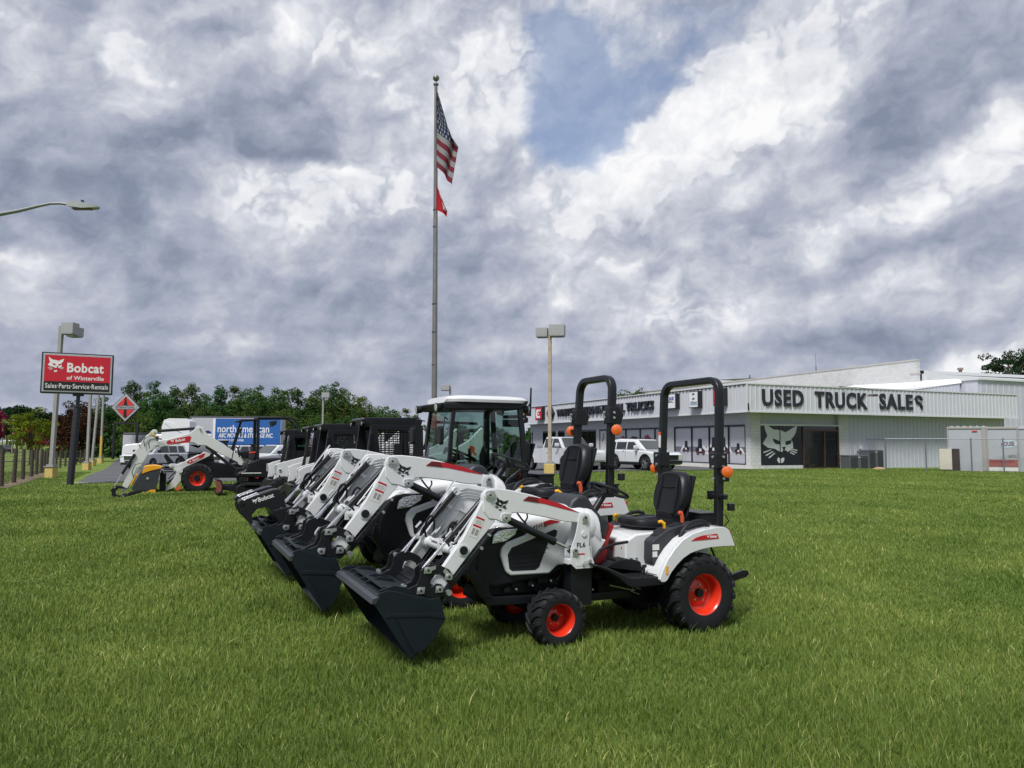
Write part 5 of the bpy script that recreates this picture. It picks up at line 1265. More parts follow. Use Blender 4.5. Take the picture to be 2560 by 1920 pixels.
b = MB(); flat(b, [[(.1, 0), (.4, .3), (.4, .7), (.28, .7), (.28, .35), (.05, .12)], [(.0, -1.1), (.18, -.9), (.36, -1.1), (.18, -1.3)]], (.038, 18.3, 1.6), (0, -1, 0), (0, 0, 1), .003); b.build('door_print', DRED, pd)
lwin(19.25, 22.5, .1, 2.5, (20.6,), BGLASS)
lwin(25.4, 26.5, .2, 2.5, (), BGLASS); b = MB(); b.box(.0, .25, 26.55, 27.0, -.6, 2.62); b.box(.0, .25, 29.9, 30.1, -.6, 2.62); b.build('pilaster', TRIM, show)
lwin(27.05, 29.9, .9, 2.5, (28.4,), BGLASS); lwin(32.42, 32.95, .0, 2.5, (), BGLASS)
# black emblem panel and doors on the right front
b = MB(); b.box(.7, 3.85, .02, .06, .22, 2.56); pn = b.build('emblem_panel', mat('black_film', (.010, .012, .020), .25), show)
cat_logo((.88, .019, .33), (1, 0, 0), (0, 0, 1), 2.62, mat('pale_emblem', (.50, .54, .54), .4), pn.data.materials[0], pn, True, .004)
b = MB(); b.box(2.13, 2.19, -.0, .02, .22, 2.56); b.build('panel_mullion', MUL, pn)
b = MB(); b.box(3.86, 6.70, .02, .05, .0, 2.56); dr_ = b.build('glass_door', BGLASS, show)
b = MB()
for x0, x1, z0, z1 in ((3.86, 3.96, 0, 2.58), (6.60, 6.72, 0, 2.58), (3.96, 6.6, 2.26, 2.36), (5.5, 5.62, 0, 2.26), (3.96, 5.5, .0, .08), (5.62, 6.6, .0, .08)): b.box(x0, x1, -.04, .06, z0, z1)
b.tube([(5.56, -.08, .9), (5.60, -.08, 1.15)], .02, 6); b.build('door_frame', BRONZE, dr_)
b = MB(); b.box(3.86, 6.72, -.03, .02, 2.58, 2.66); b.box(.70, 3.86, -.03, .02, 2.56, 2.66); b.build('window_head', TRIM, show)
b = MB(); b.box(7.5, 21.7, -.035, .0, -.12, -.02); b.build('base_trim', mat('maroon_trim', (.12, .04, .05), .6), show)
# lettering
BLKL = mat('letter_black', (.012, .014, .022), .45)
letters('USED', (.10, -.945, 3.72), (1, 0, 0), (0, 0, 1), BLKL, show, 'sign_lettering', size=1.30, depth=.06, bold=.042, space=1.14, width=3.05)
letters('TRUCK', (4.02, -.945, 3.70), (1, 0, 0), (0, 0, 1), BLKL, show, 'sign_lettering', size=1.30, depth=.06, bold=.042, space=1.14, width=4.15)
letters('SALE', (9.15, -.945, 3.72), (1, 0, 0), (0, 0, 1), BLKL, show, 'sign_lettering', size=1.30, depth=.06, bold=.042, space=1.14, width=2.85)
b = MB()
arc = [(12.78, 4.33), (12.76, 4.42), (12.66, 4.52), (12.50, 4.55), (12.33, 4.50), (12.26, 4.38), (12.30, 4.27), (12.42, 4.18), (12.56, 4.12), (12.70, 4.02), (12.78, 3.90), (12.78, 3.80), (12.74, 3.72)]
n_ = len(arc); L1 = []; L2 = []
for k, (x, z) in enumerate(arc):
    a, c = arc[max(k-1, 0)], arc[min(k+1, n_-1)]; d = Vector((c[0]-a[0], c[1]-a[1])).normalized(); w_ = .085 if k < n_-3 else .085*(n_-1-k)/3+.01
    L1.append((x-d.y*w_, z+d.x*w_)); L2.append((x+d.y*w_, z-d.x*w_))
for k in range(n_-1):
    b.prism([L1[k], L1[k+1], L2[k+1], L2[k]], -.99, -.90)
b.build('sign_lettering', BLKL, show, label='broken letter S with its lower left missing')
b = MB(); b.tube([(5.9, -.93, 4.99), (7.0, -1.3, 4.92), (7.7, -1.75, 4.80), (7.72, -1.80, 4.55)], .018, 6); b.prism([(7.45, 4.38), (7.98, 4.38), (7.88, 4.50), (7.56, 4.50)], -2.0, -1.6); b.build('gooseneck_lamp', mat('lamp_brown', (.06, .04, .04), .5), show)
b = MB(); b.box(-.97, -.90, -1.0, -.93, 3.4, 3.8); b.build('corner_damage', DARK, show)
# sign boxes on the left fascia
letters("WHITE'S INTERNATIONAL TRUCKS", (-.945, 24.7, 3.84), (0, -1, 0), (0, 0, 1), BLKL, show, 'facade_lettering', size=.88, depth=.22, bold=.022, width=15.8)
def box_sign(t0, t1, z0, z1, face, name='box_sign'):
    b = MB(); b.box(-1.25, -.915, t0, t1, z0, z1); s = b.build(name, MUL, show, .02)
    b = MB(); b.box(-1.262, -1.25, t0+.05, t1-.05, z0+.05, z1-.05); f = b.build('sign_face', face, s)
    return s, f
WSF = mat('white_sign_face', (.68, .70, .72), .35)
s_, f_ = box_sign(27.4, 28.9, 3.64, 4.82, REDS)
b = MB(); flat(b, [[(.75, .95), (1.25, .95), (1.25, .80), (.9, .80), (.75, .95)][:4], [(.35, .95), (1.1, .95), (1.1, .75), (.55, .75), (.45, .65), (.45, .45), (.55, .35), (1.1, .35), (1.1, .15), (.35, .15), (.18, .35), (.18, .75)], [(.55, .62), (.85, .62), (.85, .48), (.55, .48)]], (-1.268, 28.86, 3.66), (0, -1, 0), (0, 0, 1), .004, 1.0); b.build('emblem', WINK, f_)
def diamond(parent, o_, dir_, up, k, th=.01, text=True, h=None):
    g = []
    q = MB(); flat(q, [[(0, 1), (1, 0), (0, -1), (-1, 0)]], o_, dir_, up, th, k); a = q.build('diamond_rim', mat('silver_paint', (.45, .46, .47), .35, metal=.4), parent)
    q = MB(); flat(q, [[(0, .80), (.80, 0), (0, -.80), (-.80, 0)]], o_, dir_, up, th, k, z=th); q.build('diamond_field', INK, a)
    q = MB(); flat(q, [[(-.04, .74), (-.62, .15), (-.14, .15)], [(.04, .74), (.14, .15), (.62, .15)], [(-.62, -.15), (-.12, -.66), (-.10, -.15)], [(.62, -.15), (.10, -.15), (.12, -.66)]], o_, dir_, up, th, k, z=th*2); q.build('diamond_red', mat('diamond_red', (.55, .03, .03), .4), a)
    q = MB(); flat(q, [rect(-.78, .78, -.12, .12)], o_, dir_, up, th, k, z=th*2); q.build('diamond_band', mat('silver_paint', (1, 1, 1)), a)
    if text:
        F = frame(o_, dir_, up); p_ = F @ Vector((-.70*k, -.075*k, th*3+.004))
        letters('INTERNATIONAL', tuple(p_), dir_, up, INK, a, 'diamond_lettering', size=.22*k, depth=.006, bold=.004*k, width=1.4*k)
    return a
b = MB(); b.add([(x, 25.88+y, 4.17+z) for x in (-1.22, -.91) for y, z in ((0, .62), (.66, 0), (0, -.62), (-.66, 0))], [(0, 1, 2, 3), (4, 5, 6, 7), (0, 1, 5, 4), (1, 2, 6, 5), (2, 3, 7, 6), (3, 0, 4, 7)]); dm = b.build('diamond_sign', MUL, show)
diamond(dm, (-1.222, 25.88, 4.17), (0, -1, 0), (0, 0, 1), .60, .006)
s_, f_ = box_sign(5.83, 7.45, 3.76, 4.76, WSF)
letters('IDEALEASE', (-1.266, 7.32, 4.33), (0, -1, 0), (0, 0, 1), mat('blue_ink', (.02, .03, .25), .4), f_, 'sign_lettering', size=.30, depth=.006, bold=.010, width=1.32, shear=.2)
b = MB(); flat(b, [[(.0, .05), (.3, .18), (.9, .22), (1.25, .12), (.85, .15), (.3, .08), (.05, -.05)]], (-1.266, 7.25, 4.05), (0, -1, 0), (0, 0, 1), .004); b.build('sign_swoosh', INK, f_)
s_, f_ = box_sign(3.37, 4.35, 3.72, 4.77, WSF)
b = MB()
for kk, a0 in ((0, .6), (1, .6+PI)):
    pts = [(.48+.17*math.cos(a0+.25*i), .72+.22*math.sin(a0+.25*i)) for i in range(9)]; inn = [(.48+.09*math.cos(a0+.25*i+.1), .72+.12*math.sin(a0+.25*i+.1)) for i in range(9)]
    flat(b, [pts+inn[::-1]], (-1.266, 4.32, 3.72), (0, -1, 0), (0, 0, 1), .004)
b.build('round_emblem', mat('navy_ink', (.02, .03, .10), .4), f_)
letters('Allison', (-1.266, 4.18, 3.98), (0, -1, 0), (0, 0, 1), mat('teal_ink', (.03, .12, .20), .4), f_, 'sign_lettering', size=.24, depth=.006, bold=.004, width=.72)
b = MB(); flat(b, [rect(0, .74, 0, .035)], (-1.266, 4.19, 3.90), (0, -1, 0), (0, 0, 1), .004); b.build('sign_rule', mat('teal_ink', (1, 1, 1)), f_)
s_, f_ = box_sign(.88, 1.86, 3.74, 4.78, REDS)
cat_logo((-1.264, 1.66, 4.10), (0, -1, 0), (0, 0, 1), .55, WINK, REDS, f_, True, .006)
b = MB(); flat(b, [rect(.2, .75, .12, .2)], (-1.264, 1.86, 3.74), (0, -1, 0), (0, 0, 1), .006); b.build('sign_text_bar', WINK, f_)
# things on the roof and at the wall
def roof_thing(name, label, cat, x, y, z0, z1, r, **k):
    t = thing(name, label, cat, tuple(show_pt(x, y, z0)), RZ)
    b = MB(); b.tube([(0, 0, 0), (0, 0, (z1-z0)*.35)], r*2.2, 8); b.tube([(0, 0, 0), (0, 0, z1-z0)], r, 6); b.build('mast', mat('dull_metal', (.12, .12, .13), .5, metal=.5), t)
    return t
def show_pt(x, y, z):
    c, s = math.cos(RZ), math.sin(RZ)
    return Vector((14.05+x*c-y*s, 44.3+x*s+y*c, z))
roof_thing('antenna', 'thin whip antenna on the white brick wall above TRUCK', 'antenna', 20.9, 16.5, 8.2, 9.9, .018)
roof_thing('vent_pipe', 'short dark pipe at the left end of the brick wall', 'vent pipe', 20.9, 25.5, 8.3, 8.75, .06)
# fire wall and buildings behind
fw = thing('brick_building', 'tall white brick wall rising behind the fascia', 'building', tuple(show_pt(21.1, 6, .27)), RZ)
b = MB(); b.box(-.35, 0, 0, 45, 0, 7.95); b.build('brick_wall', BRICK, fw)
b = MB(); b.box(-.40, .05, -.03, 45, 7.95, 8.05); b.box(-.38, .04, -.03, .6, 6.9, 7.02); b.build('coping', mat('grey_coping', (.42, .41, .39), .7, grime=.4, gcol=(.15, .14, .12)), fw)
sh = thing('metal_building', 'pale ribbed metal building at the right edge with white eave', 'building', tuple(show_pt(22.0, 2, .27)), RZ)
b = MB(); b.box(.0, 30, 0, 30, -.6, 6.2); ribs_x(b, 0, 30, 0, -.5, 6.15, .6, .05, .03); ribs_y(b, 0, 4, 0, 3, 6.15, .6, .05, .03); b.build('wall', PANELD, sh)
b = MB(); b.add([(-.6, 3.9, 6.95), (30, 3.9, 7.2), (30, 3.9, 7.42), (-.6, 3.9, 7.2), (-.6, 30, 8.5), (30, 30, 8.5)], [(0, 1, 2, 3), (3, 2, 5, 4)]); b.box(-.1, 30, -.15, 3.9, 6.2, 6.32); b.box(-.6, 30, 3.9, 4.1, 6.3, 6.96); b.build('roof', TRIM, sh)
lo = thing('low_roof_building', 'low building with curved white metal roof behind the fascia', 'building', tuple(show_pt(14.0, 3.2, .27)), RZ)
b = MB(); b.add([(0, 0, 5.0), (7.9, 0, 6.05), (8.0, 0, 6.30), (7.7, .3, 6.38), (0, 0, 5.25), (0, 9, 5.5), (7.7, 9, 6.6)], [(0, 1, 2, 3, 4), (4, 3, 6, 5)]); b.build('roof', mat('bright_roof', (.75, .76, .76), .35, var=.02), lo)
b = MB(); b.box(0, 7.8, .05, 8, 4.0, 5.0); b.add([(0, .05, 4.9), (7.8, .05, 4.9), (7.8, .05, 6.0), (0, .05, 4.99)], [(0, 1, 2, 3)]); ribs_x(b, 3, 7.7, .05, 4.9, 5.7, .34); b.build('wall', PANELD, lo)
vp = thing('roof_vent', 'small capped vent pipe on the right roof', 'roof vent', tuple(show_pt(25.9, 6.3, 7.4)), RZ)
b = MB(); b.cyl((0, 0, 0), (0, 0, .35), .13, 14); b.cyl((0, 0, .35), (0, 0, .5), .24, 14, .2); b.build('vent_cap', mat('rust_metal', (.20, .14, .12), .6, grime=.4), vp)
ACM = mat('ac_grey', (.085, .09, .105), .5, var=.1)
def make_ac(label, x0, x1, z1, vert):
    t = thing('air_conditioner', label, 'air conditioner', tuple(show_pt(x0, -.95, .24)), RZ, 'condenser units by the wall')
    w = x1-x0; b = MB(); b.box(.02, w-.02, .02, .78, 0, z1-.06); b.build('casing', ACM, t, .02)
    b = MB(); b.box(0, w, 0, .8, z1-.07, z1); 
    for x in (0, w*.45, w*.55, w-.04): b.box(x, x+.04, -.01, .02, 0, z1-.07)
    b.build('frame', mat('ac_frame', (.12, .125, .14), .5), t, .01)
    b = MB()
    for k in range(int((z1-.15)/.045)): b.box(.05, w*.44, -.008, .015, .06+.045*k, .075+.045*k); b.box(w*.58, w-.06, -.008, .015, .06+.045*k, .075+.045*k)
    b.build('louvre', ACM, t)
    b = MB(); b.box(w*.46, w*.54, -.014, -.008, z1-.16, z1-.10); b.build('nameplate', LABEL, t)
make_ac('low wide grey condenser unit beside the brick pier', 6.6, 8.1, .85, False)
make_ac('taller square grey condenser unit nearer the fence', 8.15, 9.35, 1.17, True)
em = thing('electric_meter', 'small white conduit box on the wall above the low condenser', 'meter box', tuple(show_pt(8.05, -.06, .27)), RZ)
b = MB(); b.tube([(0, 0, .9), (0, 0, 1.42)], .025, 6); b.tube([(0, 0, 1.12), (.2, 0, 1.12)], .02, 6); b.box(.2, .5, -.1, .02, 1.0, 1.15); b.box(.22, .42, -.08, .02, 1.2, 1.42); b.build('conduit', TRIM, em)
rk = thing('boulder', 'small tan rock on the grass in front of the condensers', 'rock', tuple(show_pt(7.2, -2.6, .2)), 0)
b = MB(); b.ball((0, 0, .05), .38, 8, 1.2, .7, .45); b.build('rock', mat('tan_rock', (.30, .22, .13), .9, var=.2, bump=.5, bs=8), rk)
# storage boxes
def make_cabinet():
    t = thing('steel_cabinet', 'cream steel cabinet with dark brown side, left of the white containers', 'cabinet', (24.35, 43.0, .22), -.5)
    b = MB(); b.box(0, .62, 0, .6, .12, 1.28); b.build('cabinet_front', mat('cream_paint', (.52, .49, .42), .5), t, .01)
    b = MB(); b.box(.62, 1.0, .0, .6, .0, 1.30); b.build('cabinet_side', mat('brown_panel', (.035, .022, .02), .5), t)
    b = MB(); b.box(.3, .95, -.12, .1, -.1, .06); b.build('cabinet_plinth', mat('grey_block', (.2, .2, .2), .8), t)
make_cabinet()
CONT = mat('container_white', (.34, .36, .40), .5, var=.06, vs=1.2, grime=.45, gcol=(.30, .31, .31)); CFR = mat('container_frame', (.30, .29, .28), .6, grime=.4)
def make_cont(label, x0, x1, deco=0):
    t = thing('storage_container', label, 'container', CP[deco], -.6, 'portable storage containers behind the chain-link fence')
    w = x1-x0
    b = MB(); b.box(.02, w-.02, .02, 2.4, .12, 2.56); b.build('side_panel', CONT, t)
    b = MB(); b.box(0, w, -.01, 2.42, 0, .12); b.box(0, w, -.02, .1, 2.45, 2.58); b.box(0, .08, -.02, .1, .12, 2.45); b.box(w-.30 if deco == 0 else w-.08, w, -.02, .1, .12, 2.45)
    if deco == 2: b.prism([(.1, 2.5), (.3, 2.66), (w, 2.68), (w, 2.5)], 0, 2.3)
    b.build('frame', CFR if deco != 2 else CONT, t, .02)
    if deco == 0:
        b = MB()
        for k in range(6): b.prism([(.06+.31*k, 2.45), (.10+.31*k, 2.56), (.25+.31*k, 2.64), (.36+.31*k, 2.5)], .0, 1.5)
        b.build('ribbed_canopy', CONT, t, .02)
        b = MB(); b.box(.9, 1.05, -.025, 0, .02, .1); b.box(1.15, 1.25, -.025, 0, .02, .1); b.build('fork_slot', INK, t)
        b = MB(); b.box(w-.75, w-.5, -.026, -.018, 2.3, 2.36); b.build('red_tag', REDS, t)
    if deco == 1:
        b = MB(); b.box(.0, w-.08, .005, .02, .40, .78); bd = b.build('red_band', mat('faded_red', (.30, .09, .085), .6, var=.1), t)
        letters('STORAGE WHERE YOU NEED IT', (.15, .002, .62), (1, 0, 0), (0, 0, 1), mat('faded_maroon', (.18, .04, .05), .6), bd, 'container_lettering', size=.14, depth=.006, bold=.003, width=1.1)
        letters('HOUSE', (.68, .002, 1.52), (1, 0, .06), (0, 0, 1), mat('maroon_ink', (.14, .02, .06), .5), t, 'container_lettering', size=.32, depth=.012, bold=.006, width=.62)
        b = MB(); flat(b, [[(.42+.42*math.cos(2*PI*i/20), .22*math.sin(2*PI*i/20)) for i in range(20)]], (.60, .014, 1.62), (1, 0, .06), (0, 0, 1), .006); b.build('emblem_oval', mat('pale_blue', (.40, .50, .56), .5), t)
        letters('RENTAL', (1.0, .002, .92), (1, 0, 0), (0, 0, 1), mat('grey_print', (1, 1, 1)), t, 'container_lettering', size=.18, depth=.01, bold=.004, width=.38)
        b = MB(); b.box(.0, w-.08, .004, .02, .16, .34); b.build('white_band', LABEL, t)
CP = {0: (24.83, 43.0, .18), 1: (26.37, 41.9, .16), 2: (27.6, 41.3, .14)}
make_cont('left white portable container with a ribbed plastic top', 0, 1.98, 0)
make_cont('middle container reading HOUSE with a faded red band', 0, 1.5, 1)
make_cont('right white container cut by the edge of the photo', 0, 2.2, 2)
# chain link fence
cf = thing('chain_link_fence', 'chain-link fence with galvanised posts across the white wall and containers', 'fence', (21.3, 43.0, 0), -.393)
GALV = mat('galvanised', (.17, .18, .22), .5, metal=.4, var=.1)
px_ = [0.0, 2.02, 4.22, 5.72, 7.75, 9.8]
import math as _m
for x in px_:
    b = MB(); g_ = gz(21.3+x*_m.cos(-.393), 43+x*_m.sin(-.393)); b.tube([(x, 0, g_-.1), (x, 0, 2.08)], .038 if x else .05, 8); b.ball((x, 0, 2.09), .045, 6); b.build('fence_post', GALV, cf)
b = MB(); b.tube([(0, 0, 2.07), (9.8, 0, 2.07)], .026, 6); b.tube([(0.05, 0, 2.05), (-.8, 3.6, 2.05)], .026, 6); b.build('top_rail', GALV, cf)
b = MB()
N_ = int(9.8/.12)
for k in range(-16, N_):
    for s in (1, -1):
        x0 = k*.12 if s > 0 else k*.12+1.8
        pts = [(x0, .3), (x0+1.78*s, 2.05)]
        (a0, z0), (a1, z1) = pts
        if max(a0, a1) < 0 or min(a0, a1) > 9.8: continue
        if a0 < 0 or a1 < 0 or a0 > 9.8 or a1 > 9.8: continue
        b.tube([(a0, 0, z0), (a1, 0, z1)], .0014, 3, False)
b.build('wire_mesh', GALV, cf)
# ------------------------------------------------------------------ road vehicles
CARW = mat('car_white', (.58, .60, .63), .22, coat=.8, var=.015, grime=.03)
CHR = mat('bright_trim', (.5, .5, .5), .15, metal=1)
def car_wheel(t, c, r, w, sg, ns=6, m_=None):
    wh = thing_part('wheel', t, c)
    b = MB(); b.lathe([(r*.66, -w/2), (r*.92, -w/2), (r, -w*.38), (r, w*.38), (r*.92, w/2), (r*.66, w/2)], (0, 0, 0), 'y', 28, close=True); b.build('tyre', RUB, wh)
    b = MB(); b.lathe([(r*.68, w*.46*sg), (r*.64, w*.40*sg), (r*.6, w*.15*sg), (.001, w*.12*sg)], (0, 0, 0), 'y', 24, close=True); b.build('rim_barrel', DARK, wh)
    b = MB()
    for k in range(ns):
        for d in (-.16, .16):
            a = 2*PI*k/ns+d; b.tube([(r*.1*math.cos(a), w*.36*sg, r*.1*math.sin(a)), (r*.64*math.cos(a+d*.4), w*.42*sg, r*.64*math.sin(a+d*.4))], .022, sq=(.035, .03))
    b.lathe([(r*.17, w*.36*sg), (r*.15, w*.44*sg), (.001, w*.44*sg)], (0, 0, 0), 'y', 14, close=True); b.lathe([(r*.70, w*.43*sg), (r*.66, w*.49*sg), (r*.62, w*.45*sg)], (0, 0, 0), 'y', 28, close=True)
    b.build('rim', m_ or mat('alloy', (.42, .43, .44), .3, metal=.8), wh)
def arch(cx, r, z0, n=9):
    return [(cx+r*math.cos(a), z0+r*math.sin(a)) for a in [PI-PI*k/n for k in range(n+1)]]
def make_car(name, label, cat, loc, hd, kind, grp=None, s=1.0):
    K = dict(
        suv=dict(L=(-1.15, 4.25), W=2.04, wb=3.08, r=.40, belt=1.20, body=[(-1.15, .55), (-1.2, .9), (-1.17, 1.22), (3.05, 1.24), (3.2, 1.20), (4.0, 1.14), (4.22, 1.05), (4.27, .8), (4.25, .42)], gh=[(-1.12, 1.22), (3.1, 1.22), (2.28, 1.86), (-1.0, 1.88)], win=[(-.85, -.1), (.1, 1.05), (1.15, 2.2)], bot=.32),
        rav=dict(L=(-.95, 3.65), W=1.86, wb=2.69, r=.37, belt=1.06, body=[(-.93, .45), (-.97, .8), (-.9, 1.10), (2.65, 1.05), (2.8, 1.02), (3.4, .95), (3.62, .85), (3.68, .65), (3.6, .35)], gh=[(-.88, 1.08), (2.7, 1.05), (1.75, 1.64), (.3, 1.69), (-.45, 1.60)], win=[(-.5, .05), (.15, 1.0), (1.1, 1.9)], bot=.26),
        pickup=dict(L=(-1.1, 4.75), W=2.03, wb=3.75, r=.42, belt=1.25, body=[(-1.15, .6), (-1.18, 1.24), (1.18, 1.24), (1.2, 1.27), (3.55, 1.27), (3.7, 1.25), (4.6, 1.18), (4.78, 1.08), (4.82, .8), (4.75, .42)], gh=[(1.2, 1.26), (3.6, 1.26), (2.85, 1.90), (1.45, 1.92)], win=[(1.5, 2.25), (2.35, 3.1)], bot=.38))[kind]
    t = thing(name, label, cat, loc, math.atan2(hd[1], hd[0]), grp, s)
    W = K['W']/2; r = K['r']; wb = K['wb']
    low = [(K['L'][1]-.02, K['bot'])]
    poly = list(K['body'])
    under = [(poly[-1][0]-.05, K['bot'])]+arch(wb, r+.075, r)[::-1]+arch(0, r+.075, r)[::-1]+[(poly[0][0]+.15, K['bot']+.1)]
    b = MB(); b.prism(poly+under, -W, W); b.build('body', CARW, t, .10, 3)
    b = MB(); b.box(-.9, K['L'][1]-.3, -W+.12, W-.12, K['bot']+.04, .75); b.build('underbody', DARK, t)
    # greenhouse
    g = K['gh']; tm = .78
    def gw(z): return W*.94-(z-K['belt'])*.26
    vs = []; n = len(g)
    for sg in (1, -1): vs += [(x, gw(z)*sg, z) for x, z in g]
    b = MB(); b.add(vs, [tuple(range(n)), tuple(range(n, 2*n))]+[(i, (i+1) % n, (i+1) % n+n, i+n) for i in range(n)]); gh = b.build('cabin', CARW, t, .09, 3)
    top = [p for p in g if p[1] > K['belt']+.2]
    zt = min(p[1] for p in top)-.09; zb = K['belt']+.06
    for sg in (1, -1):
        for i, (x0, x1) in enumerate(K['win']):
            last = i == len(K['win'])-1
            xr = x1+(.25 if last else 0); xt = x1-(.28 if last else 0)
            x0b, x0t = (x0-.05, x0+.12) if (i == 0 and kind != 'pickup') else (x0, x0)
            P_ = [(x0b, zb), (xr, zb), (xt, zt), (x0t, zt)]
            q = [(x, (gw(z)-.01)*sg, z) for x, z in P_]+[(x, (gw(z)+.012)*sg, z) for x, z in P_]
            b = MB(); b.add(q, [(0, 1, 2, 3), (4, 5, 6, 7), (0, 1, 5, 4), (1, 2, 6, 5), (2, 3, 7, 6), (3, 0, 4, 7)]); b.build('side_window', TINT, t)
    fr = sorted(g, key=lambda p: -p[0])[:2]; fr = sorted(fr, key=lambda p: p[1]); (xa, za), (xb, zb2) = fr
    f = lambda u: (xa+(xb-xa)*u, za+(zb2-za)*u)
    q = []
    for u, k in ((.10, .90), (.90, .86)):
        x, z = f(u); q += [(x+.03, -gw(z)*k, z+.02), (x+.03, gw(z)*k, z+.02)]
    b = MB(); b.add(q, [(0, 1, 3, 2)]); b.build('windscreen', mat('windscreen_glass', (.045, .055, .055), .05, spec=.9, var=.3, vs=1.5), t)
    nose = K['L'][1]
    zg0, zg1 = (.72, 1.02) if kind != 'rav' else (.60, .82)
    b = MB(); b.box(nose-.02, nose+.035, -W*.62, W*.62, zg0, zg1)
    gr = b.build('grille', INK, t, .01)
    b = MB()
    for k in range(4): b.box(nose+.03, nose+.05, -W*.6, W*.6, zg0+.05+k*(zg1-zg0-.08)/3.5, zg0+.065+k*(zg1-zg0-.08)/3.5)
    b.build('grille_bar', CHR if kind != 'rav' else BLK2, gr)
    b = MB()
    if kind == 'pickup':
        b.prism([(-.12, 0)], 0, 0) if False else None
        b.box(nose+.05, nose+.06, -.17, .17, .875, .915); b.box(nose+.05, nose+.062, -.06, .08, .85, .94); b.build('gold_badge', mat('gold_badge', (.55, .38, .08), .3, metal=.7), gr)
    for sg in (1, -1):
        b = MB(); b.prism([(nose-.30, zg1-.07), (nose+.02, zg1-.12), (nose+.025, zg1+.02), (nose-.38, zg1+.05)], W*.64*sg, (W+.006)*sg); b.build('headlight', LENS, t, .01)
        b = MB(); b.cyl((wb*.5+.9, W*.95*sg, 1.12 if kind != 'rav' else 1.0), (wb*.5+.9, (W+.12)*sg, 1.16), .02, 6)
        mx_ = {'suv': 2.55, 'rav': 2.1, 'pickup': 3.2}[kind]; mz = {'suv': 1.28, 'rav': 1.12, 'pickup': 1.36}[kind]
        b = MB(); b.box(mx_-.08, mx_+.06, min((W-.02)*sg, (W+.24)*sg), max((W-.02)*sg, (W+.24)*sg), mz, mz+.2); b.build('wing_mirror', CARW if kind != 'suv' else BLK2, t, .04)
        for x in ((0, wb)): car_wheel(t, (x, (W-.13)*sg, r), r, .25, sg, 6 if kind == 'pickup' else 5)
        b = MB()
        for cx in (0, wb):
            o = arch(cx, r+.13, r); i_ = arch(cx, r+.07, r)
            for k in range(len(o)-1): b.prism([o[k], o[k+1], i_[k+1], i_[k]], (W-.05)*sg, (W+.012)*sg)
        if kind == 'rav': b.box(.45, wb-.45, (W-.02)*sg if sg > 0 else -W-.012, W+.012 if sg > 0 else -W+.02, .26, .40)
        b.build('arch_trim', BLK2 if kind == 'rav' else CARW, t)
        b = MB()
        for x in (.9, 1.9) if kind != 'pickup' else (2.05, 2.95): b.box(x-.1, x+.06, W*sg-.02, W*sg+.02, 1.0, 1.04)
        b.build('door_handle', CHR if kind == 'pickup' else CARW, t)
        b = MB()
        for x in ({'suv': (.1, 1.12, 2.28), 'rav': (.35, 1.05, 2.0), 'pickup': (1.25, 2.3, 3.25)}[kind]): b.box(x-.005, x+.005, W*sg-.003, W*sg+.003, .5, K['belt'])
        b.build('door_gap', INK, t)
    b = MB(); b.box(nose-.1, nose+.05, -W*.9, W*.9, .34, .52); b.box(nose+.0, nose+.06, -W*.55, W*.55, .56, .66)
    b.build('bumper', BLK2 if kind != 'pickup' else mat('chrome_bumper', (.35, .37, .33), .25, metal=.9), t, .02)
    if kind == 'pickup':
        b = MB(); b.box(-1.05, 1.1, -W+.12, W-.12, .8, 1.245); b.build('bed_liner', DARK, t)
        b = MB(); b.box(.6, 1.15, -W+.1, W-.1, 1.2, 1.42); b.build('tool_box', mat('grey_metal', (.3, .31, .33), .4, metal=.5), t, .01)
        b = MB(); b.box(nose-.02, nose+.07, -W*.92, W*.92, .52, .66); b.build('front_bumper', mat('chrome_bumper', (1, 1, 1)), t, .02)
    else:
        for sg in (1, -1):
            b = MB(); z = 1.72 if kind == 'rav' else 1.92; b.tube([(-.6, W*.68*sg, z-.06), (-.4, W*.68*sg, z), (1.4, W*.68*sg, z), (1.6, W*.68*sg, z-.06)], .02, 6); b.build('roof_rail', BLK2, t)
    return t
def at(x, y, dz=0): return (x, y, gz(x, y)+dz)
# right lot: front-left wheel positions solved from the photo
hd = Vector((.47, -.883)); p = Vector((2.97, 41.9)); lf = Vector((-hd.y, hd.x)); q = p-hd*3.75-lf*(1.015-.13)*-1*-1
def from_wheel(px, py, hd, wb, W, side):
    """origin (under the rear axle) from the front wheel of one side"""
    h = Vector(hd).normalized(); l = Vector((-h.y, h.x)); o = Vector((px, py))-h*wb-l*(W/2-.13)*side
    return at(o.x, o.y, .03)
make_car('pickup_truck', 'white crew-cab pickup parked before the showroom, behind the middle tractor', 'pickup truck', from_wheel(2.97, 41.2, (.47, -.883), 3.75, 2.03, -1), (.47, -.883), 'pickup')
make_car('suv', 'white compact SUV with black arches parked before the printed windows', 'car', from_wheel(7.25, 40.6, (.50, -.866), 2.69, 1.86, -1), (.50, -.866), 'rav')
make_car('suv', 'large white SUV behind the excavator boom at left', 'car', from_wheel(-28.1, 59.0, (-.22, -.975), 3.08, 2.04, 1), (-.22, -.975), 'suv')
make_car('suv', 'white SUV half hidden behind the excavator cab', 'car', at(-21.6, 62, .03), (-.3, -.95), 'suv')
make_car('pickup_truck', 'white pickup seen through the glass cab of the third tractor', 'pickup truck', at(-3.6, 52, .03), (.35, -.94), 'pickup')
make_car('suv', 'white SUV seen through the mesh of the nearest skid loader', 'car', at(-9.6, 47, .03), (-.75, -.66), 'suv')
make_car('suv', 'white SUV behind the second skid loader', 'car', at(-15.5, 55, .03), (-.6, -.8), 'suv')
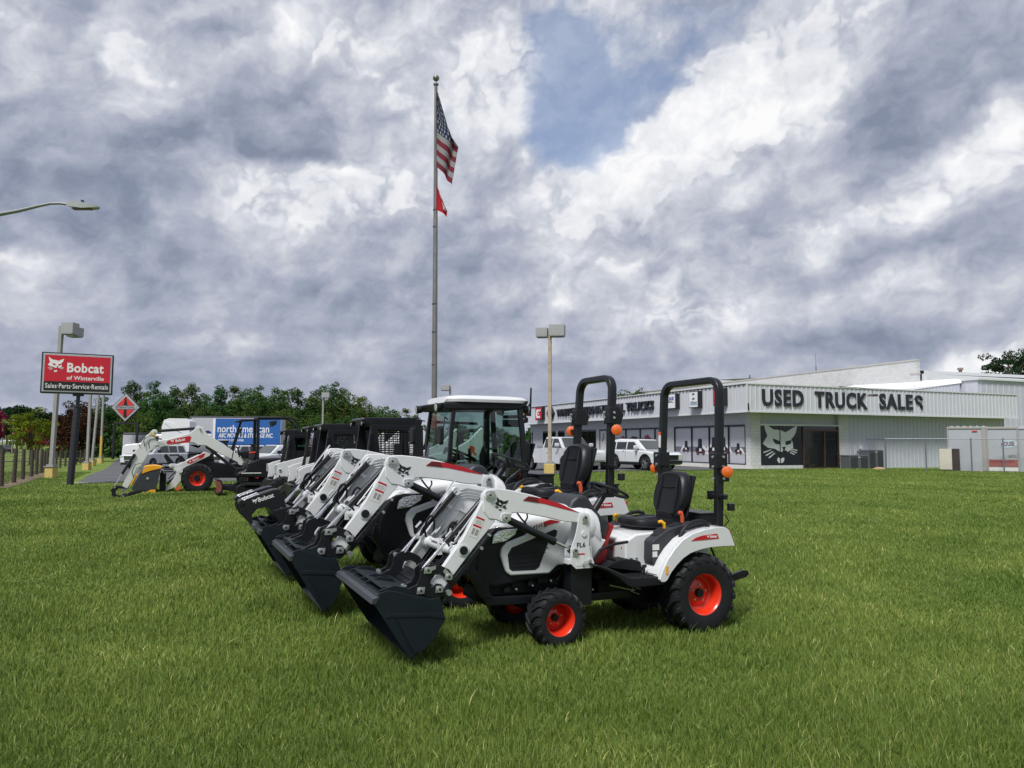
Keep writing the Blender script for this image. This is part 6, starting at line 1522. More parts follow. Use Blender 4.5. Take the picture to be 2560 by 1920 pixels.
# ------------------------------------------------------------------ semi truck and trailers
WHT = mat('fleet_white', (.68, .69, .71), .3, coat=.4, var=.02)
hx = Vector((-.985, -.17)); 
tr = thing('semi_truck', 'white semi truck with tall sleeper fairing behind the excavator boom', 'truck', at(-30.9, 73.5, .03), math.atan2(-.17, -.985))
b = MB(); b.prism([(.2, 1.2), (.2, 4.1), (.5, 4.35), (2.1, 4.35), (2.55, 4.2), (2.72, 3.6), (2.75, 2.75), (2.8, 1.2)], -1.25, 1.25); b.prism([(.9, 3.0), (1.6, 3.9), (2.4, 4.1), (2.5, 3.9), (1.7, 3.3)], 1.25, 1.29); b.build('sleeper_fairing', WHT, tr, .18, 4)
b = MB(); b.prism([(2.6, 1.0), (2.6, 2.85), (3.9, 2.85), (4.1, 2.75), (4.6, 2.0), (6.0, 1.85), (6.2, 1.6), (6.25, .6), (2.6, .6)], -1.1, 1.1); b.build('cab', WHT, tr, .12, 3)
b = MB(); b.add([(4.13, -.95, 2.70), (4.13, .95, 2.70), (4.62, .98, 2.02), (4.62, -.98, 2.02)], [(0, 1, 2, 3)]); b.build('windscreen', mat('windscreen_glass', (1, 1, 1)), tr)
b = MB(); b.add([(3.0, 1.106, 1.95), (4.3, 1.106, 1.95), (4.0, 1.106, 2.65), (3.0, 1.106, 2.65)], [(0, 1, 2, 3)]); b.box(4.1, 4.16, 1.15, 1.45, 1.7, 2.5); b.build('side_window', TINT, tr)
b = MB(); b.box(-3, 6.1, -.5, .5, .7, 1.0); b.box(.3, 1.5, .9, 1.2, .5, 1.1); b.build('chassis', DARK, tr)
for x in (5.2, -.3, -1.7):
    for sg in (1, -1): car_wheel(tr, (x, 1.05*sg, .52), .52, .3, sg)
tl = thing('box_trailer', 'white and blue moving trailer reading northAmerican behind the excavator', 'trailer', at(-32.5, 76.0, .03), math.atan2(.12, .993)); tl.scale = (.905, 1, 1)
BLUE = mat('sign_blue', (.020, .105, .34), .4, var=.05)
b = MB(); b.box(0, 9.9, 0, 2.5, 1.05, 4.65); b.build('trailer_box', mat('trailer_grey', (.42, .43, .46), .5, var=.05, grime=.2), tl)
b = MB(); b.box(-.02, 9.92, -.02, 2.52, 4.60, 4.75); b.box(-.03, .12, -.03, .1, 1.05, 4.7); b.box(0, 9.9, -.02, .0, 1.0, 1.1); b.build('trailer_frame', mat('trailer_dark', (.08, .08, .09), .5), tl)
b = MB(); b.box(2.75, 9.85, -.012, 0, 1.15, 4.50); bl = b.build('blue_panel', BLUE, tl)
b = MB(); b.box(2.5, 2.75, -.012, 0, 1.15, 4.5); b.build('white_panel', WINK, tl)
letters('northAmerican', (3.0, -.013, 3.13), (1, 0, 0), (0, 0, 1), WINK, bl, 'panel_lettering', size=1.05, depth=.01, bold=.012, width=5.6)
letters('ABC MOVING & STORAGE INC.', (3.1, -.013, 2.60), (1, 0, 0), (0, 0, 1), WINK, bl, 'panel_lettering', size=.60, depth=.01, bold=.012, width=5.95, shear=.22)
letters('GREENVILLE 252-752-0588', (3.05, -.013, 2.22), (1, 0, 0), (0, 0, 1), WINK, bl, 'panel_lettering', size=.30, depth=.01, bold=.006, width=2.8)
b = MB(); flat(b, [[(1.95+.44*math.cos(2*PI*i/24), 2.85+.44*math.sin(2*PI*i/24)) for i in range(24)]], (0, -.002, 0), (1, 0, 0), (0, 0, 1), .012); em = b.build('round_emblem', mat('navy_paint', (.01, .03, .16), .4), tl)
b = MB(); flat(b, [rect(.9, 2.42, 2.76, 2.96)], (0, -.015, 0), (1, 0, 0), (0, 0, 1), .01); b.build('emblem_bar', WINK, em)
b = MB(); flat(b, [[(1.0, 3.02), (1.45, 3.02), (1.25, 3.32)], [(.55, 3.3), (.95, 3.3), (.6, 3.02)]], (0, -.002, 0), (1, 0, 0), (0, 0, 1), .012); b.build('red_triangle', REDS, em)
for x in (7.9, 9.0): car_wheel(tl, (x, .15, .52), .52, .3, -1)
b = MB(); b.box(.8, 1.0, .2, .4, 0, 1.05); b.build('landing_leg', DARK, tl)
gt = thing('hopper_trailer', 'low silver ribbed trailer behind the diamond sign posts', 'trailer', at(-45.2, 87.5, .03), math.atan2(-.10, .995))
b = MB(); b.box(0, 8.5, 0, 2.5, .95, 3.0)
for k in range(14): b.box(.3, 8.5, -.015, 0, 1.15+.125*k, 1.19+.125*k)
b.build('trailer_body', mat('trailer_silver', (.45, .47, .52), .4, var=.04), gt, .03)
b = MB(); b.prism([(.05, 2.95), (.2, 3.15), (8.5, 3.25), (8.5, 2.95)], -.06, 2.55); b.build('tarp_roll', mat('tarp_grey', (.10, .10, .11), .7, grime=.3), gt, .04)
for x in (.75, 2.0): car_wheel(gt, (x, .15, .5), .5, .3, -1)
b = MB(); b.box(.0, .1, -.02, 2.5, .5, 3.0); b.box(.1, 8, .3, 2.2, .7, .95); b.build('trailer_frame', mat('trailer_dark', (1, 1, 1)), gt)
# far cars on the road
for i, (x, y, rz, c, lb) in enumerate(((-88.5, 131, 2.9, (.012, .013, .016), 'dark car on the far road at the left edge'), (-74.5, 128, 2.9, (.35, .12, .12), 'small red car with lit headlights on the far road'), (-66.0, 132, .1, (.5, .52, .55), 'small silver car on the far road behind the fence'))):
    t = thing('distant_car', lb, 'car', at(x, y, .03), rz, 'cars on the far road')
    b = MB(); b.prism([(-2.2, .3), (-2.25, .85), (-1.6, 1.0), (-1.1, 1.5), (.5, 1.52), (1.2, 1.0), (2.1, .85), (2.25, .6), (2.2, .3)], -.85, .85); b.build('body', mat('far_car_%d' % i, c, .3, coat=.5), t, .08, 2)
    b = MB(); b.prism([(-1.35, 1.02), (-1.0, 1.42), (.42, 1.44), (.95, 1.02)], -.87, .87); b.build('windows', TINT, t)
    for x_ in (-1.35, 1.35):
        for sg in (1, -1): b = MB(); b.cyl((x_, .7*sg, .32), (x_, .88*sg, .32), .32, 14); b.build('wheel', RUB, t)
    for sg in (1, -1):
        b = MB(); b.box(2.2, 2.27, .5*sg-.12, .5*sg+.12, .6, .75); b.build('headlight', LENS, t)
        b = MB(); b.box(-2.28, -2.2, .5*sg-.15, .5*sg+.15, .7, .85); b.build('tail_light', mat('tail_red', (.7, .05, .03), .3), t)
# ------------------------------------------------------------------ signs
SGR = mat('sign_frame_black', (.012, .015, .028), .35)
sp = thing('roadside_sign', 'red and black sign on black pole reading Bobcat of Winterville', 'sign', (-17.05, 29.3, 0), R(27))
b = MB(); b.tube([(-.1, 0, -.2), (.38, 0, 3.0)], .17, 18) if False else None
b = MB(); b.tube([(-.02, .0, -.1), (.10, .0, 2.98)], .128, 20); b.build('pole', mat('pole_black', (.012, .014, .022), .6, var=.2, bump=.2, bs=30), sp)
b = MB(); b.tube([(.10, 0, 2.98), (.115, 0, 3.55)], .07, 14); b.cyl((.103, 0, 3.0), (.106, 0, 3.05), .15, 14); b.cyl((.11, 0, 3.22), (.112, 0, 3.27), .13, 14); b.box(-.08, .3, -.1, .1, 3.44, 3.53); b.build('pole_neck', SGR, sp)
roll = .0
def sb_(b, x0, x1, z0, z1, y0, y1): b.box(x0, x1, y0, y1, z0, z1)
bd = thing_part('sign_cabinet', sp, (.06, 0, 0)); bd.scale = (.86, 1, 1)
b = MB(); sb_(b, -1.42, 1.42, 3.52, 5.10, -.17, .17); cabn = b.build('cabinet', SGR, bd, .02)
b = MB(); sb_(b, -1.36, 1.36, 3.57, 5.05, -.19, -.165); b.build('silver_rim', mat('brushed_aluminium', (.55, .56, .57), .35, metal=.7), bd, .01)
b = MB(); sb_(b, -1.29, 1.29, 3.98, 4.985, -.205, -.188); rf = b.build('red_face', REDS, bd)
b = MB(); sb_(b, -1.29, 1.29, 3.625, 3.98, -.2045, -.188); bf = b.build('black_face', INK, bd)
cat_logo((-1.17, -.206, 4.33), (1, 0, 0), (0, 0, 1), .62, WINK, REDS, rf, True, .006)
letters('Bobcat', (-.42, -.2065, 4.36), (1, 0, 0), (0, 0, 1), WINK, rf, 'sign_lettering', size=.50, depth=.008, bold=.014, space=1.05, width=1.45)
letters('of Winterville', (-.42, -.2065, 4.06), (1, 0, 0), (0, 0, 1), WINK, rf, 'sign_lettering', size=.215, depth=.008, bold=.004, space=1.05, width=1.47)
letters('Sales\u00b7Parts\u00b7Service\u00b7Rentals', (-1.23, -.2065, 3.72), (1, 0, 0), (0, 0, 1), WINK, bf, 'sign_lettering', size=.26, depth=.008, bold=.002, space=1.06, width=2.46)
ds = thing('diamond_sign', 'red diamond sign reading INTERNATIONAL in a black post frame', 'sign', at(-43.6, 85, .28), 0)
b = MB()
for x in (-1.25, 1.35): b.box(x-.11, x+.11, -.1, .1, -.1, 4.05)
b.box(-1.14, 1.24, -.1, .1, 3.84, 4.05); b.box(-.06, .06, -.08, .08, 4.05, 4.6)
b.build('post_frame', mat('post_black', (.006, .007, .012), .6), ds)
b = MB(); b.add([(x, y, 5.72+z) for y in (-.15, .15) for x, z in ((0, 1.66), (1.66, 0), (0, -1.66), (-1.66, 0))], [(0, 1, 2, 3), (4, 5, 6, 7), (0, 1, 5, 4), (1, 2, 6, 5), (2, 3, 7, 6), (3, 0, 4, 7)]); dc_ = b.build('diamond_cabinet', INK, ds)
diamond(dc_, (0, -.152, 5.72), (1, 0, 0), (0, 0, 1), 1.56, .02)
# ------------------------------------------------------------------ lamp posts
LP = mat('pole_concrete_white', (.25, .25, .245), .7, var=.1, vs=2, grime=.35, gcol=(.22, .13, .07)); LB = mat('lamp_box', (.30, .305, .315), .5, var=.04); YB = mat('yellow_base', (.50, .37, .12), .8, var=.1, vs=5, grime=.6, gcol=(.16, .11, .06))
YP = mat('yellow_pole', (.50, .33, .08), .7, grime=.2)
def lamp(label, loc, H, heads, rz=0, rust=None, lean=0.0, base=.46, low=None):
    t = thing('lamp_post', label, 'lamp post', loc, rz, 'parking lot lamp posts')
    bh = .52
    b = MB(); b.box(-base/2, base/2, -base/2, base/2, -.2, bh); b.build('base_block', YB, t, .03)
    b = MB(); b.box(-.24, .24, -.24, .24, bh, bh+.04); b.box(-.16, .16, -.16, .16, bh+.04, bh+.12); b.build('base_plate', LP, t)
    b = MB(); b.tube([(0, 0, bh+.1), (lean*H, 0, H)], .09, sq=(.17, .17)); b.build('pole', rust or LP, t, .01)
    if low:
        b = MB(); b.tube([(0, 0, bh+.12), (lean*low, 0, low)], .09, sq=(.176, .176)); b.build('yellow_sleeve', YP, t)
    for (dx, dy, w, d, h) in heads:
        q = lean*H
        b = MB(); b.box(min(q, q+dx), max(q, q+dx)+.01, dy-.04, dy+.04, H-.3, H-.2); b.build('arm', LB, t)
        b = MB(); x0, x1 = q+dx-w/2, q+dx+w/2; y0, y1 = dy-d/2, dy+d/2; z0, z1 = H-.42, H-.42+h
        b.add([(x0+.03, y0+.03, z0), (x1-.03, y0+.03, z0), (x1-.03, y1-.03, z0), (x0+.03, y1-.03, z0), (x0, y0, z0+.08), (x1, y0, z0+.08), (x1, y1, z0+.08), (x0, y1, z0+.08), (x0, y0, z1), (x1, y0, z1), (x1, y1, z1), (x0, y1, z1)],
              [(0, 3, 2, 1), (0, 1, 5, 4), (1, 2, 6, 5), (2, 3, 7, 6), (3, 0, 4, 7), (4, 5, 9, 8), (5, 6, 10, 9), (6, 7, 11, 10), (7, 4, 8, 11), (8, 9, 10, 11)]); hd_ = b.build('lamp_head', LB, t, .01)
        b = MB(); b.box(x0+.08, x1-.08, y0+.08, y1-.08, z0-.012, z0+.001); b.build('lamp_glass', mat('lamp_glass_dark', (.03, .03, .03), .3), hd_)
    return t
RUST = mat('rusty_pole', (.36, .30, .24), .75, var=.15, vs=1.2, grime=.85, gcol=(.20, .09, .04))
lamp('lamp post with yellow block base beside the fence, above the red sign', (-21.35, 35.1, -.03), 7.12, [(.42, 0, .58, .5, .56), (.16, .76, .58, .5, .46)], -.05, lean=.018, base=.40)
lamp('second lamp post behind the red sign, thin head above it', at(-30.6, 54.5), 8.15, [(.55, 0, 1.0, .5, .32)], 0, base=.46, lean=.0, low=None)
lamp('third lamp post, leaning right behind the right end of the red sign', at(-36.9, 66.5), 7.6, [(.4, 0, .7, .6, .5)], 0, lean=.045)
lamp('fourth lamp post with yellow painted lower pole', at(-40.8, 75.0), 7.4, [(.3, 0, .7, .6, .5)], 0, low=2.7)
lamp('rusty lamp post with twin square heads before the showroom', (1.98, 39.2, .13), 7.55, [(-.42, .05, .62, .55, .50), (.40, -.1, .80, .62, .62)], -.2, rust=RUST, base=.54)
lamp('far lamp post standing above the skid loader cabs', at(-19.6, 78.0), 7.2, [(.28, 0, .75, .6, .55)], 0)
lamp('far lamp post seen above the white cab roof', at(-5.6, 68.0), 7.0, [(-.45, 0, .8, .6, .55)], 0)
sl = thing('street_lamp', 'cobra-head street lamp on a curved arm reaching in from the left', 'street lamp', (-18.2, 22.0, 0), 0)
b = MB(); b.tube([(0, 0, -.1), (0, 0, 7.9)], [.13, .09], 14); b.build('pole', mat('grey_steel', (.22, .23, .24), .5, metal=.5), sl)
b = MB(); b.tube([(0, 0, 7.75), (1.3, 0, 8.08), (2.6, 0, 8.38), (3.4, 0, 8.53), (4.0, 0, 8.68), (4.35, 0, 8.76), (4.65, 0, 8.77), (4.9, 0, 8.74)], [.085, .08, .07, .055, .045, .04, .04, .04], 10); b.build('arm', mat('grey_steel', (1, 1, 1)), sl)
b = MB(); b.loft([[(x, y*w, z0+(h if k in (2, 3, 4) else 0)-dz_) for k, y in enumerate((-1, 1, 1, 0, -1))] for x, w, z0, h, dz_ in ((4.87, .06, 8.70, .09, 0), (5.0, .11, 8.65, .16, 0), (5.35, .13, 8.60, .18, 0), (5.45, .14, 8.60, .15, 0), (5.75, .12, 8.62, .08, 0), (5.83, .05, 8.64, .03, 0))]); h_ = b.build('lamp_head', mat('lamp_grey', (.30, .32, .32), .45), sl)
b = MB(); b.cyl((5.32, 0, 8.78), (5.32, 0, 8.87), .045, 10); b.build('photocell', mat('teal_plastic', (.02, .07, .08), .3), h_)
b = MB(); b.box(5.05, 5.6, -.09, .09, 8.585, 8.60); b.build('lamp_glass', mat('lamp_glass_dark', (1, 1, 1)), h_)
# ------------------------------------------------------------------ flagpole and flags
FX, FY = -3.50, 34.0
fp = thing('flagpole', 'tall grey tapered metal flagpole with ball top behind the white cab', 'flagpole', at(FX, FY), 0)
FPM = mat('pole_aluminium', (.22, .21, .21), .42, metal=.6, var=.12, vs=3, grime=.2)
b = MB(); H = 18.4
b.tube([(-.0, 0, 0), (-.02, 0, 5), (-.06, 0, 11), (-.13, 0, H)], [.125, .125, .105, .075], 18); b.build('pole', FPM, fp)
b = MB()
for z in (5.2, 8.0, 11.6, 12.4, 6.7): b.tube([(-.0-.007*z, 0, z), (-.0-.007*z, 0, z+.05)], .128 if z < 9 else .11, 16)
b.tube([(-.10, -.1, 12.0), (-.12, -.1, 18.4)], .006, 4); b.build('collar', mat('pole_collar', (.08, .08, .08), .5, metal=.5), fp)
b = MB(); b.cyl((-.13, 0, H), (-.13, 0, H+.07), .12, 14); b.cyl((-.13, 0, H+.05), (-.13, 0, H+.2), .02, 8); b.ball((-.13, 0, H+.34), .155, 14); b.build('ball_finial', FPM, fp)
def flagmat(kind):
    m = bpy.data.materials.new(kind); m.use_nodes = True; nt = m.node_tree; p = nt.nodes['Principled BSDF']; p.inputs['Roughness'].default_value = .85; L = nt.links
    a = nt.nodes.new('ShaderNodeVertexColor'); a.layer_name = 'col'
    n = nt.nodes.new('ShaderNodeTexNoise'); n.inputs['Scale'].default_value = 3
    x = nt.nodes.new('ShaderNodeMapRange'); x.inputs['To Min'].default_value = .85; x.inputs['To Max'].default_value = 1.15; L.new(n.outputs['Fac'], x.inputs['Value'])
    v = nt.nodes.new('ShaderNodeVectorMath'); v.operation = 'SCALE'; L.new(a.outputs[0], v.inputs[0]); L.new(x.outputs[0], v.inputs['Scale']); L.new(v.outputs[0], p.inputs['Base Color'])
    t = nt.nodes.new('ShaderNodeBsdfTranslucent'); L.new(v.outputs[0], t.inputs[0]); s = nt.nodes.new('ShaderNodeMixShader'); s.inputs[0].default_value = .35
    o = nt.nodes['Material Output']; L.new(p.outputs[0], s.inputs[1]); L.new(t.outputs[0], s.inputs[2]); L.new(s.outputs[0], o.inputs[0]); return m
def cloth(name, nu, nv, fpos, fcol, label, cat, hole=None):
    vs = [fpos(i/nu, j/nv) for j in range(nv+1) for i in range(nu+1)]
    fs = []; cols = []
    for j in range(nv):
        for i in range(nu):
            u, v = (i+.5)/nu, (j+.5)/nv
            if hole and hole(u, v): continue
            fs.append((j*(nu+1)+i, j*(nu+1)+i+1, (j+1)*(nu+1)+i+1, (j+1)*(nu+1)+i)); cols.append(fcol(u, v))
    me = bpy.data.meshes.new(name); me.from_pydata(vs, [], fs)
    ca = me.color_attributes.new('col', 'FLOAT_COLOR', 'CORNER'); flat_ = []
    for c in cols: flat_ += [*c, 1]*4
    ca.data.foreach_set('color', flat_); me.polygons.foreach_set('use_smooth', [True]*len(fs))
    me.materials.append(flagmat(name+'_cloth')); o = bpy.data.objects.new(name, me); col.objects.link(o); o.location = (FX, FY, 0)
    tag(o, label, cat); return o
def frow(L, t):
    t *= len(L)-1; i = min(int(t), len(L)-2); f = t-i; return [L[i][k]+(L[i+1][k]-L[i][k])*f for k in range(len(L[0]))]
# u runs along the fly, v down the hoist. columns: hoist edge and draped outer edge
def us_pos(u, v):
    hx_, hz = -.04, 18.0-v*3.55           # hoist
    edge = frow([(.0, 17.75), (.38, 16.5), (.66, 15.2), (.86, 14.0), (.90, 13.0), (.86, 12.1)], v*.55+u*.45)
    z = hz-u*(1.15 if v > .3 else .2+v*3.2)
    wv = .10*math.sin(u*13+v*4)*min(1, u*3)
    x = hx_+1.12*math.sin(min(u, 1)*1.45)*(v*1.7 if v < .45 else .77-(v-.45)*.35)*1.15+wv*.4
    y = -.12+.28*math.sin(u*9+v*3.5)*u
    return (x, y, z)
NAVY, FRED, FWH = (.018, .024, .075), (.17, .014, .03), (.27, .265, .28)
def us_col(u, v):
    if u < .55 and v < 7/13:
        r_ = v/(7/13)*9; c = u/.55*11; ri, ci = int(r_), int(c)
        if ((r_-ri-.5)**2+(c-ci-.5)**2) < .13 and (ri+ci) % 2 == 0: return (.38, .38, .42)
        return NAVY
    return FRED if int(v*13) % 2 == 0 else FWH
cloth('national_flag', 88, 104, us_pos, us_col, 'limp tattered US flag hanging beside the pole near its top', 'flag', lambda u, v: u > .93 and (math.sin(v*37) > .35) or (u > .86 and v > .9 and math.sin(u*60) > 0))
def ca_pos(u, v):
    return (-.03+(.60*math.sin(u*1.5))*(.12+.88*min(1, v*1.3))-.12*v*u, -.1+.12*math.sin(u*8+v*2)*u, 13.6-v*1.2-u*(.28+.1*v))
def ca_col(u, v):
    leaf = abs(u-.52)+abs(v-.5)*.9+.06*math.sin(math.atan2(v-.5, u-.52)*7)
    if .42 < u < .72 and .2 < v < .85: return (.40, .01, .02) if leaf < .16 else (.55, .55, .55)
    return (.42, .008, .02)
cloth('red_flag', 40, 40, ca_pos, ca_col, 'small limp red and white flag below the US flag', 'flag')
# ------------------------------------------------------------------ farm fence
ff = thing('farm_fence', 'weathered wooden post and wire fence along the left lawn', 'fence', (0, 0, 0), 0)
WOOD = mat('grey_wood', (.050, .040, .032), .9, var=.25, vs=4, bump=.5, bs=30, grime=.3, gcol=(.13, .135, .11))
FPTS = [(-17.9, 25.6), (-18.74, 27.83), (-19.96, 30.38), (-21.3, 33.0), (-22.7, 35.8), (-24.3, 38.7), (-26.0, 41.8), (-27.8, 45.0), (-29.6, 48.2), (-31.3, 51.4), (-33.1, 54.6), (-34.8, 57.8), (-36.4, 61.0), (-38.0, 64.4), (-39.4, 67.6), (-40.8, 70.8), (-42.2, 74), (-43.8, 77.5)]
for i, (x, y) in enumerate(FPTS):
    z = gz(x, y); b = MB(); rr = random.Random(i); le = rr.uniform(-.03, .03)
    b.tube([(x, y, z-.1), (x+le*.5, y, z+.7), (x+le, y, z+1.32+rr.uniform(-.05, .07))], [.085, .08, .07], 9); b.build('post', WOOD, ff)
b = MB()
for k in range(8):
    h = .08+.165*k
    b.tube([(x, y, gz(x, y)+h) for x, y in FPTS], .0065, 4)
for i in range(len(FPTS)-1):
    (x0, y0), (x1, y1) = FPTS[i], FPTS[i+1]
    for q in range(1, 12 if i < 8 else 6):
        f = q/(12 if i < 8 else 6); x, y = x0+(x1-x0)*f, y0+(y1-y0)*f; b.tube([(x, y, gz(x, y)+.05), (x, y, gz(x, y)+1.25)], .004, 3)
b.build('wire_mesh', mat('rusty_wire', (.06, .045, .035), .7), ff)
# ------------------------------------------------------------------ far roadside bits
def pole(label, x, y, h, r=.13):
    t = thing('utility_pole', label, 'utility pole', at(x, y), 0)
    b = MB(); b.cyl((0, 0, 0), (0, 0, h), r, 8); b.box(-.9, .9, -.08, .08, h-.7, h-.55); b.build('pole', mat('pole_wood', (.20, .19, .17), .8), t)
pole('grey utility pole at the far left edge of the road', -90.5, 134, 6.2)
pole('far utility pole just left of the yellow-green tree', -86.0, 130, 6.0)
ws = thing('road_sign', 'small white diamond road sign far beyond the fence', 'road sign', at(-76.5, 118), 0)
b = MB(); b.cyl((0, 0, 0), (0, 0, 2.2), .04, 6); b.build('post', GALV, ws); b = MB(); b.box(-.45, .45, -.02, .02, -.45, .45, Matrix.Translation((0, 0, 2.5)) @ Matrix.Rotation(PI/4, 4, 'Y')); b.build('plate', WINK, ws)
fs_ = thing('petrol_station', 'distant low station canopy with orange sign at the far left', 'building', at(-284, 420), 0)
b = MB(); b.box(-2, 8, 0, 8, 2.2, 2.9); b.build('canopy', WHT, fs_); b = MB(); b.box(0, 7, 6, 9, 0, 2.2); b.build('shop', mat('shop_brick', (.22, .10, .08), .8), fs_)
for x in (0, 7): b = MB(); b.cyl((x, .5, 0), (x, .5, 2.2), .2, 8); b.build('column', WHT, fs_)
b = MB(); b.box(2, 5.6, -.2, 0, 3.6, 5.0); b.box(3.6, 3.9, 0, .2, 2.9, 3.6); b.build('orange_sign', mat('sign_orange', (.65, .22, .03), .4), fs_)
# ------------------------------------------------------------------ trees
def leafmat(name, c1, c2, tr=.25):
    m = bpy.data.materials.new(name); m.use_nodes = True; nt = m.node_tree; nt.nodes.clear(); L = nt.links
    o = nt.nodes.new('ShaderNodeOutputMaterial'); g = nt.nodes.new('ShaderNodeNewGeometry')
    n = nt.nodes.new('ShaderNodeTexNoise'); n.inputs['Scale'].default_value = .55; n.inputs['Detail'].default_value = 4; L.new(g.outputs['Position'], n.inputs['Vector'])
    r = nt.nodes.new('ShaderNodeValToRGB'); e = r.color_ramp.elements; e[0].position = .35; e[0].color = (*c1, 1); e[1].position = .68; e[1].color = (*c2, 1); L.new(n.outputs['Fac'], r.inputs[0])
    hs = nt.nodes.new('ShaderNodeHueSaturation'); mr = nt.nodes.new('ShaderNodeMapRange'); mr.inputs['To Min'].default_value = .75; mr.inputs['To Max'].default_value = 1.25
    L.new(g.outputs['Random Per Island'], mr.inputs['Value']); L.new(mr.outputs[0], hs.inputs['Value']); L.new(r.outputs[0], hs.inputs['Color'])
    oi = nt.nodes.new('ShaderNodeObjectInfo'); m2 = nt.nodes.new('ShaderNodeMapRange'); m2.inputs['To Min'].default_value = .47; m2.inputs['To Max'].default_value = .53; L.new(oi.outputs['Random'], m2.inputs['Value']); L.new(m2.outputs[0], hs.inputs['Hue'])
    d = nt.nodes.new('ShaderNodeBsdfDiffuse'); t = nt.nodes.new('ShaderNodeBsdfTranslucent'); x = nt.nodes.new('ShaderNodeMixShader'); x.inputs[0].default_value = tr
    L.new(hs.outputs[0], d.inputs[0]); L.new(hs.outputs[0], t.inputs[0]); L.new(d.outputs[0], x.inputs[1]); L.new(t.outputs[0], x.inputs[2]); L.new(x.outputs[0], o.inputs[0]); return m
def np_mesh(name, co, faces, m, smooth=False):
    """co (n,3); faces (k, 3 or 4)"""
    me = bpy.data.meshes.new(name); k, w = faces.shape
    me.vertices.add(len(co)); me.vertices.foreach_set('co', co.astype(np.float32).ravel())
    me.loops.add(k*w); me.loops.foreach_set('vertex_index', faces.astype(np.int32).ravel())
    me.polygons.add(k); me.polygons.foreach_set('loop_start', np.arange(0, k*w, w, dtype=np.int32)); me.polygons.foreach_set('loop_total', np.full(k, w, np.int32))
    me.update(calc_edges=True); me.validate(); me.materials.append(m); return me
def crown_mesh(name, seed, rx, rz, zc, nclump, nleaf, leaf, m, shape='round', spread=.17, limbs=None, flatz=.75):
    rs = np.random.RandomState(seed)
    cl = []
    while len(cl) < nclump:
        p = rs.uniform(-1, 1, 3); r = np.linalg.norm(p)
        if r > 1 or (r < .45 and rs.rand() < .6): continue
        if shape == 'cone': k = (1-.75*(p[2]*.5+.5)); p[:2] *= max(k, .2)*1.15
        elif shape == 'oval': k = 1.05-.45*(p[2]*.5+.5)**2; p[:2] *= k
        p[2] *= 1.0
        cl.append(p*(rs.uniform(.82, 1.12)))
    cl = np.array(cl)*[rx, rx, rz]+[0, 0, zc]
    sz = rs.uniform(.55, 1.25, nclump)
    n = nclump*nleaf
    base = np.repeat(cl, nleaf, 0); s = np.repeat(sz, nleaf)[:, None]
    d = rs.normal(size=(n, 3)); d /= np.linalg.norm(d, axis=1)[:, None]
    rad = rs.uniform(.35, 1.0, n)[:, None]**.6
    off = d*rad*s*rx*spread*1.9*np.array([1, 1, flatz])
    c = base+off
    nr = d*.6+rs.normal(size=(n, 3))*.6+[0, 0, .5]; nr /= np.linalg.norm(nr, axis=1)[:, None]
    a = np.cross(nr, rs.normal(size=(n, 3))); a /= np.linalg.norm(a, axis=1)[:, None]; b_ = np.cross(nr, a)
    L_ = leaf*rs.uniform(.6, 1.3, n)[:, None]
    co = np.stack([c-a*L_, c-b_*L_*.55, c+a*L_, c+b_*L_*.55], 1).reshape(-1, 3)
    return np_mesh(name, co, np.arange(n*4).reshape(-1, 4), m), cl
BARK = mat('bark', (.07, .055, .045), .9, var=.2, bump=.5, bs=20)
def tree_obj(name, label, loc, cr, cl, h, trunk_r, zc, grp=None, s=1.0, rz=0.0, nl=9, seed=1, top=None):
    t = thing(name, label, 'tree', loc, rz, grp, s)
    o = bpy.data.objects.new('crown', cr); col.objects.link(o); o.parent = t
    rr = random.Random(seed); b = MB()
    b.tube([(0, 0, -.2), (.03*h*.1, 0, zc*.5), (0, .02*h, zc), (0, 0, top or zc*1.35)], [trunk_r*1.25, trunk_r, trunk_r*.7, trunk_r*.25], 9)
    for k in range(nl):
        c = cl[rr.randrange(len(cl))]; z0 = zc*rr.uniform(.45, .95); b.tube([(0, 0, z0), (c[0]*.5, c[1]*.5, z0+(c[2]-z0)*.6), tuple(c)], [trunk_r*.45, trunk_r*.3, trunk_r*.08], 6)
    b.build('trunk', BARK, t); return t
DECID = leafmat('leaf_green', (.034, .075, .024), (.080, .138, .040)); DECY = leafmat('leaf_yellowgreen', (.048, .090, .020), (.108, .150, .040)); PINE = leafmat('leaf_pine', (.014, .034, .016), (.035, .062, .026)); MAPLE = leafmat('leaf_darkred', (.030, .014, .012), (.085, .036, .022)); MYRT = leafmat('leaf_crimson', (.10, .012, .025), (.25, .03, .06)); LIME = leafmat('leaf_lime', (.095, .12, .012), (.23, .25, .03), .35)
protos = [crown_mesh('crown_a', 1, 3.6, 4.4, 7.0, 80, 95, .165, DECID, 'oval'), crown_mesh('crown_b', 2, 3.0, 4.9, 7.4, 74, 95, .16, DECID, 'cone'), crown_mesh('crown_c', 3, 4.2, 4.3, 6.6, 88, 95, .17, DECY, 'round'), crown_mesh('crown_d', 4, 4.0, 4.6, 6.8, 88, 95, .17, DECID, 'round', .15), crown_mesh('crown_e', 5, 3.2, 4.6, 7.2, 74, 95, .16, DECY, 'oval', .15)]
GF = 'trees of the wood behind the parking lot'
ptree = [tree_obj('broadleaf_tree', 'x', (0, 0, 0), pr[0], pr[1], 11, .22, 6.5, GF, seed=i+3) for i, pr in enumerate(protos)]
used_p = set()
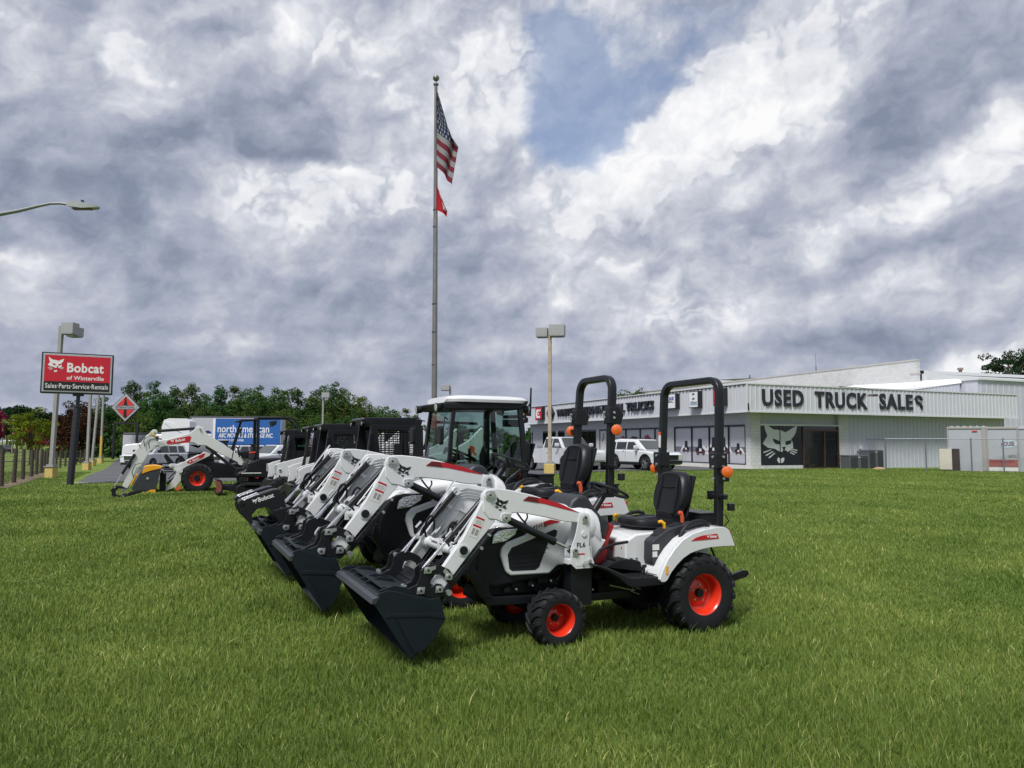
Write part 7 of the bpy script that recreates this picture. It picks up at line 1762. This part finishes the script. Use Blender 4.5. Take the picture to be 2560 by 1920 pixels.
TREES = [  # px of crown centre in the photo, depth, height, kind
 (262, 104, 9.6, 0), (293, 112, 9.2, 3), (331, 104, 11.4, 1), (345, 116, 10.6, 0), (368, 110, 10.4, 4), (390, 102, 12.0, 0), (412, 112, 10.4, 3), (436, 104, 10.6, 1), (458, 110, 10.2, 4), (480, 102, 10.9, 1), (505, 108, 10.6, 0), (530, 114, 10.8, 3), (548, 103, 10.6, 1), (580, 106, 11.0, 4), (606, 112, 11.2, 0), (633, 102, 11.4, 3), (660, 108, 11.2, 2), (690, 103, 11.2, 0), (716, 109, 10.8, 4), (740, 102, 10.3, 1),
 (768, 118, 9.6, 3), (792, 104, 11.0, 0), (822, 102, 12.0, 3), (852, 108, 11.6, 0), (880, 104, 10.4, 2), (905, 110, 9.8, 4), (932, 106, 9.2, 2), (958, 110, 8.6, 3), (985, 107, 8.0, 0), (1012, 104, 7.6, 4), (1040, 112, 7.0, 1), (1062, 116, 5.8, 0), (240, 112, 9.0, 2), (350, 96, 7.6, 2), (520, 96, 8.0, 3), (700, 95, 7.8, 2), (880, 97, 7.6, 0), (620, 95, 7.6, 4), (1100, 120, 5.2, 3), (1150, 118, 5.0, 2), (1200, 122, 5.2, 0), (1250, 120, 5.0, 3), (800, 95, 7.4, 2), (440, 96, 7.4, 0)]
rt = random.Random(5)
KN = ['dark green full tree', 'slender pointed green tree', 'yellow-green spreading tree', 'broad dark green tree', 'olive green upright tree']
for i, (px, Y, h, k) in enumerate(TREES):
    X = (px-1280)/1880*Y; s = h/11.6*.86
    o = ptree[k] if k not in used_p else copy_tree(ptree[k])
    used_p.add(k)
    o.location = at(X, Y); o.rotation_euler = (0, 0, rt.uniform(0, 6.28)); o.scale = (s*rt.uniform(.85, 1.1), s*rt.uniform(.85, 1.1), s)
    where = ('at its left end by the diamond sign' if px < 320 else 'above the white semi truck' if px < 500 else 'above the blue trailer' if px < 720 else 'above the skid loader cabs' if px < 1080 else 'seen through the glass cab')
    o['label'] = '%s in the wood, %s' % (KN[k], where)
und = crown_mesh('undergrowth', 31, 4.0, 1.6, 1.6, 60, 60, .22, DECID, 'round')
# low scrub closing the foot of the wood: one mass
rs = np.random.RandomState(9); nb = 26000
ux = rs.uniform(-62, 4, nb); uy = 99+rs.uniform(0, 22, nb)+np.abs(ux+30)*.05; hz_ = 2.6+1.6*np.sin(ux*.55)+1.0*np.sin(ux*1.7+2); uz = -.45+rs.rand(nb)**.8*hz_
c = np.stack([ux, uy, uz], 1); nr = rs.normal(size=(nb, 3)); nr[:, 1] -= .6; nr /= np.linalg.norm(nr, axis=1)[:, None]; a = np.cross(nr, rs.normal(size=(nb, 3))); a /= np.linalg.norm(a, axis=1)[:, None]; b_ = np.cross(nr, a); L_ = .32*rs.uniform(.6, 1.3, nb)[:, None]
me = np_mesh('undergrowth', np.stack([c-a*L_, c-b_*L_*.6, c+a*L_, c+b_*L_*.6], 1).reshape(-1, 3), np.arange(nb*4).reshape(-1, 4), DECID); o = bpy.data.objects.new('undergrowth', me); col.objects.link(o); o['kind'] = 'stuff'; o['label'] = 'dense low scrub at the foot of the wood'
cr, cl = crown_mesh('lime_crown', 11, 2.0, 1.75, 3.2, 60, 90, .085, LIME, 'round', .16, flatz=.5); tree_obj('young_tree', 'young yellow-green tree beyond the fence, left of the sign', at(-43.0, 67.5), cr, cl, 4.5, .10, 2.4, seed=2, s=1.0, nl=12)
cr, cl = crown_mesh('maple_crown', 12, 2.9, 2.9, 3.3, 95, 100, .12, MAPLE, 'oval', .15); tree_obj('dark_red_tree', 'dense dark red tree behind the pole of the red sign', at(-46.4, 80), cr, cl, 6, .2, 2.8, seed=4)
cr, cl = crown_mesh('myrtle_crown', 13, 1.9, 1.5, 2.9, 50, 80, .10, MYRT, 'round', .17); tree_obj('crimson_tree', 'crimson flowering tree right of the yellow-green tree', at(-55.5, 88), cr, cl, 4.4, .12, 2.0, seed=6); tree_obj('crimson_tree', 'crimson flowering tree at the left edge of the photo', at(-55.0, 78), cr, cl, 5, .12, 2.0, seed=7, s=1.3, rz=2)
cr, cl = crown_mesh('far_pine_crown', 14, 9.5, 7.5, 12.5, 90, 90, .50, PINE, 'round', .16)
FPX = [(-40, .50, 'running out of the left edge'), (-8, .52, 'at the very left edge above the station'), (22, .54, 'above the far utility poles'), (48, .50, 'directly behind the yellow-green tree'), (76, .53, 'behind the right side of the yellow-green tree'), (104, .47, 'just left of the first lamp post'), (130, .45, 'behind the first lamp post'), (158, .44, 'behind the pole of the red sign'), (188, .46, 'behind the dark red tree'), (218, .45, 'right of the dark red tree')]
for i, (px, s, w_) in enumerate(FPX):
    Y = 186+(i*37 % 18)
    tree_obj('far_pine', 'far dark pine '+w_, at((px-1280)/1880*Y, Y), cr, cl, 20, .35, 9, 'distant pines beyond the road', s=s, rz=i*1.3, seed=i)
# trees beyond the showroom
cr, cl = crown_mesh('oak_crown', 15, 4.8, 3.6, 7.0, 85, 90, .19, DECID, 'round', .15); tree_obj('broadleaf_tree', 'round green tree top rising behind the showroom roof', (14.0, 86, .5), cr, cl, 10, .25, 6, seed=8, s=.70); tree_obj('broadleaf_tree', 'lower green tree behind the showroom roof, left of the round one', (10.8, 88, .3), cr, cl, 10, .25, 6, seed=9, s=.58, rz=2.2)
cr, cl = crown_mesh('right_pine_crown', 16, 3.6, 3.0, 12.6, 46, 95, .17, PINE, 'round', .13, flatz=.6); tree_obj('pine', 'dark pine top above the roof at the right edge', (51.8, 78, .2), cr, cl, 15, .3, 11, seed=10, s=.74); tree_obj('pine', 'second dark pine cut by the right edge of the photo', (55.6, 80, .2), cr, cl, 15, .3, 11, seed=11, s=.76, rz=2)
# ------------------------------------------------------------------ grass blades
def blademat():
    m = bpy.data.materials.new('grass_blade'); m.use_nodes = True; nt = m.node_tree; nt.nodes.clear(); L = nt.links
    o = nt.nodes.new('ShaderNodeOutputMaterial'); g = nt.nodes.new('ShaderNodeNewGeometry')
    def nz(s, d):
        n = nt.nodes.new('ShaderNodeTexNoise'); n.inputs['Scale'].default_value = s; n.inputs['Detail'].default_value = d; L.new(g.outputs['Position'], n.inputs['Vector']); return n.outputs['Fac']
    r = nt.nodes.new('ShaderNodeValToRGB'); e = r.color_ramp.elements; e[0].position = .36; e[0].color = (.122, .194, .036, 1); e[1].position = .66; e[1].color = (.208, .284, .064, 1); q_ = e.new(.80); q_.color = (.30, .29, .10, 1); L.new(nz(.42, 5), r.inputs[0])
    at_ = nt.nodes.new('ShaderNodeAttribute'); at_.attribute_name = 'tint'
    r2 = nt.nodes.new('ShaderNodeValToRGB'); e = r2.color_ramp.elements; e[0].position = 0; e[0].color = (.60, .66, .60, 1); e[1].position = .80; e[1].color = (1.2, 1.15, 1.1, 1); x = e.new(.94); x.color = (1.7, 1.4, 1.5, 1); x = e.new(1.0); x.color = (3.0, 2.0, 3.6, 1); L.new(at_.outputs['Fac'], r2.inputs[0])
    mx = nt.nodes.new('ShaderNodeMixRGB'); mx.blend_type = 'MULTIPLY'; mx.inputs[0].default_value = 1; L.new(r.outputs[0], mx.inputs[1]); L.new(r2.outputs[0], mx.inputs[2])
    p = nt.nodes.new('ShaderNodeBsdfPrincipled'); p.inputs['Roughness'].default_value = .55; p.inputs['Specular IOR Level'].default_value = .3; t = nt.nodes.new('ShaderNodeBsdfTranslucent'); s = nt.nodes.new('ShaderNodeMixShader'); s.inputs[0].default_value = .32
    L.new(mx.outputs[0], p.inputs['Base Color']); L.new(mx.outputs[0], t.inputs[0]); L.new(p.outputs[0], s.inputs[1]); L.new(t.outputs[0], s.inputs[2]); L.new(s.outputs[0], o.inputs[0]); return m
def value_noise(x, y, sc_, seed):
    rs = np.random.RandomState(seed); G = rs.rand(256, 256); u = x/sc_+100; v = y/sc_+100; i = np.floor(u).astype(int); j = np.floor(v).astype(int); f = u-i; g = v-j; f = f*f*(3-2*f); g = g*g*(3-2*g); i %= 255; j %= 255
    return (G[i, j]*(1-f)+G[i+1, j]*f)*(1-g)+(G[i, j+1]*(1-f)+G[i+1, j+1]*f)*g
def gz_np(x, y):
    S = lambda a, b, v: (lambda t: t*t*(3-2*t))(np.clip((v-a)/(b-a), 0, 1))
    return .27*S(12, 38, y)*S(-2, 6, x)-.45*S(34, 62, y)*S(-3, -10, x)
rs = np.random.RandomState(77)
D0, D1, NBL = 3.1, 46.0, 740000
e_ = .1
dd = (D0**e_+rs.rand(NBL)*(D1**e_-D0**e_))**(1/e_)
xx = rs.uniform(-1, 1, NBL)*(.70*dd+1.1)
keep = np.ones(NBL, bool)
# nothing grows on the paved lot
def side(ax, ay, bx, by): return (bx-ax)*(dd-ay)-(by-ay)*(xx-ax)
inlot = (side(-17.6, 30.0, 13.9, 42.8) > 0) & (side(2.2, 76, -8, 104) > -1e9) & (side(-54, 104, -17.6, 30.0) > 0) & (xx < 14.2+(dd-43)*-.36)
keep &= ~inlot
keep &= ~((xx > 13.6) & (dd > 43.6+(xx-14)*.4))
keep &= ~((np.abs((xx+18.2)+(dd-27)*.5) < .3) & (dd > 26.6) & (rs.rand(NBL) < .7))
xx, dd = xx[keep], dd[keep]; n = len(xx)
pat = value_noise(xx, dd, 1.1, 1)*.6+value_noise(xx, dd, .35, 2)*.4
far = dd/5.0
hgt = (.038+.046*pat)*rs.uniform(.5, 1.25, n)*np.where(rs.rand(n) < .012, 1.9, 1.0)*np.clip(far**-.10, .8, 1)
wid = .0030*rs.uniform(.6, 1.3, n)*np.maximum(far, .9)**.80
ang = rs.uniform(0, 2*np.pi, n); lean = np.abs(rs.normal(0, .45, n))*hgt*(1.5-.7*pat)
la = rs.uniform(0, 2*np.pi, n)+value_noise(xx, dd, .8, 3)*3
zz = gz_np(xx, dd)-.004
cx, sx_ = np.cos(ang), np.sin(ang); lx, ly = np.cos(la)*lean, np.sin(la)*lean
P = np.zeros((n, 5, 3))
P[:, 0] = np.stack([xx-cx*wid, dd-sx_*wid, zz], 1); P[:, 1] = np.stack([xx+cx*wid, dd+sx_*wid, zz], 1)
P[:, 2] = np.stack([xx+cx*wid*.8+lx*.35, dd+sx_*wid*.8+ly*.35, zz+hgt*.6], 1); P[:, 3] = np.stack([xx-cx*wid*.8+lx*.35, dd-sx_*wid*.8+ly*.35, zz+hgt*.6], 1)
P[:, 4] = np.stack([xx+lx, dd+ly, zz+hgt], 1)
F = np.arange(n)[:, None]*5
tri = np.concatenate([F+[0, 1, 2], F+[0, 2, 3], F+[3, 2, 4]], 1).reshape(-1, 3)
me = np_mesh('grass', P.reshape(-1, 3), tri, blademat())
tint = np.clip(rs.beta(2.2, 2.6, n)+.30*(value_noise(xx, dd, .6, 5)-.5)+np.where(rs.rand(n) < .05, .4, 0), 0, 1)
at2 = me.attributes.new('tint', 'FLOAT', 'POINT'); at2.data.foreach_set('value', np.repeat(tint, 5).astype(np.float32))
o = bpy.data.objects.new('grass', me); col.objects.link(o); o['kind'] = 'stuff'; o['label'] = 'green lawn grass with paler dry tufts'
